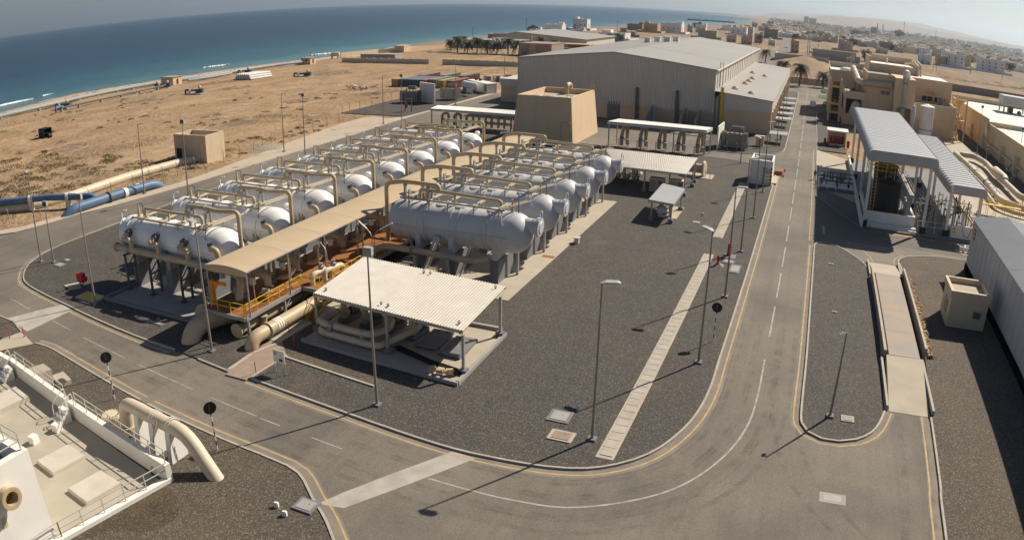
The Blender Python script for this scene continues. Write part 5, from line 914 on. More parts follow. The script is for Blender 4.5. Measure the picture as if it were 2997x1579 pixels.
# long grey shed
t = thing('storage_shed', 'long pale grey metal shed with ribbed roof at the right edge', 'building', (24, 70, .1))
P('wall', MB().box(22.0, 30, 1.0, 29.5, 92.7, 6.5), M('shed_wall', (.58, .57, .53), (.52, .51, .475), .3, .7, .6, streak=(.7, (.45, .44, .40), .4)), t)
for i in range(31): P('wall_rib', MB().box(21.96, 31 + 2 * i, 1.0, 22.02, 31.12 + 2 * i, 6.5), MATS['shed_wall'], t); P('base_wall', MB().box(21.9, 29.9, 0, 29.6, 92.8, 1.0), concrete_g, t)
P('roof_sheet', MB().corr((21.75, 93.0, 6.62), (21.75, 30, 6.62), (26.3, 30, 7.3), (26.3, 93.0, 7.3), 230, .07, .02), roofg, t); P('roof_sheet', MB().corr((26.31, 93.0, 7.3), (26.31, 30, 7.3), (30, 30, 6.6), (30, 93.0, 6.6), 230, .07, .02), roofg, t)
P('warning_plate', MB().box(21.96, 90.4, 4.5, 22.0, 91.5, 5.7), red, t); P('plate_print', MB().box(21.95, 90.6, 5.3, 21.962, 91.3, 5.5).box(21.95, 90.6, 4.8, 21.962, 91.3, 5.05), wallw, t)
P('wall_print', MB().add([(21.94, 55.2, 2.0), (21.94, 54.6, 2.0), (21.94, 54.8, 3.1)], [(0, 1, 2)]).box(21.94, 53.4, 1.7, 21.96, 54.3, 1.85), green_m, t)
# ------------------------------------------------------------------ dosing canopies
def hoodroof(name, label, x0, x1, y0, y1, zt, zb, n, posts, r=.7):
    t = thing(name, label, 'canopy', ((x0 + x1) / 2, y0, .1), 'grey ribbed canopies'); prof = []
    prof.append((x0, zb)); prof.append((x0, zt - r))
    for i in range(1, 5): a = math.pi / 2 * i / 5; prof.append((x0 + r * (1 - math.cos(a)), zt - r + r * math.sin(a)))
    prof.append((x0 + r, zt)); prof.append((x1 - r, zt))
    for i in range(1, 5): a = math.pi / 2 * i / 5; prof.append((x1 - r + r * math.sin(a), zt - r + r * math.cos(a)))
    prof.append((x1, zt - r)); prof.append((x1, zb)); k = len(prof); V = []; rows = []
    for i in range(n):
        for f, d in ((0, 0), (.80, 0), (.84, .13), (.96, .13)): rows.append((y0 + (y1 - y0) * (i + f) / n, d))
    rows.append((y1, 0)); cx, cz = (x0 + x1) / 2, zb
    for (y, d) in rows:
        for (x, z) in prof:
            dx, dz = (x - cx), (z - cz); l = math.hypot(dx, dz) + 1e-6; V.append((x + dx / l * d, y, z + dz / l * d))
    P('roof_sheet', MB().add(V, [(j * k + i, (j + 1) * k + i, (j + 1) * k + i + 1, j * k + i + 1) for j in range(len(rows) - 1) for i in range(k - 1)]), roofg, t)
    P('end_panel', MB().add([(x, y0 - .02, z) for x, z in prof] + [(x, y0 + .1, z) for x, z in prof], [tuple(range(k)), tuple(range(2 * k - 1, k - 1, -1))] + [(i, k + i, k + i + 1, i + 1) for i in range(k - 1)]), roofg, t)
    for (x, y, fz) in posts:
        P('post', MB().box(x - .2, y - .2, .1, x + .2, y + .2, zt - .15), roofw, t); P('footing', MB().box(x - .42, y - .42, 0, x + .42, y + .42, .95), black, t)
    P('beam', MB().box(x0 + .3, y0 + .3, zb - .05, x0 + .5, y1, zb + .25).box(x1 - .5, y0 + .3, zb - .05, x1 - .3, y1, zb + .25), roofw, t)
    return t
c1 = hoodroof('dosing_canopy', 'tall grey ribbed canopy over the dark dosing tanks', 8.9, 18.9, 105.9, 158, 11.0, 9.5, 30, [(9.5, 107, 0), (18.2, 107.6, 0), (9.6, 122, 0), (18.3, 122, 0), (9.7, 140, 0), (18.4, 140, 0), (9.7, 156, 0)])
c2 = hoodroof('chemical_canopy', 'lower grey ribbed canopy right of the tall one', 21.3, 27.0, 107.8, 156, 7.5, 6.2, 28, [(21.7, 107.9, 0), (26.3, 108.2, 0), (21.8, 124, 0), (26.4, 124, 0), (21.8, 140, 0)])
struct('dosing_floor', MB().box(9.2, 106, -.05, 27.2, 158, .12), concrete_d)
solo('bund_wall', MB().box(9.6, 108.3, .1, 17.0, 108.6, 2.0).box(9.6, 108.6, .1, 9.9, 121, 2.0).box(16.7, 108.6, .1, 17.0, 121, 2.0), wallw, 'white bund wall under the tall grey canopy', 'wall')
solo('bund_step', MB().box(9.4, 107.2, .1, 17.2, 108.28, .55).box(9.4, 106.6, .05, 17.4, 107.18, .3), roofw, 'pale step along the foot of the white bund wall', 'step')
for i, (x, y, h, r, l) in enumerate(((13.0, 112.5, 6.2, 1.9, 'black cone-topped dosing tank behind the white bund'), (13.2, 119, 6.0, 1.9, 'second black dosing tank deeper under the tall canopy'), (14, 128, 6.0, 2.0, 'third black dosing tank far back under the tall canopy'))):
    t = thing('dosing_tank', l, 'tank', (x, y, .1), 'black dosing tanks'); P('shell', MB().lathe([(0, r), (h - .9, r), (h - .88, r + .06), (h - .7, r + .06), (h, .5), (h + .02, .1)], (x, y, .1), (0, 0, 1), 28), black if i == 0 else dark, t, 40); P('agitator', MB().lathe([(0, .3), (.5, .3), (.55, .18), (1.0, .16)], (x, y, h), (0, 0, 1), 10), steel_d, t, 40)
t = thing('ring_platform', 'round yellow handrail above the black dosing tank', 'railing', (12.2, 114, 7))
for z in (7.3, 7.9, 8.4): P('rail', MB().tube([(12.2 + 2.7 * math.cos(a), 114 + 2.7 * math.sin(a), z) for a in [2 * math.pi * i / 24 for i in range(25)]], .05, 5), yellow, t, 60)
for i in range(12): a = 2 * math.pi * i / 12; P('post', MB().bar((12.2 + 2.7 * math.cos(a), 114 + 2.7 * math.sin(a), 6.2), (12.2 + 2.7 * math.cos(a), 114 + 2.7 * math.sin(a), 8.4), .06), yellow, t)
t = thing('access_ladder', 'yellow caged ladder at the left front of the tall canopy', 'ladder', (10.3, 110, .1))
for s in (0, .5): P('stile', MB().bar((10.3 + s, 110, .2), (10.3 + s, 110, 8.6), .06), yellow, t)
for i in range(16): P('rung', MB().bar((10.3, 110, .6 + .5 * i), (10.8, 110, .6 + .5 * i), .035), yellow, t)
t = thing('walkway', 'steel walkway with handrails hanging inside the tall canopy', 'walkway', (16, 112, 4)); P('grating', MB().box(15.6, 110, 4.6, 16.6, 126, 4.7), steel, t); P('stair_flight', MB().bar((16.1, 110, 4.6), (15.7, 108.8, 1.9), .7, .08), steel, t)
for z in (5.2, 5.7): P('rail', MB().bar((15.6, 110, z), (15.6, 126, z), .05).bar((16.6, 110, z), (16.6, 126, z), .05), cream_p, t)
for i in range(7): P('stanchion', MB().bar((15.6, 110 + 2.6 * i, 4.6), (15.6, 110 + 2.6 * i, 5.7), .05).bar((16.6, 110 + 2.6 * i, 4.6), (16.6, 110 + 2.6 * i, 5.7), .05).bar((16.1, 110.4 + 2.6 * i, .1), (16.1, 110.4 + 2.6 * i, 4.6), .12), steel, t)
g_ = guard('white tubular railing between the two grey canopies', [(17.4, 107.8), (21.4, 108.2)], 'white railings of the dosing area', .12, 1.6, roofw, 'white_railing', 1.6)
for i in range(10):
    x, y = (17.9 + .85 * i, 111 + 3 * (i % 2)) if i < 4 else (22.2 + 1.7 * ((i - 4) % 3), 109.6 + 5.5 * ((i - 4) // 3))
    t = thing('chemical_skid', ('tangle of thin pipes in the gap between the two canopies, %s from the left' % ORD[i]) if i < 4 else 'tangle of thin pipes under the lower canopy, %s row, %s' % (('front', 'back')[(i - 4) // 3], ('left', 'middle', 'right')[(i - 4) % 3]), 'piping', (x, y, .1), 'thin pipe tangles by the lower canopy')
    for j in range(5):
        a = (x + rnd(-.6, .6), y + rnd(-.8, .8)); P('riser', MB().tube(bend([(a[0], a[1], .2), (a[0], a[1], rnd(1.6, 4.5)), (a[0] + rnd(-1, 1), a[1] + rnd(-1, 1), rnd(2, 5))], .2, 3), rnd(.04, .1), 6), (steel_d, steel, cream_p)[j % 3], t, 60)
    P('valve_wheel', MB().lathe([(0, .32), (.05, .32)], (x, y, rnd(1.5, 3.5)), (0, rnd(-.4, .4), 1), 12), steel, t, 40); P('frame', MB().box(x - .9, y - .05, .1, x - .82, y + .05, 3.6).box(x + .82, y - .05, .1, x + .9, y + .05, 3.6).box(x - .9, y - .05, 3.5, x + .9, y + .05, 3.6), steel, t)
t = thing('chemical_tank_wall', 'white low wall with orange hazard labels under the lower canopy', 'wall', (24, 107.6, .1)); P('wall', MB().box(22.4, 107.4, .1, 26.0, 107.7, 1.9), wallw, t); P('label_sheet', MB().box(22.6, 107.36, .8, 23.0, 107.4, 1.1).box(22.6, 107.36, 1.2, 23.0, 107.4, 1.6), orange, t); P('hose', MB().tube(bend([(24, 107.3, 1.8), (24.3, 107.2, .6), (25, 107.2, .4), (25.4, 107.3, 1.7)], .4, 4), .04, 6), black, t, 60)
t = thing('scrap_frame', 'small pale metal frame lying on the lane by the grey shed', 'frame', (23.6, 101.3, .05)); P('sheet_base', MB().lathe([(0, 1.7), (.05, 1.7)], (23.8, 101.0, .02), (0, 0, 1), 12), concrete, t)
for a, c in (((22.7, 100.9), (24.9, 100.5)), ((22.9, 102.2), (25.0, 101.8)), ((22.7, 100.9), (22.9, 102.2)), ((24.9, 100.5), (25.0, 101.8)), ((23.4, 100.8), (23.6, 102.1)), ((24.2, 100.6), (24.3, 101.9))): P('bar', MB().bar((*a, .5), (*c, .5), .14, .5), roofw, t)
# pump skid in the concrete pit left of the canopy
t = thing('pump_skid', 'dark row of valves and pumps on the white skid by the main road', 'pumps', (5.8, 132, .1)); P('skid', MB().box(2.8, 127, .08, 8.9, 136, .5), wallw, t)
for i in range(4): P('block', MB().box(3.0 + 1.5 * i, 126.3, .1, 4.2 + 1.5 * i, 127.0, .6), concrete_d, t)
for i in range(16): x = 3.2 + rnd(0, 5.4); y = 128 + rnd(0, 7); P('valve', MB().lathe([(0, .14), (.3, .14), (.35, .3), (.5, .3), (.55, .1), (1.2, .08), (1.2, .28), (1.26, .28)], (x, y, .5), (0, 0, 1), 9), (steel_d, green_m, black)[i % 3], t, 40)
P('pipe_run', MB().tube([(3, 130.5, .95), (8.8, 130.4, .95)], .14, 8).tube([(3, 133.4, 1.1), (8.8, 133.5, 1.1)], .14, 8).tube(bend([(4.2, 129, .4), (4.2, 129, 2.7), (9, 129.5, 2.6)], .2, 3), .08, 6), steel_d, t, 60)
solo('pit_wall', MB().box(9.0, 106, .05, 9.3, 158, 1.1), wallw, 'white low wall between the main road apron and the canopy', 'wall')
# red fire-pump kiosk
t = thing('fire_kiosk', 'cream kiosk with pale roof holding dark red fire pumps', 'kiosk', (7, 175, .1)); P('wall', MB().box(4.9, 178.8, 0, 9.1, 179, 3.2).box(8.8, 174.6, 0, 9.05, 178.8, 3.2).box(4.9, 174.6, 0, 9.1, 174.8, .5), wallc, t); P('post', MB().box(4.9, 174.6, 0, 5.15, 174.85, 3.2), wallc, t); P('roof', MB().box(4.6, 174.2, 3.2, 9.5, 179.4, 3.5), roofw, t); P('cross_rail', MB().box(5.1, 174.62, 2.5, 8.8, 174.7, 2.62), wallc, t)
for i in range(4): P('fire_pump', MB().lathe([(0, .3), (1.0, .3), (1.1, .45), (1.3, .45), (1.4, .2), (1.9, .15)], (5.6 + .9 * i, 176.5, .2), (0, 0, 1), 12), red, t, 40)
solo('red_cylinder', MB().lathe([(0, .35), (1.4, .35), (1.6, .22), (1.68, .05)], (9.6, 173.6, .1), (0, 0, 1), 14), red, 'red standing cylinder at the right corner of the fire kiosk', 'cylinder', None, 40)
solo('red_cylinder', MB().lathe([(0, .3), (1.1, .3), (1.3, .2), (1.36, .05)], (4.3, 175.4, .1), (0, 0, 1), 14), red, 'red standing cylinder at the left corner of the fire kiosk', 'cylinder', None, 40)
# ------------------------------------------------------------------ tan process building
t = thing('process_building', 'stepped tan concrete process building with terraces and ducts', 'building', (24, 214, 0))
def bx(name, *a, m=None): return P(name, MB().box(*a), m or wallt, t)
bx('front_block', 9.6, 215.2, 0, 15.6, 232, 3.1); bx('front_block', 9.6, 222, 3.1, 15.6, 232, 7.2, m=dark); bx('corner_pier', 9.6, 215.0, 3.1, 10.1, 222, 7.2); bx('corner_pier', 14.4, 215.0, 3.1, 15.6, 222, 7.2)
P('front_block', MB().box(9.6, 214.9, 7.2, 15.6, 232, 8.4), wallt, t)
P('parapet', MB().box(9.6, 214.9, 8.4, 15.6, 215.2, 9.25).box(9.6, 215.2, 8.4, 9.9, 232, 9.25), wallc, t); P('terrace_floor', MB().box(9.9, 215.2, 8.4, 15.6, 232, 8.46), concrete_g, t)
bx('main_wall', 15.6, 215.3, 0, 22.9, 240, 14.0); P('parapet', MB().box(15.5, 215.15, 14.0, 23, 215.5, 14.9).box(15.5, 215.5, 14.0, 15.85, 240, 14.9), wallt, t); P('terrace_floor', MB().box(15.85, 215.5, 14.0, 23, 240, 14.06), concrete_g, t)
P('ledge', MB().box(15.3, 215.1, 5.15, 23.3, 215.35, 5.4), wallc, t)
w = P('window', MB().box(19.5, 215.22, 9.4, 22.0, 215.32, 10.5), glass, t); P('frame', MB().box(19.4, 215.16, 10.5, 22.1, 215.34, 10.6).box(19.4, 215.16, 9.3, 22.1, 215.34, 9.4).box(20.7, 215.16, 9.4, 20.8, 215.34, 10.5), roofw, w)
bx('stair_block', 22.9, 211, 6.9, 28.7, 226, 14.7); bx('leg', 22.9, 211, 0, 23.9, 212, 6.9); bx('leg', 25.4, 211, 0, 26.2, 212, 6.9); bx('leg', 27.9, 211, 0, 28.7, 212, 6.9); bx('back_wall', 22.9, 216, 0, 28.7, 226, 6.9, m=wallc)
P('glass_pipe', MB().tube([(25.6, 210.7, 4.5), (25.6, 210.7, 15)], .55, 14), M('glass_green', (.42, .46, .33), (.36, .40, .29), 1.0, .6, .4), t, 50); P('pipe_ring', MB().ring((25.6, 210.7, 13.6), (0, 0, 1), .55, .3, .04, 14).ring((25.6, 210.7, 6.9), (0, 0, 1), .55, .35, .04, 14), M('band_blue', (.06, .16, .26)), t)
P('vent_cowl', MB().tube(bend([(25.4, 210.9, 14.6), (25.4, 211.2, 16.6), (26.4, 212.4, 16.4), (26.6, 213, 14.8)], .8, 5), .62, 12), roofw, t, 50)
bx('rear_wall', 28.7, 223.8, 0, 41.0, 246, 14.2); P('parapet', MB().box(28.7, 223.6, 14.2, 41.1, 223.95, 14.7), wallt, t)
P('roof', MB().box(28.7, 224, 14.2, 41, 246, 14.3), wallw, t)
bx('terrace_block', 29.0, 212, 0, 40.6, 223.8, 8.0); P('parapet', MB().box(29.0, 211.9, 8.0, 40.7, 212.2, 8.85).box(40.4, 212.2, 8.0, 40.7, 223.8, 8.85), wallc, t); P('terrace_floor', MB().box(29.0, 212.2, 8.0, 40.4, 223.8, 8.05), concrete_g, t); P('ledge', MB().box(29.0, 211.8, 4.65, 40.8, 212.0, 4.9), wallc, t)
w = P('window', MB().box(32.4, 223.7, 8.6, 37.0, 223.8, 9.95), dark, t); P('mullion', MB().box(33.8, 223.62, 8.6, 33.95, 223.72, 9.95).box(35.4, 223.62, 8.6, 35.55, 223.72, 9.95), wallc, w)
P('door', MB().box(37.3, 223.68, 8.05, 38.5, 223.8, 10.0), M('door_blue', (.23, .29, .36)), t); P('extinguisher_box', MB().box(38.9, 223.7, 9.1, 39.3, 223.8, 9.8), red, t)
cr = P('jib_crane', MB().box(35.6, 222.6, 8.05, 36.0, 223.0, 11.2), orange, t); P('arm', MB().box(32.9, 222.65, 10.9, 35.6, 222.95, 11.2).add([(35.6, 222.7, 10.9), (35.6, 222.9, 10.9), (34.9, 222.8, 10.9), (35.6, 222.8, 10.1)], [(0, 1, 2), (0, 2, 3), (1, 3, 2)]), orange, cr)
bx('penthouse', 17.6, 240, 0, 33.2, 262, 16.2); P('parapet', MB().box(17.5, 239.8, 16.2, 33.3, 240.1, 16.6).box(17.5, 240.1, 16.2, 17.8, 262, 18.4).box(17.8, 261.7, 16.2, 33.3, 262, 18.4).box(33.0, 240.1, 16.2, 33.3, 262, 17.6), wallt, t); P('roof', MB().box(17.8, 240.1, 16.2, 33, 261.7, 16.26), wallw, t); P('roof_pipe', MB().tube([(24, 252, 16.2), (24, 252, 18.2)], .18, 8), wallw, t, 50)
P('corner_duct', MB().tube(bend([(32.6, 239.4, 0), (32.6, 239.4, 17.0), (32.0, 244, 18.0), (29.8, 250, 17.2)], .8, 5), .4, 10).tube(bend([(33.6, 239.4, 0), (33.6, 239.4, 17.4), (33.0, 246, 18.4)], .8, 5), .35, 10), wallc, t, 50)
bx('left_wing', 5.6, 236, 0, 16.0, 262, 12.6); P('parapet', MB().box(5.5, 235.8, 12.6, 14.0, 236.1, 13.4).box(5.5, 236.1, 12.6, 5.8, 262, 13.4).box(5.8, 261.7, 12.6, 17.5, 262, 14.6), wallc, t); P('roof', MB().box(5.8, 236.1, 12.6, 16, 261.7, 12.66), wallw, t); P('skylight_dome', MB().lathe([(0, 2.4), (.3, 2.4), (.8, 2.0), (1.15, 1.2), (1.3, .1)], (11, 246, 12.66), (0, 0, 1), 20), wallw, t, 40)
P('roof_duct', MB().tube(bend([(12.4, 240, 12.7), (12.4, 238, 14.6), (13.2, 218, 12.1), (14.6, 215.6, 12.0)], 1.2, 5), .85, 16), cream_p, t, 50); P('roof_duct', MB().tube([(13.8, 214.6, 12.0), (22.6, 214.4, 12.2)], .95, 18), tan_p, t, 50)
for f in (.25, .5, .75): P('duct_joint', MB().ring((12.4 + .8 * f, 238 - 20 * f, 14.6 - 2.5 * f), (.04, -1, -.12), .85, .25, .06, 16), cream_p, t)
P('duct_stand', MB().box(12.4, 219, 8.46, 12.6, 219.2, 11.6).box(13.6, 219, 8.46, 13.8, 219.2, 11.6).lathe([(0, .7), (.3, .7), (.9, .4), (1.6, .4)], (11.6, 219, 8.46), (.3, 0, 1), 12), steel_d, t, 40)
P('big_duct', MB().tube(bend([(12.0, 209.5, 4.0), (12.6, 211.5, 5.2), (13.0, 216, 5.6)], 1, 4), 1.25, 16), cream_p, t, 50)
# left stair frame with yellow landings
t2 = thing('stair_frame', 'cream stair frame with yellow landings at the left of the process building', 'stairs', (7, 217, 0))
for x, y in ((5.5, 217), (8.6, 217), (5.5, 221.5), (8.6, 221.5)): P('column', MB().box(x - .2, y - .2, 0, x + .2, y + .2, 12), wallc, t2)
for z in (2.6, 5.0, 9.8): P('landing', MB().box(5.6, 217, z - .2, 8.6, 221.5, z), wallc, t2); P('landing_rail', MB().box(5.6, 216.9, z, 8.5, 216.95, z + .35).box(5.6, 216.9, z + .5, 8.5, 216.95, z + .56).box(5.6, 216.9, z + 1.0, 8.5, 216.95, z + 1.08).box(5.6, 216.9, z, 5.68, 216.95, z + 1.08).box(8.4, 216.9, z, 8.48, 216.95, z + 1.08).box(7.0, 216.9, z, 7.08, 216.95, z + 1.08), yellow, t2)
P('shaft', MB().box(6.2, 220.6, 0, 8.2, 221.3, 11), dark, t2)
t2 = thing('escape_stair', 'yellow zigzag escape stair up the right side of the process building', 'stairs', (42.5, 218, 0))
for x, y in ((41.4, 212), (43.6, 212), (41.4, 228), (43.6, 228)): P('column', MB().box(x - .18, y - .18, 0, x + .18, y + .18, 11.5), wallc, t2)
for i in range(4):
    za, zb_ = 2.8 * i, 2.8 * (i + 1); ya, yb = (213, 226) if i % 2 == 0 else (226, 213); x = 41.9 if i % 2 == 0 else 43.0
    for s in (-.45, .45): P('stringer', MB().bar((x + s, ya, za + .1), (x + s, yb, zb_), .1, .7), yellow, t2)
    for j in range(10): f = (j + .5) / 10; P('tread', MB().box(x - .45, ya + (yb - ya) * f - .3, za + (zb_ - za) * f, x + .45, ya + (yb - ya) * f + .3, za + (zb_ - za) * f + .05), yellow, t2)
    P('handrail', MB().bar((x - .45, ya, za + 1.1), (x - .45, yb, zb_ + 1.0), .07).bar((x + .45, ya, za + 1.1), (x + .45, yb, zb_ + 1.0), .07), yellow, t2); P('landing', MB().box(41.2, yb - .9, zb_ - .2, 43.8, yb + .9, zb_), wallc, t2)
rr = [(33.6, 246), (41.2, 262), (43.4, 236), (43.4, 229)]
guard('yellow roof railing along the back of the process building', [(34, 250), (42.5, 248), (42.8, 230)], 'yellow roof railings', 14.6, 1.1, yellow, 'roof_railing', 2.4)
t = thing('storage_tank', 'tall white cylindrical tank with a blue band before the process building', 'tank', (31.7, 206, .1)); P('shell', MB().lathe([(0, 1.85), (8.5, 1.85), (8.55, 1.95), (8.65, 1.95), (9.2, .3), (9.22, .05)], (31.7, 206, .1), (0, 0, 1), 30), wallw, t, 40); P('blue_band', MB().ring((31.7, 206, 2.7), (0, 0, 1), 1.85, .18, .02, 30), MATS['band_blue'], t); P('roof_handle', MB().ring((32.4, 205.4, 9.1), (0, 1, 0), .14, .08, .05, 10), steel_d, t)
solo('slim_tank', MB().lathe([(0, .55), (7.8, .55), (8.0, .4), (8.05, .05)], (28.4, 208.5, .1), (0, 0, 1), 14), roofw, 'slim pale vertical tank left of the white storage tank', 'tank', None, 40)
# long cream building with white roof
t = thing('white_roof_building', 'long cream building with a wide flat white roof at the right', 'building', (55, 200, 0))
P('wall', MB().box(48.8, 120, 0, 140, 204, 6.2), wallc, t); P('wall', MB().box(48.3, 204, 0, 140, 262, 7.4), wallc, t); rm_ = M('roof_membrane', (.74, .71, .65), (.66, .62, .56), .1, .8, .8, big=(.05, (.70, .66, .58), .6))
P('roof', MB().box(49.1, 120.2, 6.2, 140, 203.8, 6.26), rm_, t); P('roof', MB().box(48.6, 204.2, 7.4, 140, 261.8, 7.46), rm_, t)
P('parapet', MB().box(48.7, 120, 6.2, 49.1, 204, 6.9), wallc, t); P('parapet', MB().box(48.2, 204, 7.4, 48.6, 261.5, 8.2).box(48.2, 261.5, 7.4, 140, 262, 8.9), wallc, t); P('plinth_band', MB().box(48.0, 120, 1.9, 48.8, 262, 2.3), wallt, t)
for y in (128, 142, 156, 170, 184, 205, 222, 240): P('buttress', MB().box(47.5, y, 0, 48.8, y + .5, 4.2), wallc, t)
P('roof_hatch', MB().box(60, 196, 6.26, 63, 198.5, 7.0), roofw, t)
t = thing('roof_plant', 'small grey canopy on four legs standing on the white roof', 'canopy', (66, 240, 7.5)); P('hood', MB().box(60.5, 238, 10.2, 69.5, 245, 12.6), roofg, t)
for x, y in ((61, 238.5), (69, 238.5), (61, 244.5), (69, 244.5)): P('leg', MB().box(x - .2, y - .2, 7.46, x + .2, y + .2, 10.2), steel, t)
P('motor_unit', MB().box(63, 240, 7.46, 64.5, 242, 9.3), steel_d, t); P('fan_unit', MB().lathe([(0, .7), (.6, .7), (1.0, .3)], (66.8, 241, 7.46), (0, 0, 1), 12), steel_d, t, 40)
guard('yellow rail at the roof access of the white roof', [(50.5, 202), (53.5, 202), (53.5, 199)], 'yellow roof railings', 6.3, 1.1, yellow, 'roof_railing', 1.0)
t = thing('yellow_stairway', 'yellow stair leaning on the cream boundary building', 'stairs', (49, 200, 0)); P('stringer', MB().bar((46.6, 194, .1), (47.4, 203, 6.0), .1, .35).bar((47.3, 194, .1), (48.1, 203, 6.0), .1, .35), yellow, t); P('handrail', MB().bar((46.6, 194, 1.2), (47.4, 203, 7.1), .07), yellow, t)
# big cream pipes
t = thing('seawater_pipes', 'pair of thick cream pipes with blue clamps beside the lower canopy', 'pipe', (37, 150, 0))
P('main_pipe', MB().tube(bend([(36.0, 182, 1.0), (36.6, 172, 1.0), (36.9, 150, 1.0), (36.4, 134.5, 1.0), (39, 131, 1.0), (52, 129, 1.0)], 3.5, 6), .58, 18), cream_p, t, 50)
P('outer_pipe', MB().tube(bend([(37, 181, 1.2), (40.5, 181, 1.2), (42, 174, 1.2), (41.5, 165, 1.2), (41.5, 140, 1.2), (44, 136.5, 1.2), (54, 134.5, 1.2)], 3, 6), .6, 18), cream_p, t, 50); P('small_pipe', MB().tube(bend([(34.9, 165, .7), (35.0, 140, .7), (34.6, 131, .7), (37.5, 127.6, .7), (50, 125.8, .7)], 2.5, 6), .36, 14), cream_p, t, 50)
P('receiver', MB().lathe([(0, .5), (.6, .5), (1.2, 1.0), (9.5, 1.0), (10.2, .65), (10.8, .65)], (41.6, 164, 1.5), (0, -1, 0), 22), cream_p, t, 40)
for y in (150, 146.5, 143): P('blue_clamp', MB().ring((36.85, y, 1.0), (0, 1, 0), .58, .8, .05, 18), MATS['band_blue'], t)
for y in (168, 160, 140): P('joint_ring', MB().ring((36.8, y, 1.0), (0, 1, 0), .56, .2, .12, 18).ring((41.5, y - 4, 1.2), (0, 1, 0), .58, .2, .12, 18), steel_b, t)
for y in (158, 152): P('nozzle_valve', MB().lathe([(0, .45), (1.0, .45), (1.0, .6), (1.2, .6), (1.25, .15), (2.6, .12), (2.6, .4), (2.7, .4)], (42.4, y, 1.9), (.6, 0, 1), 14), steel_d, t, 40)
struct('pipe_corridor', MB().box(28, 118, -.1, 50, 212, .03), concrete); struct('corridor_gravel', MB().box(43.5, 150, -.05, 48.0, 240, .06), gravel)
t = thing('pipe_bridge', 'yellow step-over bridge crossing the cream pipes', 'bridge', (33, 130, 0)); P('tread_deck', MB().box(30.5, 126, 1.6, 38, 127.2, 1.75), yellow, t)
for a, c in (((30.5, 126), (38, 126)), ((30.5, 127.2), (38, 127.2))):
    for z in (2.2, 2.7): P('rail', MB().bar((*a, z), (*c, z), .06), yellow, t)
    for i in range(6): x = a[0] + 1.5 * i; P('post', MB().bar((x, a[1], 0), (x, a[1], 2.7), .06), yellow, t)
# ------------------------------------------------------------------ seawater basin at lower left
t = thing('seawater_basin', 'white-walled concrete basin yard with a pale floor at lower left', 'basin', (-44, 24, 0))
basin_m = M('basin_floor', (.45, .40, .31), (.335, .30, .235), .3, .9, .85, big=(.45, (.38, .34, .265), .8)); slab_m = M('hatch_concrete', (.56, .51, .42), (.48, .43, .35), .8, .8, .85)
P('floor', MB().prism([(-62, 30.2), (-33.6, 25.4), (-34.4, 17.6), (-34.6, 5), (-80, 5), (-80, 33)], -.02, .12), basin_m, t)
A_, B_ = Vector((-57.4, 29.55)), Vector((-33.1, 25.75)); d_ = (B_ - A_).normalized(); n_ = Vector((-d_.y, d_.x))
def wseg(s0, s1, h, w_=.42, off=0.0): a = A_ + d_ * s0 + n_ * off; c = A_ + d_ * s1 + n_ * off; return [tuple(a - n_ * w_ / 2), tuple(c - n_ * w_ / 2), tuple(c + n_ * w_ / 2), tuple(a + n_ * w_ / 2)]
WLEN = (B_ - A_).length
P('wall', MB().prism(wseg(0, 11.0, 0), 0, 1.35), wallw, t); P('wall', MB().prism(wseg(11.5, WLEN, 0), 0, 1.35), wallw, t)
P('end_wall', MB().prism([(-57.6, 29.7), (-57.2, 29.2), (-80, 30.5), (-80, 31.0)], 0, 1.35), wallw, t)
P('front_kerb', MB().prism([(-33.0, 25.9), (-33.5, 25.9), (-34.9, 17.6), (-35.1, 5), (-34.6, 5), (-34.4, 17.6)], 0, .34), wallw, t)
for s0, lab in ((0.6, 0), (11.3, 1)):
    c = A_ + d_ * (s0 + .5) - n_ * .75; st = P('steps', MB().add([], []), wallw, t) if 0 else None
    for i in range(3): P('step', MB().cbox(c.x - n_.x * .33 * i, c.y - n_.y * .33 * i, .1, 1.1, .42, 1.0 - .3 * i, math.atan2(d_.y, d_.x)), wallw, t)
    for sx_ in (-.6, .6):
        q = c + d_ * sx_; P('step_rail', MB().tube(bend([(q.x + n_.x * .7, q.y + n_.y * .7, 1.35), (q.x + n_.x * .6, q.y + n_.y * .6, 2.35), (q.x - n_.x * .6, q.y - n_.y * .6, 1.5), (q.x - n_.x * .7, q.y - n_.y * .7, .35)], .25, 4), .035, 6), roofw, t, 60)
P('wall_pad', MB().prism([(-54.0, 29.2), (-52.3, 28.95), (-51.9, 30.3), (-53.5, 30.6)], .02, 1.33), concrete, t); P('loose_slab', MB().cbox(-51.6, 30.9, .05, 2.0, 1.1, .35, -.3), concrete, t)
rail_w = M('rail_dull_white', (.50, .48, .43), (.40, .38, .33), 1.0, .7, .6)
def basin_rail(label, pts, z=1.35): return guard(label, pts, 'white railings of the basin', z, 1.05, rail_w, 'basin_railing', 1.75)
q0 = A_ + d_ * 1.6; q1 = A_ + d_ * 10.8; q2 = A_ + d_ * 12.6; q3 = A_ + d_ * (WLEN - .2)
basin_rail('thin white railing on the far part of the basin wall', [tuple(q0), tuple(q1)]); basin_rail('thin white railing on the basin wall beside the cream arched pipe', [tuple(q2), tuple(q3)])
basin_rail('thin white railing along the low kerb of the basin', [(-33.3, 25.6), (-34.65, 17.7), (-34.8, 12)], .34)
for l, c, in (('pale concrete hatch slab in the middle of the basin floor', (-41.5, 23.1)), ('pale concrete hatch slab nearest the low kerb of the basin', (-36.85, 22.3))):
    solo('hatch_slab', MB().cbox(c[0], c[1], .1, 2.35, 2.75, .30, -.12).cbox(c[0], c[1], .40, 2.25, 2.65, .03, -.12), slab_m, l, 'slab', 'hatch slabs in the basin')
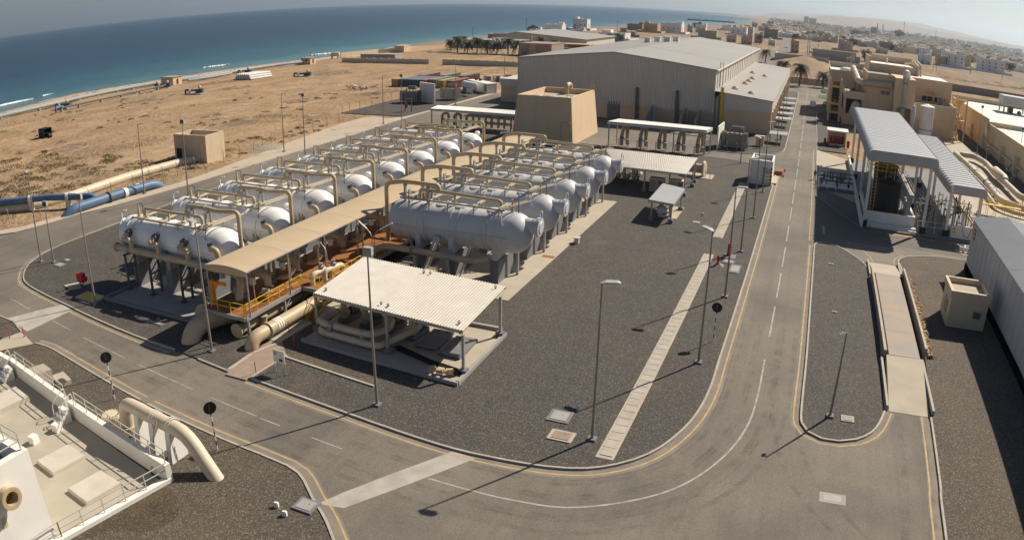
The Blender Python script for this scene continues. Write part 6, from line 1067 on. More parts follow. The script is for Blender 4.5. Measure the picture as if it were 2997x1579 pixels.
solo('hatch_slab', MB().cbox(-52.6, 25.6, .1, 2.6, 3.4, .5, -.15), slab_m, 'pale slab at the left edge of the basin floor', 'slab', 'hatch slabs in the basin')
for x, y, l in ((-45.4, 23.5, 'small white cube on the basin floor, nearer the tall block'), (-45.2, 25.6, 'small white cube on the basin floor beside the steps')): solo('concrete_cube', MB().cbox(x, y, .1, .6, .6, .62, .1), wallw, l, 'cube', 'white cubes in the basin')
t = thing('intake_block', 'tall white intake block with a flanged pipe mouth at the corner', 'building', (-40, 12, 0))
P('wall', MB().box(-60, 2, 0, -34.9, 17.5, 5.2), wallw, t); P('parapet', MB().box(-60, 17.0, 5.2, -34.9, 17.5, 6.35).box(-35.4, 2, 5.2, -34.9, 17.0, 6.35), wallw, t); P('roof', MB().box(-59.8, 2.2, 5.2, -35.4, 17.0, 5.25), concrete_g, t)
P('pipe_mouth', MB().ring((-34.55, 15.25, 4.65), (1, 0, 0), .42, .7, .10, 24), tan_p, t, 40); P('mouth_flange', MB().ring((-34.25, 15.25, 4.65), (1, 0, 0), .5, .12, .17, 24), tan_p, t); P('mouth_inside', MB().lathe([(0, .42), (.02, .42)], (-34.88, 15.25, 4.65), (1, 0, 0), 20), rust, t)
P('wall_hook', MB().box(-34.9, 14.4, 2.9, -34.86, 14.75, 3.5), cream_p, t)
basin_rail('white railing on top of the tall intake block, far side', [(-48, 17.25), (-35.2, 17.25)], 6.35); basin_rail('white railing on top of the tall intake block, road side', [(-35.15, 17.2), (-35.15, 11)], 6.35)
t = thing('arched_pipe', 'cream arched pipe on three white saddles diving into the gravel', 'pipe', (-35, 28, 0))
P('pipe', MB().tube(bend([(-39.9, 28.35, .2), (-39.7, 28.3, 2.75), (-33.0, 27.8, 2.5), (-30.4, 27.6, -.6)], 1.0, 7), .5, 20), cream_p, t, 50)
P('base_flange', MB().ring((-39.9, 28.35, .55), (0, 0, 1), .48, .16, .2, 20).ring((-39.9, 28.35, .78), (0, 0, 1), .48, .14, .2, 20).ring((-39.9, 28.35, .66), (0, 0, 1), .48, .1, .1, 20), cream_p, t)
for f, (x, y) in enumerate(((-37.9, 28.15), (-36.3, 28.05), (-34.6, 27.95))):
    P('saddle', MB().add([(x - .22, y - .75, 0), (x + .22, y - .75, 0), (x + .22, y + .85, 0), (x - .22, y + .85, 0), (x - .22, y - .42, 2.7), (x + .22, y - .42, 2.7), (x + .22, y + .5, 2.7), (x - .22, y + .5, 2.7)], [(0, 1, 5, 4), (1, 2, 6, 5), (2, 3, 7, 6), (3, 0, 4, 7), (4, 5, 6, 7)]), wallw, t)
    P('strap', MB().ring((x, y + .03, 2.65), (1, -.07, 0), .5, .1, .03, 20).ring((x + .25, y + .02, 2.64), (1, -.07, 0), .5, .1, .03, 20), roofw, t)
P('drip_pipe', MB().tube(bend([(-35.4, 27.5, 3.0), (-35.3, 26.9, 2.2), (-34.9, 26.2, .9), (-34.6, 25.2, .15)], .3, 3), .05, 6), steel_b, t, 60)
t = thing('blind_flange_stub', 'round cream bolted flange lying in the gravel behind the basin wall', 'flange', (-42.9, 29, 0)); P('disc', MB().lathe([(0, .62), (.3, .62), (.3, .75), (.46, .75), (.48, .4)], (-42.9, 29.1, 0), (0, 0, 1), 24), cream_p, t, 40)
for i in range(16): a = 2 * math.pi * i / 16; P('bolt', MB().lathe([(0, .05), (.1, .05)], (-42.9 + .67 * math.cos(a), 29.1 + .67 * math.sin(a), .44), (0, 0, 1), 6), steel_d, t)
damp = M('damp_gravel', (.060, .046, .032), (.095, .072, .045), .8, 1.0, .8, speck=(14, (.26, .19, .11), .6, .66))
struct('wet_patch', MB().add([(x, y, .0645) for x, y in smooth_path([(-34.2, 24.9), (-32.2, 25.0), (-30.6, 24.0), (-30.2, 22.4), (-31.0, 21.0), (-32.6, 20.2), (-33.6, 18.6), (-34.2, 19), (-34.4, 22)], .5)], [tuple(range(len(smooth_path([(-34.2, 24.9), (-32.2, 25.0), (-30.6, 24.0), (-30.2, 22.4), (-31.0, 21.0), (-32.6, 20.2), (-33.6, 18.6), (-34.2, 19), (-34.4, 22)], .5)) - 1, -1, -1))]), damp)
# ------------------------------------------------------------------ seaward field
t = thing('pump_chamber', 'roofless tan concrete chamber with rust stains beside the white pipe', 'building', (-105, 103, 0))
P('wall', MB().box(-110.2, 100.9, -.6, -101.5, 101.25, 5.1).box(-110.2, 105.6, -.6, -101.5, 105.95, 5.1).box(-110.2, 101.25, -.6, -109.8, 105.6, 5.1).box(-101.9, 101.25, -.6, -101.5, 105.6, 5.1), M('wall_stained', (.62, .50, .34), (.54, .43, .29), .4, .7, .85, streak=(.9, (.38, .26, .16), .3)), t); P('floor', MB().box(-109.8, 101.25, 3.0, -101.9, 105.6, 3.1), concrete_d, t)
P('opening', MB().prism([(-109.6, 100.9), (-108.2, 100.9), (-108.2, 100.84), (-109.6, 100.84)], .5, 2.4), dark, t)
t = thing('white_pipeline', 'thick white pipeline lying across the sand to the tan chamber', 'pipe', (-106, 80, 0)); P('pipe', MB().tube(bend([(-104.6, 101.2, .5), (-105.6, 96, .5), (-107.0, 84, .45), (-106.0, 72, .4), (-108, 65, .4), (-118, 58.6, .4), (-150, 48, .4)], 6, 5), .82, 18), cream_p, t, 50); P('joint_ring', MB().ring((-106.3, 90, .48), (.1, 1, 0), .81, .2, .05, 18).ring((-107.0, 84, .45), (0, 1, 0), .81, .2, .05, 18), cream_p, t)
t = thing('blue_pipeline', 'upper blue pipe on concrete stands at the left edge', 'pipe', (-105, 66, 0)); P('pipe', MB().tube(bend([(-135, 51.5, 1.7), (-112.2, 61.9, 1.7), (-105.4, 66.9, 1.7), (-97.6, 70.6, 1.6), (-96.6, 70.9, .9)], .8, 5), .55, 16), blue_p, t, 50)
for x, y in ((-107.6, 65.2), (-101.6, 68.6), (-113, 61.4)): P('stand', MB().box(x - .35, y - .35, -.5, x + .35, y + .35, 1.2), wallw, t); P('strap', MB().ring((x, y, 1.7), (.82, .57, 0), .62, .5, .03, 16), wallw, t)
t = thing('blue_pipeline', 'lower blue pipe with white bands along the pavement', 'pipe', (-96, 76, 0)); P('pipe', MB().tube(bend([(-97.6, 64.2, -.8), (-97.0, 66.2, .8), (-96.7, 74, .8), (-95.9, 82.5, .8), (-95.8, 84.6, -.8)], 1.2, 6), .78, 18), blue_p, t, 50)
for y in (79.2, 76.3): P('white_band', MB().ring((-96.35, y, .8), (.05, 1, 0), .78, .7, .02, 18), wallw, t)
P('flange', MB().ring((-96.65, 73.2, .8), (.03, 1, 0), .76, .3, .2, 20), steel_d, t)
def fence(label, pts, step=4.0, h=2.5, out=-1):
    t = thing('security_fence', label, 'fence', (pts[0][0], pts[0][1], 0), 'wire fences')
    Q = smooth_path(pts, step); prev = None
    for i, q in enumerate(Q):
        z = ground_z(q[0], q[1]) if q[0] < -101 else 0
        P('post', MB().tube([(q[0], q[1], z - .1), (q[0], q[1], z + h - .35), (q[0] + .3 * out, q[1], z + h)], .055, 5), steel_b, t)
        if prev:
            for k_ in (.4, 1.0, 1.6, 2.1): P('wire', MB().bar((prev[0], prev[1], prev[2] + k_), (q[0], q[1], z + k_), .012), steel_d, t)
        prev = (q[0], q[1], z)
    return t
fence('thin wire fence with bent posts along the wide pavement', [(-98.6, 87), (-98.9, 95), (-98.2, 102), (-99.4, 112), (-102.4, 121), (-103.2, 132), (-103.2, 147), (-103, 158)]); fence('thin wire fence in front of the blue pipes', [(-112, 53.5), (-103.8, 58.4), (-100.6, 62.4), (-99.4, 67), (-99.4, 76), (-98.8, 84)], 3.2); fence('wire fence round the transformer yard', [(-112, 161), (-111, 180), (-111.4, 213), (-93, 214)], 4.5)
t = thing('burnt_crate', 'rusty black metal crate standing alone on the sand', 'crate', (-175.4, 113.6, 0)); P('shell', MB().box(-177, 112.6, -.1, -174.4, 112.75, 2.3).box(-177, 115.2, -.1, -174.4, 115.35, 2.3).box(-177, 112.75, -.1, -176.85, 115.2, 2.3).box(-177, 112.6, 2.3, -174.4, 115.35, 2.42), black, t); P('shelf', MB().box(-176.9, 112.8, 1.1, -174.5, 115.2, 1.18), black, t); P('drum', MB().lathe([(0, .6), (1.0, .6)], (-173.6, 113.4, .5), (0, 1, 0), 14), black, t, 40)
def hut(label, x, y, w_, d_, h, dz=0):
    t = thing('beach_hut', label, 'hut', (x, y, dz), 'tan huts along the shore'); P('wall', MB().box(x - w_ / 2, y - d_ / 2, -.4, x + w_ / 2, y + d_ / 2, h), wallt, t); P('roof', MB().box(x - w_ / 2 - .3, y - d_ / 2 - .3, h, x + w_ / 2 + .3, y + d_ / 2 + .3, h + .22), steel_b, t); P('door', MB().box(x + w_ / 2, y - .5, 0, x + w_ / 2 + .05, y + .5, 2), dark, t); P('window', MB().box(x, y - d_ / 2 - .05, 1.2, x + 1, y - d_ / 2, 2.1), dark, t)
hut('tan flat-roofed hut on the shore among the pipes', -235.8, 217, 7.2, 5, 2.9); hut('smaller tan hut farther along the shore', -227, 299, 5.6, 4.5, 2.6)
t = thing('shore_tank', 'small cream horizontal tank on legs far along the shore', 'tank', (-228, 323, 0)); P('shell', MB().lathe(arc_prof(-2.4, 2.4, 1.1, .4, .4), (-228, 323, 2.4), (1, .3, 0), 18), cream_p, t, 50); P('leg', MB().box(-229.8, 322, -.3, -229.4, 323.2, 1.6).box(-226.8, 323, -.3, -226.4, 324, 1.6), concrete_g, t)
sp_m = M('pipe_greygreen', (.30, .33, .32), (.24, .27, .26), .5, .7, .6)
t = thing('shore_pipeline', 'long grey pipeline on low cradles following the beach', 'pipe', (-240, 190, 0)); path = [(-239.4, 60), (-239.2, 137), (-239.8, 154), (-242, 174), (-242, 201), (-240.6, 213)]
P('pipe', MB().tube([(x, y, .95) for x, y in smooth_path(path, 8)], .7, 10), sp_m, t, 50)
for q in smooth_path(path, 9): P('cradle', MB().box(q[0] - .7, q[1] - .4, -.5, q[0] + .7, q[1] + .4, .6), concrete_g, t)
t = thing('shore_pipeline', 'grey pipeline beyond the tan hut running on along the beach', 'pipe', (-233, 260, 0)); path = [(-236, 221), (-232, 230), (-233, 256), (-231.5, 282), (-227, 294)]
P('pipe', MB().tube([(x, y, .9) for x, y in smooth_path(path, 8)], .62, 10), sp_m, t, 50); P('second_pipe', MB().tube([(-231, 222, .7), (-229, 236, .7), (-229.5, 247, .7)], .45, 8), sp_m, t, 50)
t = thing('trestle_pipe', 'black pipe stepping along short trestles toward the hut', 'pipe', (-222, 185, 0)); pts = [(-222.5, 152), (-223, 170), (-224.5, 190), (-227, 208)]
P('pipe', MB().tube([(x, y, 1.0) for x, y in smooth_path(pts, 6)], .32, 8), steel_d, t, 50); P('loop', MB().tube(bend([(-222.5, 152, .2), (-222.5, 152, 1.7), (-220, 148, 1.7), (-220, 148, .2)], .6, 4), .4, 10), blue_p, t, 50)
for q in smooth_path(pts, 7): P('trestle', MB().box(q[0] - .5, q[1] - .25, -.4, q[0] + .5, q[1] + .25, .75), steel_b, t)
def skid(label, x, y, s=1.0):
    t = thing('well_skid', label, 'pump', (x, y, 0), 'pump skids on the sand'); P('pad', MB().box(x - 4 * s, y - 2.2 * s, -.3, x + 4.5 * s, y + 2.2 * s, .25), concrete_g, t); P('motor', MB().lathe([(0, .5), (1.8, .5), (2.0, .7), (3.0, .7)], (x, y, 1.1), (1, .2, 0), 14).box(x, y - .6, .2, x + 2.8, y + .9, .6), steel_d, t, 40); P('pipe', MB().tube(bend([(x - 5.5 * s, y - .5, -.3), (x - 5.5 * s, y - .5, 1.3), (x + .4, y, 1.1)], .5, 4), .35, 10), steel_d, t, 50); P('post', MB().box(x - 3.2 * s, y - .9, .2, x - 2.4 * s, y - .3, 1.5), wallw, t); P('fitting', MB().lathe([(0, .3), (.5, .55), (.9, .55), (1.3, .2)], (x + 1.5, y, 1.6), (.3, 0, 1), 12), wallc, t, 40)
skid('pump skid on a pale pad in the open sand', -194, 190, .9); skid('pump skid with a black inlet pipe farther out on the sand', -186, 242, .85); skid('pump skid beside the long shore pipeline at left', -229, 158, .9); skid('pump skid in front of the tan shore hut', -228, 206, .9); skid('pump skid near the shore before the second hut', -226, 252, .7)
t = thing('pipe_stack', 'stack of pale pipes strapped together on the sand', 'pipes', (-205, 235, 0))
for r in range(3):
    for i in range(9 - r): P('pipe', MB().tube([(-211 + 1.0 * i + .5 * r, 229, .35 + .8 * r), (-209 + 1.0 * i + .5 * r, 240, .35 + .8 * r)], .46, 9), roofw, t, 50)
# container yard
CC = [((.50, .33, .07), 'yellow'), ((.045, .075, .13), 'dark blue'), ((.06, .085, .11), 'slate blue'), ((.05, .09, .16), 'navy'), ((.28, .055, .03), 'rust red'), ((.22, .24, .20), 'grey green'), ((.48, .30, .06), 'ochre'), ((.23, .06, .04), 'brown red'), ((.30, .12, .07), 'faded red'), ((.20, .21, .22), 'grey')]
def container(label, x, y, col, w_=2.44, l_=12.2, rz=0.0):
    t = thing('shipping_container', label, 'container', (x, y, 0), 'shipping containers on the sand', rz); m = M('container_' + label[:10], col, tuple(v * .7 for v in col), .6, .8, .6); V = MB()
    def lbox(*a): return MB().box(*a)
    n = 40; mb = MB(); pr = [];
    for i in range(n):
        for f, d in ((0, 0), (.3, 0), (.5, .05), (.8, .05)): pr.append((l_ * (i + f) / n, d))
    pr.append((l_, 0)); k = len(pr)
    for sx in (-1, 1):
        V_ = [(sx * (w_ / 2 - d), yy, z) for z in (0, 2.59) for yy, d in pr]; mb.add(V_, [(i, i + 1, k + i + 1, k + i) for i in range(k - 1)])
    mb.add([(-w_ / 2, l_, 2.59), (w_ / 2, l_, 2.59), (-w_ / 2, l_, 0), (w_ / 2, l_, 0)], [(0, 1, 3, 2)]); P('shell', mb, m, t, None, False); P('roof', MB().box(-w_ / 2, 0, 2.56, w_ / 2, l_, 2.6), M('container_roof_%d' % len(MATS), tuple(.5 * v + .14 for v in col), tuple(.45 * v + .09 for v in col), .4, .9, .8), t, None, False)
    for sx in (-.5, .5): P('door', MB().box(sx * w_ / 2 - w_ / 4 + .04, -.06, .15, sx * w_ / 2 + w_ / 4 - .04, .0, 2.5), m, t, None, False)
    for sx in (-.7, -.3, .3, .7): P('lock_bar', MB().box(sx * w_ / 2 - .03, -.1, .2, sx * w_ / 2 + .03, -.06, 2.45), steel, t, None, False)
    P('frame', MB().box(-w_ / 2 - .02, -.08, 0, -w_ / 2 + .1, .1, 2.6).box(w_ / 2 - .1, -.08, 0, w_ / 2 + .02, .1, 2.6).box(-w_ / 2, -.08, 2.48, w_ / 2, .1, 2.61).box(-w_ / 2, -.08, 0, w_ / 2, .1, .14), m, t, None, False)
pos = [-129.6, -127.0, -124.5, -122.0, -119.3, -116.7, -112.9, -109.3]
for i, x in enumerate(pos): container('%s shipping container, %s from the left in the row' % (CC[i][1], ORD[i]), x, 217 + 2.0 * (i == 5), CC[i][0])
container('faded red shipping container lying behind the row, left one', -127.6, 231, (.20, .13, .11)); container('grey shipping container lying behind the row, middle one', -120.4, 232.5, CC[9][0]); container('rusty shipping container lying behind the row, right one', -113.4, 233.5, (.19, .10, .08))
t = thing('generator', 'white generator container with louvred end and black roof cowls', 'generator', (-97, 214, 0)); P('shell', MB().add([(x, y, z) for z in (.1, 3.1) for x, y in ((-104.4, 219), (-93.4, 209.8), (-91.4, 212.4), (-102.4, 221.6))], [(0, 1, 5, 4), (1, 2, 6, 5), (2, 3, 7, 6), (3, 0, 4, 7), (4, 5, 6, 7)]), wallw, t); P('door', MB().add([(-97.0, 212.75, .4), (-95.9, 211.83, .4), (-95.9, 211.83, 2.6), (-97.0, 212.75, 2.6)], [(0, 1, 2, 3)]), roofw, t); P('louvre', MB().add([(-95.2, 211.24, .6), (-93.7, 209.98, .6), (-93.7, 209.98, 2.7), (-95.2, 211.24, 2.7)], [(0, 1, 2, 3)]), concrete_g, t); P('cowl', MB().lathe([(0, .5), (.5, .5), (.7, .3)], (-101, 218.6, 3.1), (0, 0, 1), 12).lathe([(0, .5), (.5, .5), (.7, .3)], (-99, 217.2, 3.1), (0, 0, 1), 12), black, t, 40)
t = thing('fuel_tank', 'white horizontal fuel tank on a frame in the transformer yard', 'tank', (-100, 210, 0)); P('shell', MB().lathe(arc_prof(-3.6, 3.6, 1.15, .3, .3), (-100, 211.5, 2.2), (.8, -.6, 0), 22), wallw, t, 50); P('cradle', MB().cbox(-102, 213, 0, .5, 1.8, 1.5, -.64).cbox(-98, 210, 0, .5, 1.8, 1.5, -.64), concrete_g, t)
def trafo(label, x, y):
    t = thing('transformer', label, 'transformer', (x, y, 0), 'transformers'); P('tank', MB().box(x - 1.6, y - 1.2, .4, x + 1.6, y + 1.2, 3.2), trafo_m, t); P('conservator', MB().lathe([(0, .1), (.02, .5), (2.4, .5), (2.42, .1)], (x - .6, y, 4.2), (1, 0, 0), 14), trafo_m, t, 40); P('bushing', MB().lathe([(0, .15), (.9, .1)], (x - 1, y - .5, 3.2), (0, 0, 1), 8).lathe([(0, .15), (.9, .1)], (x, y - .5, 3.2), (0, 0, 1), 8).lathe([(0, .15), (.9, .1)], (x + 1, y - .5, 3.2), (0, 0, 1), 8), brick_m, t, 40)
    for sx in (-1, 1):
        for i in range(7): P('radiator_fin', MB().box(x + sx * 1.75 + (0 if sx > 0 else -.9), y - 1.3 + .4 * i, .5, x + sx * 1.75 + (.9 if sx > 0 else 0), y - 1.18 + .4 * i, 3.4), trafo_m, t)
trafo('green-grey transformer left of the white firewall panel', -104.6, 183.5); trafo('green-grey transformer right of the white firewall panel', -97.2, 193); solo('firewall', MB().prism([(-103.4, 186.4), (-97.2, 183.2), (-97.0, 183.6), (-103.2, 186.9)], 0, 5.5), wallw, 'tall white firewall panel between the two transformers', 'wall')
t = thing('warning_banner', 'white banner sign on the yard fence below the fuel tank', 'sign', (-96, 203, 0)); P('panel', MB().add([(-97.5, 204.2, 1.0), (-94.6, 201.8, 1.0), (-94.6, 201.8, 2.4), (-97.5, 204.2, 2.4)], [(0, 1, 2, 3)]), wallw, t); P('post', MB().box(-97.6, 204.2, 0, -97.5, 204.3, 2.5).box(-94.65, 201.85, 0, -94.55, 201.95, 2.5), steel, t)
t = thing('switch_stand', 'black steel switch stand with red plates by the pavement end', 'switchgear', (-96.5, 168, 0))
for x in (-97.4, -95.6): P('post', MB().box(x - .12, 167.9, 0, x + .12, 168.1, 3.4), steel_d, t)
P('panel', MB().box(-97.4, 167.8, 1.0, -96.6, 167.9, 2.2), red, t); P('cross_arm', MB().box(-97.6, 167.8, 3.1, -95.4, 168.2, 3.3), steel_d, t)
trafo('dark green transformer behind the mesh fence near the annex', -14.6, 155.5)
solo('white_screen', MB().prism([(-17.75, 151.5), (-17.5, 151.5), (-17.2, 158.8), (-17.45, 158.8)], .05, 4.8), wallw, 'white upright screen wall beside the dark green transformer', 'wall')
fence('low mesh fence round the dark green transformer', [(-17, 152.2), (-12.2, 152.4), (-12.0, 158.5)], 1.6, 2.0)
dj = thing('debris_heap', 'heap of scrap metal and pale timber on the sand by the containers', 'scrap', (-140, 212, 0))
for i in range(26): a = (-146 + rnd(0, 13), 206 + rnd(0, 9)); P('scrap_piece', MB().bar((a[0], a[1], .1), (a[0] + rnd(-3, 3), a[1] + rnd(-2, 2), rnd(.2, 1.0)), rnd(.2, .7), rnd(.1, .4)), random.choice((concrete_g, wallc, steel_b, rock_m)), dj)
dj = thing('debris_heap', 'grey pallets and white pipes piled behind the containers', 'scrap', (-108, 248, 0))
for i in range(24): a = (-114 + rnd(0, 16), 243 + rnd(0, 10)); P('scrap_piece', MB().cbox(a[0], a[1], 0, rnd(.8, 2.4), rnd(.8, 1.6), rnd(.6, 2.0), rnd(0, 3)), random.choice((concrete_g, roofw, concrete_d)), dj)
for (lab, a, c, h) in (('low tan boundary wall across the sand, left stretch', (-211, 304.4), (-163.8, 305.2), 1.9), ('low tan boundary wall across the sand, right stretch', (-157, 304), (-121, 305.5), 2.1)):
    t = thing('boundary_wall', lab, 'wall', (a[0], a[1], 0), 'tan boundary walls'); P('wall', MB().box(a[0], a[1] - .15, -.6, c[0], a[1] + .15, h), wallc, t); P('coping', MB().box(a[0], a[1] - .25, h, c[0], a[1] + .25, h + .12), wallc, t)
    for i in range(int((c[0] - a[0]) / 4)): P('coping_stone', MB().cbox(a[0] + 2 + 4 * i, a[1], h + .12, .9, .3, .28), wallw, t)
t = thing('boundary_wall', 'tan coastal wall running along the shore to the palms', 'wall', (-228, 364, 0), 'tan boundary walls')
for a, c in (((-233, 335), (-227.6, 364)), ((-227.6, 364), (-217, 377)), ((-217, 377), (-209.8, 417)), ((-209.8, 417), (-190, 421))):
    d = (Vector(c) - Vector(a)).normalized(); n = Vector((-d.y, d.x)) * .2; P('wall', MB().prism([tuple(Vector(a) - n), tuple(Vector(c) - n), tuple(Vector(c) + n), tuple(Vector(a) + n)], -.8, 2.2), wallt, t)
solo('gate_house', MB().box(-222, 372, 0, -216, 379, 3.4).box(-222.2, 371.8, 3.4, -215.8, 379.2, 3.7), wallt, 'small tan gatehouse on the coastal wall', 'building')
solo('sunk_tank', MB().box(-212, 322, -.2, -192, 330, 2.6), concrete_g, 'pale weathered concrete tank behind the long boundary wall', 'tank')
# parking awnings, vehicles, red posts on the annex side
for i, y in enumerate((168.5, 194.5, 205.5, 217.5, 231, 244.5)):
    t = thing('parking_awning', ['pale blue-grey parking awning nearest the transformer', 'second parking awning beside the annex', 'third parking awning beside the annex', 'fourth parking awning beside the annex', 'fifth parking awning beside the annex', 'farthest parking awning beside the annex'][i], 'awning', (-6, y, .1), 'parking awnings'); P('roof', MB().add([(-8.2, y - 1.6, 2.2), (-4.2, y - 2.2, 2.35), (-4.2, y + 2.4, 2.35), (-8.2, y + 2.8, 2.2), (-8.2, y - 1.6, 2.12), (-4.2, y - 2.2, 2.27), (-4.2, y + 2.4, 2.27), (-8.2, y + 2.8, 2.12)], [(0, 1, 2, 3), (7, 6, 5, 4), (0, 4, 5, 1), (1, 5, 6, 2), (2, 6, 7, 3), (3, 7, 4, 0)]), roofg, t)
    for x, yy in ((-8, y - 1.4), (-8, y + 2.4)): P('post', MB().box(x - .06, yy - .06, .1, x + .06, yy + .06, 2.15), steel, t)
for x, y, l in ((-5.8, 173.6, 'red post box beside the nearest parking awning'), (-9.5, 159, 'red post box at the gravel corner near the transformer')): solo('alarm_post', MB().box(x - .18, y - .18, .05, x + .18, y + .18, 1.9).box(x - .24, y - .24, 1.5, x + .24, y + .24, 2.0), red, l, 'post', 'red alarm posts')
solo('cable_cabinet', MB().box(-10.6, 161.5, .1, -8.9, 162.3, 2.2).box(-10.7, 161.4, 2.2, -8.8, 162.4, 2.3), wallc, 'cream cable cabinet in front of the annex', 'cabinet')
def car(label, x, y, rz, col, van=True, sc_=1.0):
    t = thing('parked_car', label, 'van' if van else 'car', (x, y, .0), None, rz); m = M('carpaint_' + str(len(MATS)), col, tuple(v * .9 for v in col), 1, .3, .3, spec=.6); L_ = 4.8; W = 1.8; H_ = 1.95 if van else 1.5
    prof = [(-L_ / 2, .35), (L_ / 2, .35), (L_ / 2, .9), (L_ / 2 - .5 if van else L_ / 2 - 1.2, 1.0), (L_ / 2 - 1.2 if van else L_ / 2 - 1.9, H_), (-L_ / 2 + .15 if van else -L_ / 2 + 1.0, H_), (-L_ / 2, 1.0)]; k = len(prof)
    P('body', MB().add([(-W / 2, a, z) for a, z in prof] + [(W / 2, a, z) for a, z in prof], [tuple(range(k - 1, -1, -1)), tuple(range(k, 2 * k))] + [(i, (i + 1) % k, k + (i + 1) % k, k + i) for i in range(k)]), m, t, None, False)
    P('windscreen', MB().add([(-.78, L_ / 2 - .56 if van else L_ / 2 - 1.25, 1.06), (.78, L_ / 2 - .56 if van else L_ / 2 - 1.25, 1.06), (.74, L_ / 2 - 1.16 if van else L_ / 2 - 1.83, H_ - .08), (-.74, L_ / 2 - 1.16 if van else L_ / 2 - 1.83, H_ - .08)], [(0, 1, 2, 3)]), glass, t, None, False)
    P('rear_window', MB().box(-.7, -L_ / 2 - .01, 1.15, .7, -L_ / 2 + .06, H_ - .2), glass, t, None, False)
    for sx in (-1, 1): P('side_window', MB().box(sx * W / 2 - .015, -L_ / 2 + .5, 1.1, sx * W / 2 + .015, L_ / 2 - 1.35, H_ - .25), glass, t, None, False)
    for sx in (-1, 1):
        P('tail_light', MB().box(sx * .75 - .1, -L_ / 2 - .03, .8, sx * .75 + .1, -L_ / 2 + .02, 1.2), red, t, None, False); P('headlight', MB().box(sx * .68 - .15, L_ / 2 - .02, .7, sx * .68 + .15, L_ / 2 + .03, .88), wallw, t, None, False)
        for yy in (-1.45, 1.45): P('wheel', MB().lathe([(0, .2), (.02, .33), (.2, .33), (.22, .2)], (sx * (W / 2 - .2), yy, .33), (sx, 0, 0), 16), black, t, 40, False)
car('white van driving on the main road towards the camera', 1.1, 247, math.pi, (.72, .73, .74)); car('white car seen side-on at the roundabout beyond the process building', 6.2, 303, .9, (.7, .7, .7), False); car('dark car half hidden behind the stair frame', 5.8, 256, 0.2, (.06, .06, .07), False); car('tiny white car on the far town road', -24.5, 700, 0.1, (.7, .7, .7), False); car('small white car parked far off beyond the process building', 92, 690, 1.4, (.7, .7, .7), False)
struct('lawn', MB().prism([(2.9, 281), (7.4, 277), (7.8, 291), (3.2, 291)], 0, .14), grass_m)
# a person by the kerb
t = thing('person', 'person in dark clothes standing on the kerb by the main road', 'person', (2.2, 134.5, 0))
bm2 = bpy.data.meshes.new('body'); vv = [(0, 0, .95), (0, 0, 1.2), (0, 0, 1.42), (0, .02, 1.55), (0, .03, 1.68), (-.11, 0, .9), (-.12, .03, .5), (-.12, 0, .06), (.11, 0, .9), (.13, -.04, .5), (.13, .03, .06), (-.2, 0, 1.4), (-.26, .02, 1.12), (-.24, .14, .9), (.2, 0, 1.4), (.27, .02, 1.12), (.25, .14, .9), (-.12, .14, .04), (.13, .17, .04)]
ee = [(0, 1), (1, 2), (2, 3), (3, 4), (0, 5), (5, 6), (6, 7), (0, 8), (8, 9), (9, 10), (2, 11), (11, 12), (12, 13), (2, 14), (14, 15), (15, 16), (7, 17), (10, 18)]
bm2.from_pydata(vv, ee, []); bo = bpy.data.objects.new('body', bm2); link(bo, t); bm2.materials.append(steel_d)
sk = bo.modifiers.new('skin', 'SKIN'); rr_ = [.15, .16, .15, .06, .11, .1, .075, .05, .1, .075, .05, .07, .05, .04, .07, .05, .04, .045, .045]
for i, r in enumerate(rr_): bm2.skin_vertices[0].data[i].radius = (r, r)
bm2.skin_vertices[0].data[0].use_root = True; bo.modifiers.new('sub', 'SUBSURF').levels = 1
P('hair', MB().lathe([(0, .1), (.06, .11), (.12, .08), (.14, .02)], (2.2, 134.52, 1.68), (0, 0, 1), 10), black, t, 50)
# cones and works by the kiosk
for x, y, l in ((-3.4, 133.2, 'small red and white cone at the road edge, nearer one'), (-3.3, 138.2, 'small red and white cone at the road edge, farther one')): solo('traffic_cone', MB().lathe([(0, .22), (.04, .22), (.05, .16), (.5, .05), (.52, .02)], (x, y, .01), (0, 0, 1), 12), red, l, 'cone', 'traffic cones', 40)
solo('brown_crate', MB().box(-4.95, 134.2, 0, -3.6, 137.4, .7), rust, 'low brown crate beside the white kiosk', 'crate')
solo('paving_step', MB().box(-5.0, 126, .1, -4.2, 132, .3), kerb_m, 'pale step on the road side of the kiosk', 'step')
# ------------------------------------------------------------------ palms, trees, scrub, stones
def palm_meshes(seed, h=6.0, nf=52, L_=4.5):
    r = random.Random(seed); tm = MB(); pts = []; lean = r.uniform(-.25, .25)
    for i in range(9): f = i / 8; pts.append((lean * f * f, .1 * math.sin(f * 2), h * f))
    tm.tube(pts, [.30 - .08 * i / 8 + .03 * (i % 2) for i in range(9)], 8); cm = MB(); top = Vector(pts[-1])
    for k in range(nf):
        a = 2 * math.pi * k / nf * 2.4 + r.uniform(-.2, .2); el = r.uniform(-.45, 1.25); ll = L_ * r.uniform(.8, 1.1); prev = None; u = Vector((math.cos(a), math.sin(a), 0)); s = Vector((-math.sin(a), math.cos(a), 0)); n = 7; spine = []
        for i in range(n + 1): f = i / n; spine.append(top + u * (ll * math.cos(el * .6) * (f - .10 * f * f)) + Vector((0, 0, ll * (math.sin(el) * f - .78 * f * f))))
        for i in range(n):
            f = (i + .5) / n; w = .85 * math.sin(math.pi * min(1, .12 + f * .86)) + .06; p0, p1 = spine[i], spine[i + 1]; m_ = p0.lerp(p1, .25)
            for sg in (-1, 1):
                for q in (0, .33, .66):
                    b0 = p0.lerp(p1, q); b1 = p0.lerp(p1, q + .26); tip = b1 + s * sg * w + u * .25 * w + Vector((0, 0, -.32 * w)); cm.add([b0, b1, tip], [(0, 1, 2)])
    return tm, cm
PALMS = []
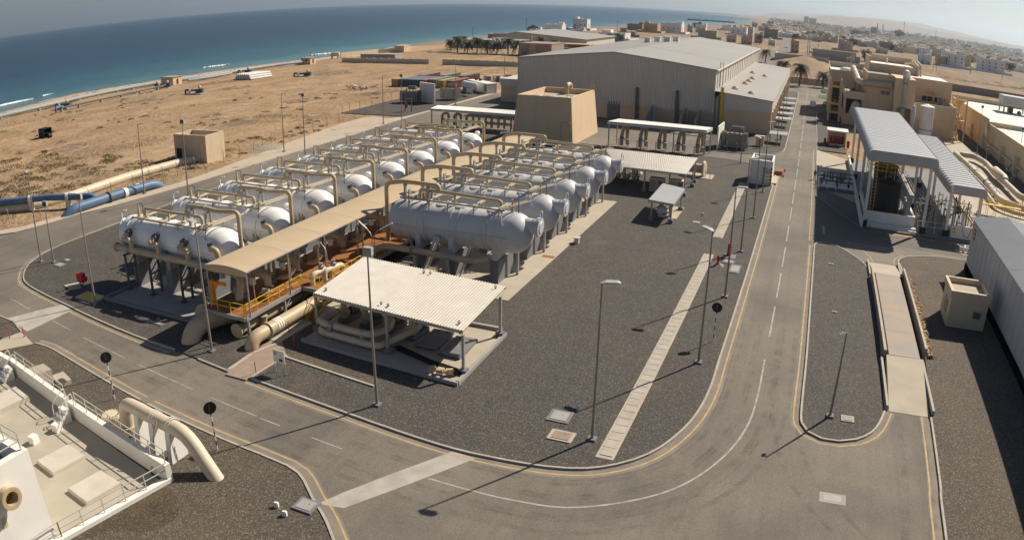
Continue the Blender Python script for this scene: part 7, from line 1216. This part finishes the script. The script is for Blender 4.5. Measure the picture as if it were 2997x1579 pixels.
for sd, h in ((1, 5.4), (2, 6.4), (3, 4.6)):
    tm, cm = palm_meshes(sd, h); a = bpy.data.meshes.new('trunk'); a.from_pydata([tuple(v) for v in tm.v], [], tm.f); a.materials.append(trunk_m); c = bpy.data.meshes.new('crown'); c.from_pydata([tuple(v) for v in cm.v], [], cm.f); c.materials.append(palm_leaf); PALMS.append((a, c))
def palm(label, x, y, k, s=1.0, group='date palms', z=0.0):
    t = thing('palm_tree', label, 'palm', (x, y, z), group); t.rotation_euler = (0, 0, rnd(0, 6)); t.scale = (s, s, s)
    for nm, me in zip(('trunk', 'crown'), PALMS[k % 3]): link(bpy.data.objects.new(nm, me), t)
    return t
for i, (x, y) in enumerate(((-196, 390), (-187.5, 381), (-198.5, 409), (-178.7, 375), (-173.9, 377), (-167, 375), (-162.3, 377), (-156.4, 378), (-149.3, 376))): palm(['date palm at the left end of the palm row by the coastal wall', 'tall date palm, second from the left in the palm row', 'date palm standing behind the left end of the palm row', 'date palm, fourth from the left in the palm row', 'date palm before the grey exhibition shed', 'date palm left of the white arches', 'date palm right before the white arches', 'date palm between the white arches and the brown hall', 'date palm beside the brown hall'][i], x, y, i, 1.0 + .15 * (i % 3), 'date palms in the row by the white arches')
for x, y, l in ((-160.5, 440, 'date palm rising behind the brown hall'), (-150, 436, 'bushy date palm right of the brown hall'), (-147.5, 428, 'second date palm right of the brown hall'), (-156, 489, 'low palm top in front of the long grey shed'), (-149, 497, 'low palm top at the right of the long grey shed'), (-150, 560, 'green palm before the white villa, left one'), (-143, 566, 'green palm before the white villa, right one'), (-147, 572, 'green palm close behind the white villa wall')): palm(l, x, y, int(abs(x)), .95)
palm('large date palm at the end of the main road, left of the pair', -4.85, 318.5, 1, 1.25); palm('smaller date palm at the end of the main road, right of the pair', 5.0, 322, 0, 1.05); palm('date palm beyond the far eave of the big hall', -27.5, 452, 1, 1.05); palm('leafy palm bush behind the annex', -14, 400, 2, .9); palm('second leafy palm bush behind the annex', -17, 408, 0, .7); palm('dark palm behind the compound wall far right', -50, 720, 1, 1.2)
def crown_mesh(seed, n=900, R=(2.6, 2.6, 2.0)):
    r = random.Random(seed); mb = MB(); cl = [(r.uniform(-.75, .75), r.uniform(-.75, .75), r.uniform(-.5, .7), r.uniform(.35, .6)) for _ in range(16)]
    for i in range(n):
        c = r.choice(cl); d = Vector((r.gauss(0, 1), r.gauss(0, 1), r.gauss(0, 1))).normalized() * c[3] * r.uniform(.55, 1.05)
        p = Vector(((c[0] + d.x) * R[0], (c[1] + d.y) * R[1], (c[2] + d.z) * R[2])); a = Vector((r.gauss(0, 1), r.gauss(0, 1), r.gauss(0, 1))).normalized(); b_ = a.orthogonal().normalized(); s = r.uniform(.14, .32); mb.add([p - a * s, p + b_ * s * .7, p + a * s, p - b_ * s * .7], [(0, 1, 2, 3)])
    return mb
TREES = []
for sd in (11, 12, 13):
    mb = crown_mesh(sd); c = bpy.data.meshes.new('crown'); c.from_pydata([tuple(v) for v in mb.v], [], mb.f); c.materials.append(tree_leaf)
    tm = MB().tube([(0, 0, -2.9), (.1, .05, -1.6), (0, 0, .2)], [.28, .2, .1], 7).tube([(.08, .04, -1.7), (.9, .3, -.2)], [.12, .05], 6).tube([(.08, .04, -1.6), (-.8, -.4, .1)], [.12, .05], 6); a = bpy.data.meshes.new('trunk'); a.from_pydata([tuple(v) for v in tm.v], [], tm.f); a.materials.append(trunk_m); TREES.append((a, c))
def tree(label, x, y, k, s, group='trees of the far town', z=0.0):
    t = thing('tree', label, 'tree', (x, y, z + 2.8 * s), group); t.rotation_euler = (0, 0, rnd(0, 6)); t.scale = (s * rnd(.9, 1.3), s * rnd(.9, 1.3), s)
    for nm, me in zip(('trunk', 'crown'), TREES[k % 3]): link(bpy.data.objects.new(nm, me), t)
tree('big dark tree rising behind the process building', 40.5, 612, 0, 1.9, None); tree('round green tree beside the far town road', -.5, 1117, 1, 2.6, None); tree('dark round tree left of the mosque', 81, 1600, 2, 3.6, None); tree('dark round tree right of the minarets', 250, 2300, 0, 5.5, None); tree('dark tree beside the left white house by the sea', -240, 640, 1, 1.7, None)
sc_ob = MB()
def shrub(mb, x, y, r, h, n, z=0):
    for i in range(n):
        a = rnd(0, 6.28); d = r * math.sqrt(random.random()); p = Vector((x + d * math.cos(a), y + d * math.sin(a), z + h * random.random() * (1.1 - d / r))); u = Vector((random.gauss(0, 1), random.gauss(0, 1), random.gauss(0, .7))).normalized(); v = u.orthogonal().normalized(); s = rnd(.1, .26); mb.add([p - u * s, p + v * s * .6, p + u * s], [(0, 1, 2)])
for i in range(260):                                        # desert scrub on the sand by the left edge and along the pavement
    if i < 140: x, y = rnd(-165, -108), rnd(55, 98)
    elif i < 220: x, y = rnd(-230, -110), rnd(90, 200)
    else: x, y = rnd(-112, -100), rnd(84, 150)
    r = rnd(.5, 1.6) * (1.6 if i < 140 else 1); shrub(sc_ob, x, y, r, rnd(.3, .8), int(60 * r + 16), ground_z(x, y))
for i in range(40): x, y = rnd(80, 190), rnd(500, 600); shrub(sc_ob, x, y, rnd(2, 5), rnd(1, 2.6), 60, 0)
tag(P('desert_scrub', sc_ob, scrub_m), 'dry yellow-green scrub scattered over the sand', 'scrub', None, 'stuff')
hd = MB()
for i in range(70): f = i / 69; shrub(hd, 88 + 92 * f + rnd(-3, 3), 528 + 50 * f * f - 15 * math.sin(3 * f) + rnd(-4, 4), rnd(2, 4), rnd(1.5, 3.6), 70, 0)
tag(P('thorn_hedge', hd, tree_leaf), 'dark band of thorn bushes in the field beyond the white roof', 'bushes', None, 'stuff')
hd = MB()
for i in range(60): shrub(hd, -205 + 60 * i / 59 + rnd(-1, 1), 372 + rnd(-3, 6), rnd(.8, 1.6), rnd(.6, 1.3), 30, 0)
tag(P('garden_hedge', hd, tree_leaf), 'low dark green hedge along the row of palms', 'hedge', None, 'stuff')
st = MB()
def stone(mb, x, y, z, s):
    c = Vector((x, y, z)); v = [c + Vector((random.gauss(0, 1), random.gauss(0, 1), random.gauss(0, 1))).normalized() * s * rnd(.6, 1.1) for _ in range(6)]
    v = [c + Vector((s, 0, 0)), c + Vector((0, s * rnd(.6, 1), 0)), c + Vector((-s * rnd(.6, 1), 0, 0)), c + Vector((0, -s, 0)), c + Vector((0, 0, s * rnd(.5, 1))), c + Vector((0, 0, -s))]
    mb.add(v, [(0, 1, 4), (1, 2, 4), (2, 3, 4), (3, 0, 4), (1, 0, 5), (2, 1, 5), (3, 2, 5), (0, 3, 5)])
RC = [(-138.8, 103.2, 2.5), (-136.4, 108, 2.6), (-134, 111.4, 2.2), (-145.4, 94.5, 3), (-134.7, 117.5, 3), (-139.6, 99.7, 2.4), (-218, 134.6, 4), (-206, 139.7, 4), (-126.4, 150.8, 3), (-103, 98, 2), (-150, 88, 3)]
for i in range(2600):
    f = random.random()
    if i < 1900: q = random.choice(RC); x = q[0] + random.gauss(0, q[2]); y = q[1] + random.gauss(0, q[2] * .8)
    elif i < 2300: x, y = rnd(-225, -110), rnd(85, 230)
    else: x, y = rnd(-255, -236), rnd(120, 300)
    stone(st, x, y, ground_z(x, y), rnd(.12, .5) if i < 1900 else rnd(.1, .3))
tag(P('rubble', st, rock_m), 'loose tan rubble stones scattered over the sand', 'stones', None, 'stuff')
def drift_mat(name, col, hi, sc_):
    m = bpy.data.materials.new(name); m.use_nodes = True; n = m.node_tree.nodes; l = m.node_tree.links; b_ = n['Principled BSDF']; b_.inputs['Base Color'].default_value = (*col, 1); b_.inputs['Roughness'].default_value = .95; b_.inputs['Specular IOR Level'].default_value = .05
    g_ = n.new('ShaderNodeNewGeometry'); z_ = n.new('ShaderNodeTexNoise'); z_.inputs['Scale'].default_value = sc_; z_.inputs['Detail'].default_value = 7; l.new(g_.outputs['Position'], z_.inputs['Vector']); r_ = n.new('ShaderNodeMapRange'); r_.inputs[1].default_value = .36; r_.inputs[2].default_value = .66; r_.inputs[4].default_value = hi; l.new(z_.outputs['Fac'], r_.inputs[0]); l.new(r_.outputs[0], b_.inputs['Alpha']); return m
tk = MB(); pth = smooth_path([(-182, 80), (-178.6, 101), (-176, 114.5), (-177, 133), (-174.3, 146), (-173.5, 163), (-170.5, 180.5), (-165.3, 200.5), (-160.5, 225), (-155, 262), (-150, 300)], 2.0); pt2 = smooth_path([(-118, 92), (-126, 118), (-142, 150), (-165, 200)], 2.0); pt3 = smooth_path([(-160, 226), (-190, 270), (-214, 300)], 2.0)
for pp in (pth, pt2, pt3):
    for o_, w_ in ((-2.2, 1.6), (-.7, 1.3), (.9, 1.5), (2.3, 1.3)):
        V, F = strip(pp, o_, w_, 0); tk.add([(x, y, ground_z(x, y) + .07) for x, y, z in V], F)
struct('sand_track', tk, drift_mat('track_sand', (.54, .395, .25), .75, .22))
gs = MB()
for (x, y, a_, b_) in ((-129, 144, 5, 9), (-154, 106.3, 4, 6), (-206, 179, 6, 12), (-116, 153, 4, 9), (-213, 221.5, 6, 10), (-182.6, 256, 9, 12), (-140, 180, 5, 9), (-190, 205, 6, 8), (-125, 200, 6, 9)):
    gs.add([(x, y, ground_z(x, y) + .06)] + [(x + a_ * math.cos(k_ * .3927) * rnd(.7, 1.1), y + b_ * math.sin(k_ * .3927) * rnd(.7, 1.1), ground_z(x + a_ * math.cos(k_ * .3927), y + b_ * math.sin(k_ * .3927)) + .05) for k_ in range(16)], [(0, 1 + k_, 1 + (k_ + 1) % 16) for k_ in range(16)])
struct('gravel_spots', gs, drift_mat('grey_gravel_drift', (.22, .185, .15), .7, .5))
bs_ = MB()
for k_ in range(160): y = rnd(60, 420); x = shore(y) + rnd(6, 24); shrub(bs_, x, y, rnd(.6, 1.6), rnd(.3, .7), 22, ground_z(x, y))
tag(P('beach_scrub', bs_, scrub_m), 'dry scrub along the top of the beach', 'scrub', None, 'stuff')
ln = M('loose_gravel', (.33, .285, .225), (.25, .215, .17), 1.0, .8, .9, speck=(6, (.5, .43, .33), .7, .6))
struct('gravel_heap', MB().lathe([(0, 4.2), (.35, 2.6), (.55, .8), (.58, .05)], (-99.0, 116, -.12), (0, 0, 1), 20), ln, None, 60)
# ------------------------------------------------------------------ houses
HM = {'white': M('house_white', (.74, .72, .68), (.66, .64, .60), .3, .7, .85), 'cream': M('house_cream', (.60, .52, .39), (.54, .46, .34), .3, .7, .85), 'pink': M('house_pink', (.56, .41, .30), (.50, .37, .27), .3, .7, .85), 'tan': M('house_tan', (.50, .36, .21), (.44, .32, .19), .3, .7, .85), 'brown': M('house_brown', (.33, .25, .19), (.28, .21, .16), .3, .7, .85), 'grey': M('house_grey', (.34, .32, .30), (.29, .27, .25), .3, .7, .85), 'olive': M('house_olive', (.42, .38, .25), (.36, .33, .22), .3, .7, .85), 'ochre': M('house_ochre', (.56, .36, .16), (.50, .32, .14), .3, .7, .85)}
def house(label, x, y, w, h, col, d=None, group=None, win=True, extra=True, wall=False, name='house', cat='house', seed=0):
    r = random.Random(int(x * 7 + y * 13 + seed)); d = d or w * r.uniform(.7, 1.0); t = thing(name, label, cat, (x, y, 0), group); m = HM[col]; x0, x1, y0, y1 = x - w / 2, x + w / 2, y, y + d
    P('wall', MB().box(x0, y0, -1.5, x1, y1, h), m, t); P('parapet', MB().box(x0 - .15, y0 - .15, h, x1 + .15, y0 + .2, h + .8).box(x0 - .15, y1 - .2, h, x1 + .15, y1 + .15, h + .8).box(x0 - .15, y0 + .2, h, x0 + .2, y1 - .2, h + .8).box(x1 - .2, y0 + .2, h, x1 + .15, y1 - .2, h + .8), m, t)
    if extra: sw = w * r.uniform(.25, .4); sx = r.choice((x0 + .3, x1 - sw - .3)); P('stair_room', MB().box(sx, y + d * .4, h, sx + sw, y + d * .8, h + 2.8), m, t); P('water_tank', MB().lathe([(0, .7), (1.3, .7), (1.5, .3)], (x0 + w * .5, y + d * .6, h), (0, 0, 1), 10), wallw, t, 40)
    if win:
        for s in range(max(1, int(h / 3.8))):
            nw = max(2, int(w / 5.2))
            for i in range(nw):
                cx = x0 + w * (i + .5) / nw + r.uniform(-.3, .3)
                if s == 0 and i == nw // 2: P('door', MB().box(cx - .6, y0 - .06, 0, cx + .6, y0, 2.3), steel_d, t)
                else: P('window', MB().box(cx - .6, y0 - .07, s * 3.4 + 1.2, cx + .6, y0, s * 3.4 + 2.7), glass, t)
            P('side_window', MB().box(x0 - .07 if x > 0 else x1, y + d * .35, s * 3.4 + 1.2, x0 if x > 0 else x1 + .07, y + d * .5, s * 3.4 + 2.6), glass, t)
    if wall: P('yard_wall', MB().box(x0 - 6, y0 - 8, -1, x1 + 6, y0 - 7.7, 2.0).box(x0 - 6, y0 - 7.7, -1, x0 - 5.7, y1 + 4, 2.0).box(x1 + 5.7, y0 - 7.7, -1, x1 + 6, y1 + 4, 2.0), m, t)
    return t
NEAR = [('tall ochre gate tower by the far town road', -15, 616, 6.4, 8.7, 'ochre'), ('square pink two-storey house beyond the compound walls', 32, 788, 14.4, 8.7, 'pink'), ('cream bungalow right of the pink house', 74, 844, 12.8, 5.0, 'cream'), ('large white two-storey house left of the tan balcony block', 134, 727, 18.2, 11.5, 'white'), ('big white walled villa at the right by the field road', 176, 752, 25.6, 11.5, 'white'), ('tan arcaded villa in front of the white houses', 121, 727, 10.5, 7.6, 'tan'), ('white house with a roof tower left of the tan villa', 103, 712, 11.7, 7.2, 'white'), ('long olive building in the middle of the town', 119, 1046, 20.7, 5.2, 'olive'), ('long mustard building right of the olive one', 166, 1206, 26.5, 5.2, 'ochre'), ('dark grey block near the coast road', -112, 1967, 15.2, 11.7, 'grey'), ('red-brown two-storey block beyond the hall roof', -52, 934, 16.5, 10.4, 'brown'), ('white wide house beyond the red-brown block', -65, 1362, 17.5, 7.8, 'white'), ('beige block left of the tall power pole', -21, 1421, 12.4, 8.2, 'cream'), ('beige house far behind the tall power pole', -3, 1881, 21.6, 10.5, 'cream'), ('grey hall-like block left of the mosque', 105, 1716, 30, 13.5, 'grey'), ('pale grey villa before the mosque', 120, 1379, 24, 8.3, 'white'), ('narrow cream house with balconies left of the mosque', 35, 1370, 8.3, 11, 'cream'), ('low pink house with arches in the town centre', 82, 1200, 21, 6.5, 'pink'), ('tan balcony block between the two white villas', 158, 800, 12, 9.6, 'tan'), ('little cream hut before the big dark tree', 26, 535, 5.1, 3.6, 'cream'), ('pinkish rounded house just over the hall roof', -54, 756, 8, 8, 'pink'), ('tiny white house with a porch beside the town road', -39, 722, 6.6, 4.2, 'white'), ('olive-yellow house at the coast, left of the white one', -147, 914, 6.4, 7.2, 'olive'), ('white coast house with balconies beside the olive one', -139, 946, 13, 8.8, 'white'), ('long low yellow house right over the hall ridge', -105, 761, 18.4, 6.8, 'olive'), ('white villa with a roof room beyond the hall ridge', -94, 961, 19.8, 8.2, 'white'), ('pinkish grey house over the middle of the hall roof', -76, 716, 9.2, 5.3, 'pink'), ('pale pink house left of the red-brown block', -60, 695, 10, 6.3, 'pink'),
  ('bright white seaside villa left of the tall white tower house', -230, 662, 16, 7.4, 'white'), ('low white wing of the seaside villa', -233, 622, 10, 3.8, 'white'), ('tall white tower house by the sea', -242, 781, 15.6, 11, 'white'), ('ochre seaside house with a dark porch', -175, 821, 15.3, 8.9, 'ochre'), ('long brown house behind the ochre seaside house', -203, 866, 17.7, 6.4, 'brown'), ('large pale lilac house at the right of the seaside group', -157, 845, 23, 10.5, 'white'), ('white villa with a roof tower over the hall roof', -155, 584, 21, 5.2, 'white'), ('low brown house left of the white villa', -178, 597, 10, 2.4, 'brown'), ('cream ruin with broken walls below the tall white house', -206, 655, 12, 3.6, 'cream'), ('low brown row behind the white villa', -166, 678, 15, 3.2, 'brown')]
for a in NEAR: house(a[0], a[1], a[2], a[3], a[4], a[5], None, 'named houses of the town', wall=a[3] > 14)
for l, x, y, w, h in (('beige high-rise on the skyline, left one', -43, 3612, 22, 38), ('beige high-rise on the skyline, right one', -12, 3412, 32, 32)): house(l, x, y, w, h, 'cream', None, 'beige high-rises', extra=False, name='apartment_block', cat='building')
t = thing('mosque', 'grey mosque with a dark upper storey and two minarets', 'mosque', (150, 1868, 0)); P('wall', MB().box(134, 1868, 0, 168, 1890, 12), HM['cream'], t); P('tower', MB().box(134, 1868, 12, 147, 1882, 26), HM['brown'], t); P('dome', MB().lathe([(0, 5), (2, 5), (5, 3.6), (7, .2)], (158, 1879, 12), (0, 0, 1), 18), wallw, t, 40)
for x, y in ((151, 1900), (165, 1900)): P('minaret', MB().lathe([(0, 1.6), (22, 1.4), (22.2, 2.0), (23, 2.0), (23.2, 1.2), (31, 1.1), (32, 1.4), (37, .1)], (x, y, 0), (0, 0, 1), 10), HM['grey'], t, 40)
for l, a in (('long grey compound wall behind the sand mound', (-1, 34, 563, 4.4, HM['grey'])), ('pale pinkish compound wall before the pink house', (-1, 36, 655, 3.6, HM['pink'])), ('cream rear boundary wall of the plant behind the mound', (-24, 10, 486, 4.6, HM['cream'])), ('low tan wall at the end of the main road', (-22, 16, 332, 2.4, HM['pink'])), ('brown field wall beyond the white roof', (62, 125, 412, 3.4, HM['brown']))):
    t = thing('compound_wall', l, 'wall', (a[0], a[2], 0), 'compound walls'); P('wall', MB().box(a[0], a[2], -.5, a[1], a[2] + .4, a[3]), a[4], t); P('coping', MB().box(a[0], a[2] - .1, a[3], a[1], a[2] + .5, a[3] + .2), a[4], t); P('end_return', MB().box(a[0], a[2] + .4, -.5, a[0] + .4, a[2] + 30, a[3]), a[4], t)
# exhibition sheds, arches and brown hall by the palms
t = thing('exhibition_shed', 'wide grey shed with a low gable roof beyond the palms', 'building', (-165, 440, 0)); P('wall', MB().box(-206, 470, 0, -141, 540, 4.6), clad, t); P('roof_slope', MB().add([(-206, 468, 4.6), (-188, 468, 8.4), (-188, 545, 8.4), (-206, 545, 4.6)], [(0, 1, 2, 3)]).add([(-188, 468, 8.4), (-140, 468, 5.0), (-140, 545, 5.0), (-188, 545, 8.4)], [(0, 1, 2, 3)]), hroof, t); P('gable', MB().add([(-206, 470, 4.6), (-141, 470, 4.6), (-141, 470, 5.0), (-188, 470, 8.3)], [(0, 1, 2, 3)]), clad, t)
t = thing('exhibition_shed', 'long low dark grey shed behind the palm row', 'building', (-200, 440, 0)); P('wall', MB().box(-212, 430, 0, -172, 448, 4.2), clad, t); P('roof', MB().box(-213, 429, 4.2, -171, 449, 4.5), hroof, t)
t = thing('arched_portal', 'white portal of three pointed arches behind the palms', 'arch', (-179, 420, 0)); P('wall', MB().box(-184.5, 422, 0, -174.5, 428, 6.1), HM['grey'], t)
for i in range(3):
    cx = -183 + 3.3 * i; pts = [(cx - 1.5, 420.5, 0), (cx - 1.45, 420.5, 2.6), (cx - 1.0, 420.5, 4.4), (cx, 420.5, 6.2), (cx + 1.0, 420.5, 4.4), (cx + 1.45, 420.5, 2.6), (cx + 1.5, 420.5, 0)]; P('arch', MB().tube(pts, .32, 6), wallw, t, 50)
t = thing('brown_hall', 'square brown hall with panelled walls beside the grey hall roof', 'building', (-140, 377, 0)); P('wall', MB().box(-147.5, 372, 0, -130, 392, 6.2), HM['brown'], t); P('pilaster', MB().box(-147.6, 371.8, 0, -146.4, 372, 6.4).box(-142, 371.8, 0, -138.5, 372, 6.4), HM['tan'], t); P('window', MB().box(-145.2, 371.9, .8, -143.8, 372, 2.4), glass, t); P('parapet', MB().box(-147.8, 371.7, 6.2, -129.8, 392.2, 6.6), HM['brown'], t)
solo('minaret_column', MB().lathe([(0, .6), (8.6, .5), (8.7, .8), (9.2, .8), (9.4, .4), (11, .35), (11.5, .05)], (-146.5, 386, 0), (0, 0, 1), 10), HM['tan'], 'slim tan column tower rising over the brown hall', 'tower', None, 40)
house('long pinkish fort-like house on the shore beyond the palms', -226, 541, 29, 2.6, 'pink', 10, None, extra=False)
solo('shade_roof', MB().box(-150, 446, 2.6, -132, 458, 3.0).box(-149.5, 446.3, 0, -149.2, 446.6, 2.6).box(-132.8, 446.3, 0, -132.5, 446.6, 2.6).box(-149, 457, 0, -132.5, 457.6, 2.6), HM['tan'], 'dark open shelter with a tan roof behind the hall edge', 'shelter')
SHORT = ['the ochre gate tower', 'the pink two-storey house', 'the cream bungalow', 'the large white two-storey house', 'the big walled white villa', 'the tan arcaded villa', 'the white house with roof tower', 'the long olive building', 'the long mustard building', 'the dark grey coast block', 'the red-brown block', 'the wide white house', 'the beige block', 'the far beige house', 'the grey hall-like block', 'the pale grey villa', 'the narrow cream house', 'the low pink arched house', 'the tan balcony block']
def where(x, y):
    az, lr = math.atan2(x, y), math.log(math.hypot(x, y)); best = min(range(len(SHORT)), key=lambda k_: ((math.atan2(NEAR[k_][1], NEAR[k_][2]) - az) * 9) ** 2 + (math.log(math.hypot(NEAR[k_][1], NEAR[k_][2])) - lr) ** 2)
    a2, l2 = math.atan2(NEAR[best][1], NEAR[best][2]), math.log(math.hypot(NEAR[best][1], NEAR[best][2]))
    dep = 'far behind' if lr - l2 > .45 else 'behind' if lr - l2 > .08 else 'before' if lr - l2 < -.08 else 'beside'
    return '%s%s %s' % (dep, ('' if abs(az - a2) < .012 else ' and left of' if az < a2 else ' and right of'), SHORT[best])
# the hazy town behind, house by house
occ = [(a[1], a[2], a[3]) for a in NEAR]; rt = random.Random(42); cnt = 0
GRP = {'white': 'small far white house in the hazy town', 'cream': 'small far cream house in the hazy town', 'pink': 'small far pinkish house in the hazy town', 'tan': 'small far tan house in the hazy town', 'brown': 'small far brown house in the hazy town', 'grey': 'small far grey house in the hazy town'}
for i in range(2500):
    if cnt >= 255: break
    u = rt.random(); inv = 1 / 900 * (1 - u) + 1 / 5200 * u; r = 1 / inv; az = RAD(rt.uniform(-3.2, 17.5) if rt.random() > .1 else rt.uniform(-9, -3)); x, y = math.sin(az) * r, math.cos(az) * r
    if x < shore(y) + 60 or (r < 1000 and x < 95) or (abs(x + 24) < 18 and r < 1500): continue
    w = rt.uniform(9, 17) * (1 + r / 9000)
    if any(abs(x - a) < (w + c) * .6 and abs(y - b_) < (w + c) * .9 for a, b_, c in occ): continue
    occ.append((x, y, w)); cnt += 1; col = rt.choice(('white', 'white', 'white', 'cream', 'cream', 'pink', 'tan', 'brown', 'grey', 'cream'))
    hh = rt.uniform(3.6, 8.5) * (1 + r / 14000); ex = rt.random() < .6; yw = rt.random() < .35 and r < 2500
    lab = '%s%s %s house %s%s' % ('walled ' if yw else '', 'low' if hh < 6 else 'two-storey', {'pink': 'pinkish'}.get(col, col), 'with roof room ' if ex else '', where(x, y))
    if len(lab.split()) > 16: lab = lab.replace('with roof room ', '').replace('walled ', '')
    house(lab, x, y, w, hh, col, None, 'small houses of the hazy town', win=r < 2600, extra=ex, wall=yw, seed=i)
for i in range(60):
    u = rt.random(); r = 1 / (1 / 800 * (1 - u) + 1 / 4500 * u); az = RAD(rt.uniform(-3, 17.5)); x, y = math.sin(az) * r, math.cos(az) * r
    if x < shore(y) + 60 or (r < 900 and x < 90): continue
    ts = rt.uniform(1.0, 1.7); tree('%s dark tree %s' % ('bigger' if ts > 1.35 else 'small', where(x, y)), x, y, i, ts * (1 + r / 4000), 'small trees among the town houses')
for nm, cols in (('white', 'white'), ('cream', 'cream'), ('brown', 'pink')):
    dt = MB()
    for k_ in range(1300 if nm != 'brown' else 500):
        u = rt.random(); r = 1 / (1 / 1050 * (1 - u) + 1 / 7000 * u); az = RAD(rt.uniform(-3.4, 18)); x, y = math.sin(az) * r, math.cos(az) * r
        if x < shore(y) + 80 or any(abs(x - a) < 13 and abs(y - b_) < 13 for a, b_, c in occ): continue
        w = rt.uniform(7, 16) * (1 + r / 9000); hh = rt.uniform(3, 8) * (1 + r / 12000); z0 = ground_z(x, y); dt.cbox(x, y, z0 - 1, w, w * rt.uniform(.6, 1), hh + 1, rt.uniform(-.3, .3))
        if rt.random() < .5: dt.cbox(x + w * .2, y, z0 + hh, w * .35, w * .35, 2.6, 0)
    tag(P('distant_town', dt, HM[cols]), 'mass of tiny far %s buildings in the haze below the hills' % {'white': 'white', 'cream': 'cream', 'brown': 'pinkish'}[nm], 'town', None, 'stuff')
for x, y, h, l in ((-4.6, 593, 19, 'tall dark twin power pole in the sandy lot'), (-3.2, 596, 13, 'shorter power pole beside the tall twin pole'), (3.7, 673, 11, 'leaning power pole right of the tall twin pole'), (95, 610, 9.5, 'power pole by the field road, thicker one'), (96, 600, 9, 'power pole with a transformer by the field road'), (97, 683, 12, 'power pole beyond the process building roof'), (96.5, 714, 12, 'power pole left of the white house'), (130, 634, 7, 'thin pole along the field road, middle'), (156, 628, 10, 'thin pole before the big white villa'), (-262, 560, 7, 'thin pole on the shore beyond the palms'), (-232, 600, 14, 'tall mast pole left of the seaside villa'), (-196, 760, 12, 'power pole right of the tall white house'), (-165, 690, 12, 'power pole behind the white villa')):
    t = thing('power_pole', l, 'pole', (x, y, 0), 'power poles'); P('pole', MB().tube([(x, y, 0), (x, y, h)], [.22, .14], 6), steel_d, t, 60); P('cross_arm', MB().box(x - 1.2, y - .08, h - .8, x + 1.2, y + .08, h - .6), steel_d, t)
for x, y, h, l in ((330, 2900, 62, 'pale lattice mast above the town, left one'), (560, 3600, 50, 'pale lattice mast above the town, right one')): solo('lattice_mast', MB().bar((x - 2, y, 0), (x, y, h), .8).bar((x + 2, y, 0), (x, y, h), .8).bar((x - 1.2, y, h * .4), (x + 1.2, y, h * .4), .6).box(x - 4, y, h * .82, x + 4, y + 1, h * .84), steel_d, l, 'mast', 'lattice masts')
struct('town_road', MB().add(*strip(smooth_path([(-24, 340), (-27, 420), (-28, 560), (-24, 640), (-28, 780), (-30, 960), (-20, 1150), (40, 1400)], 12), 0, 11, .02)), asphalt)
struct('field_road', MB().add(*strip(smooth_path([(10, 350), (40, 480), (70, 620), (93, 666), (144, 686), (200, 716), (300, 770)], 12), 0, 7, .02)), asphalt)
# ------------------------------------------------------------------ haze over the coast
hzm = bpy.data.materials.new('haze_air'); hzm.use_nodes = True; hn = hzm.node_tree.nodes; hn.clear(); ho = hn.new('ShaderNodeOutputMaterial'); pv = hn.new('ShaderNodeVolumePrincipled')
pv.inputs['Color'].default_value = (.68, .84, 1.0, 1); pv.inputs['Density'].default_value = 0.00007; pv.inputs['Anisotropy'].default_value = 0.6; hzm.node_tree.links.new(pv.outputs[0], ho.inputs['Volume'])
tag(P('haze', MB().box(-16000, -1500, -40, 16000, 16000, 330), hzm), None, None, None, 'stuff')
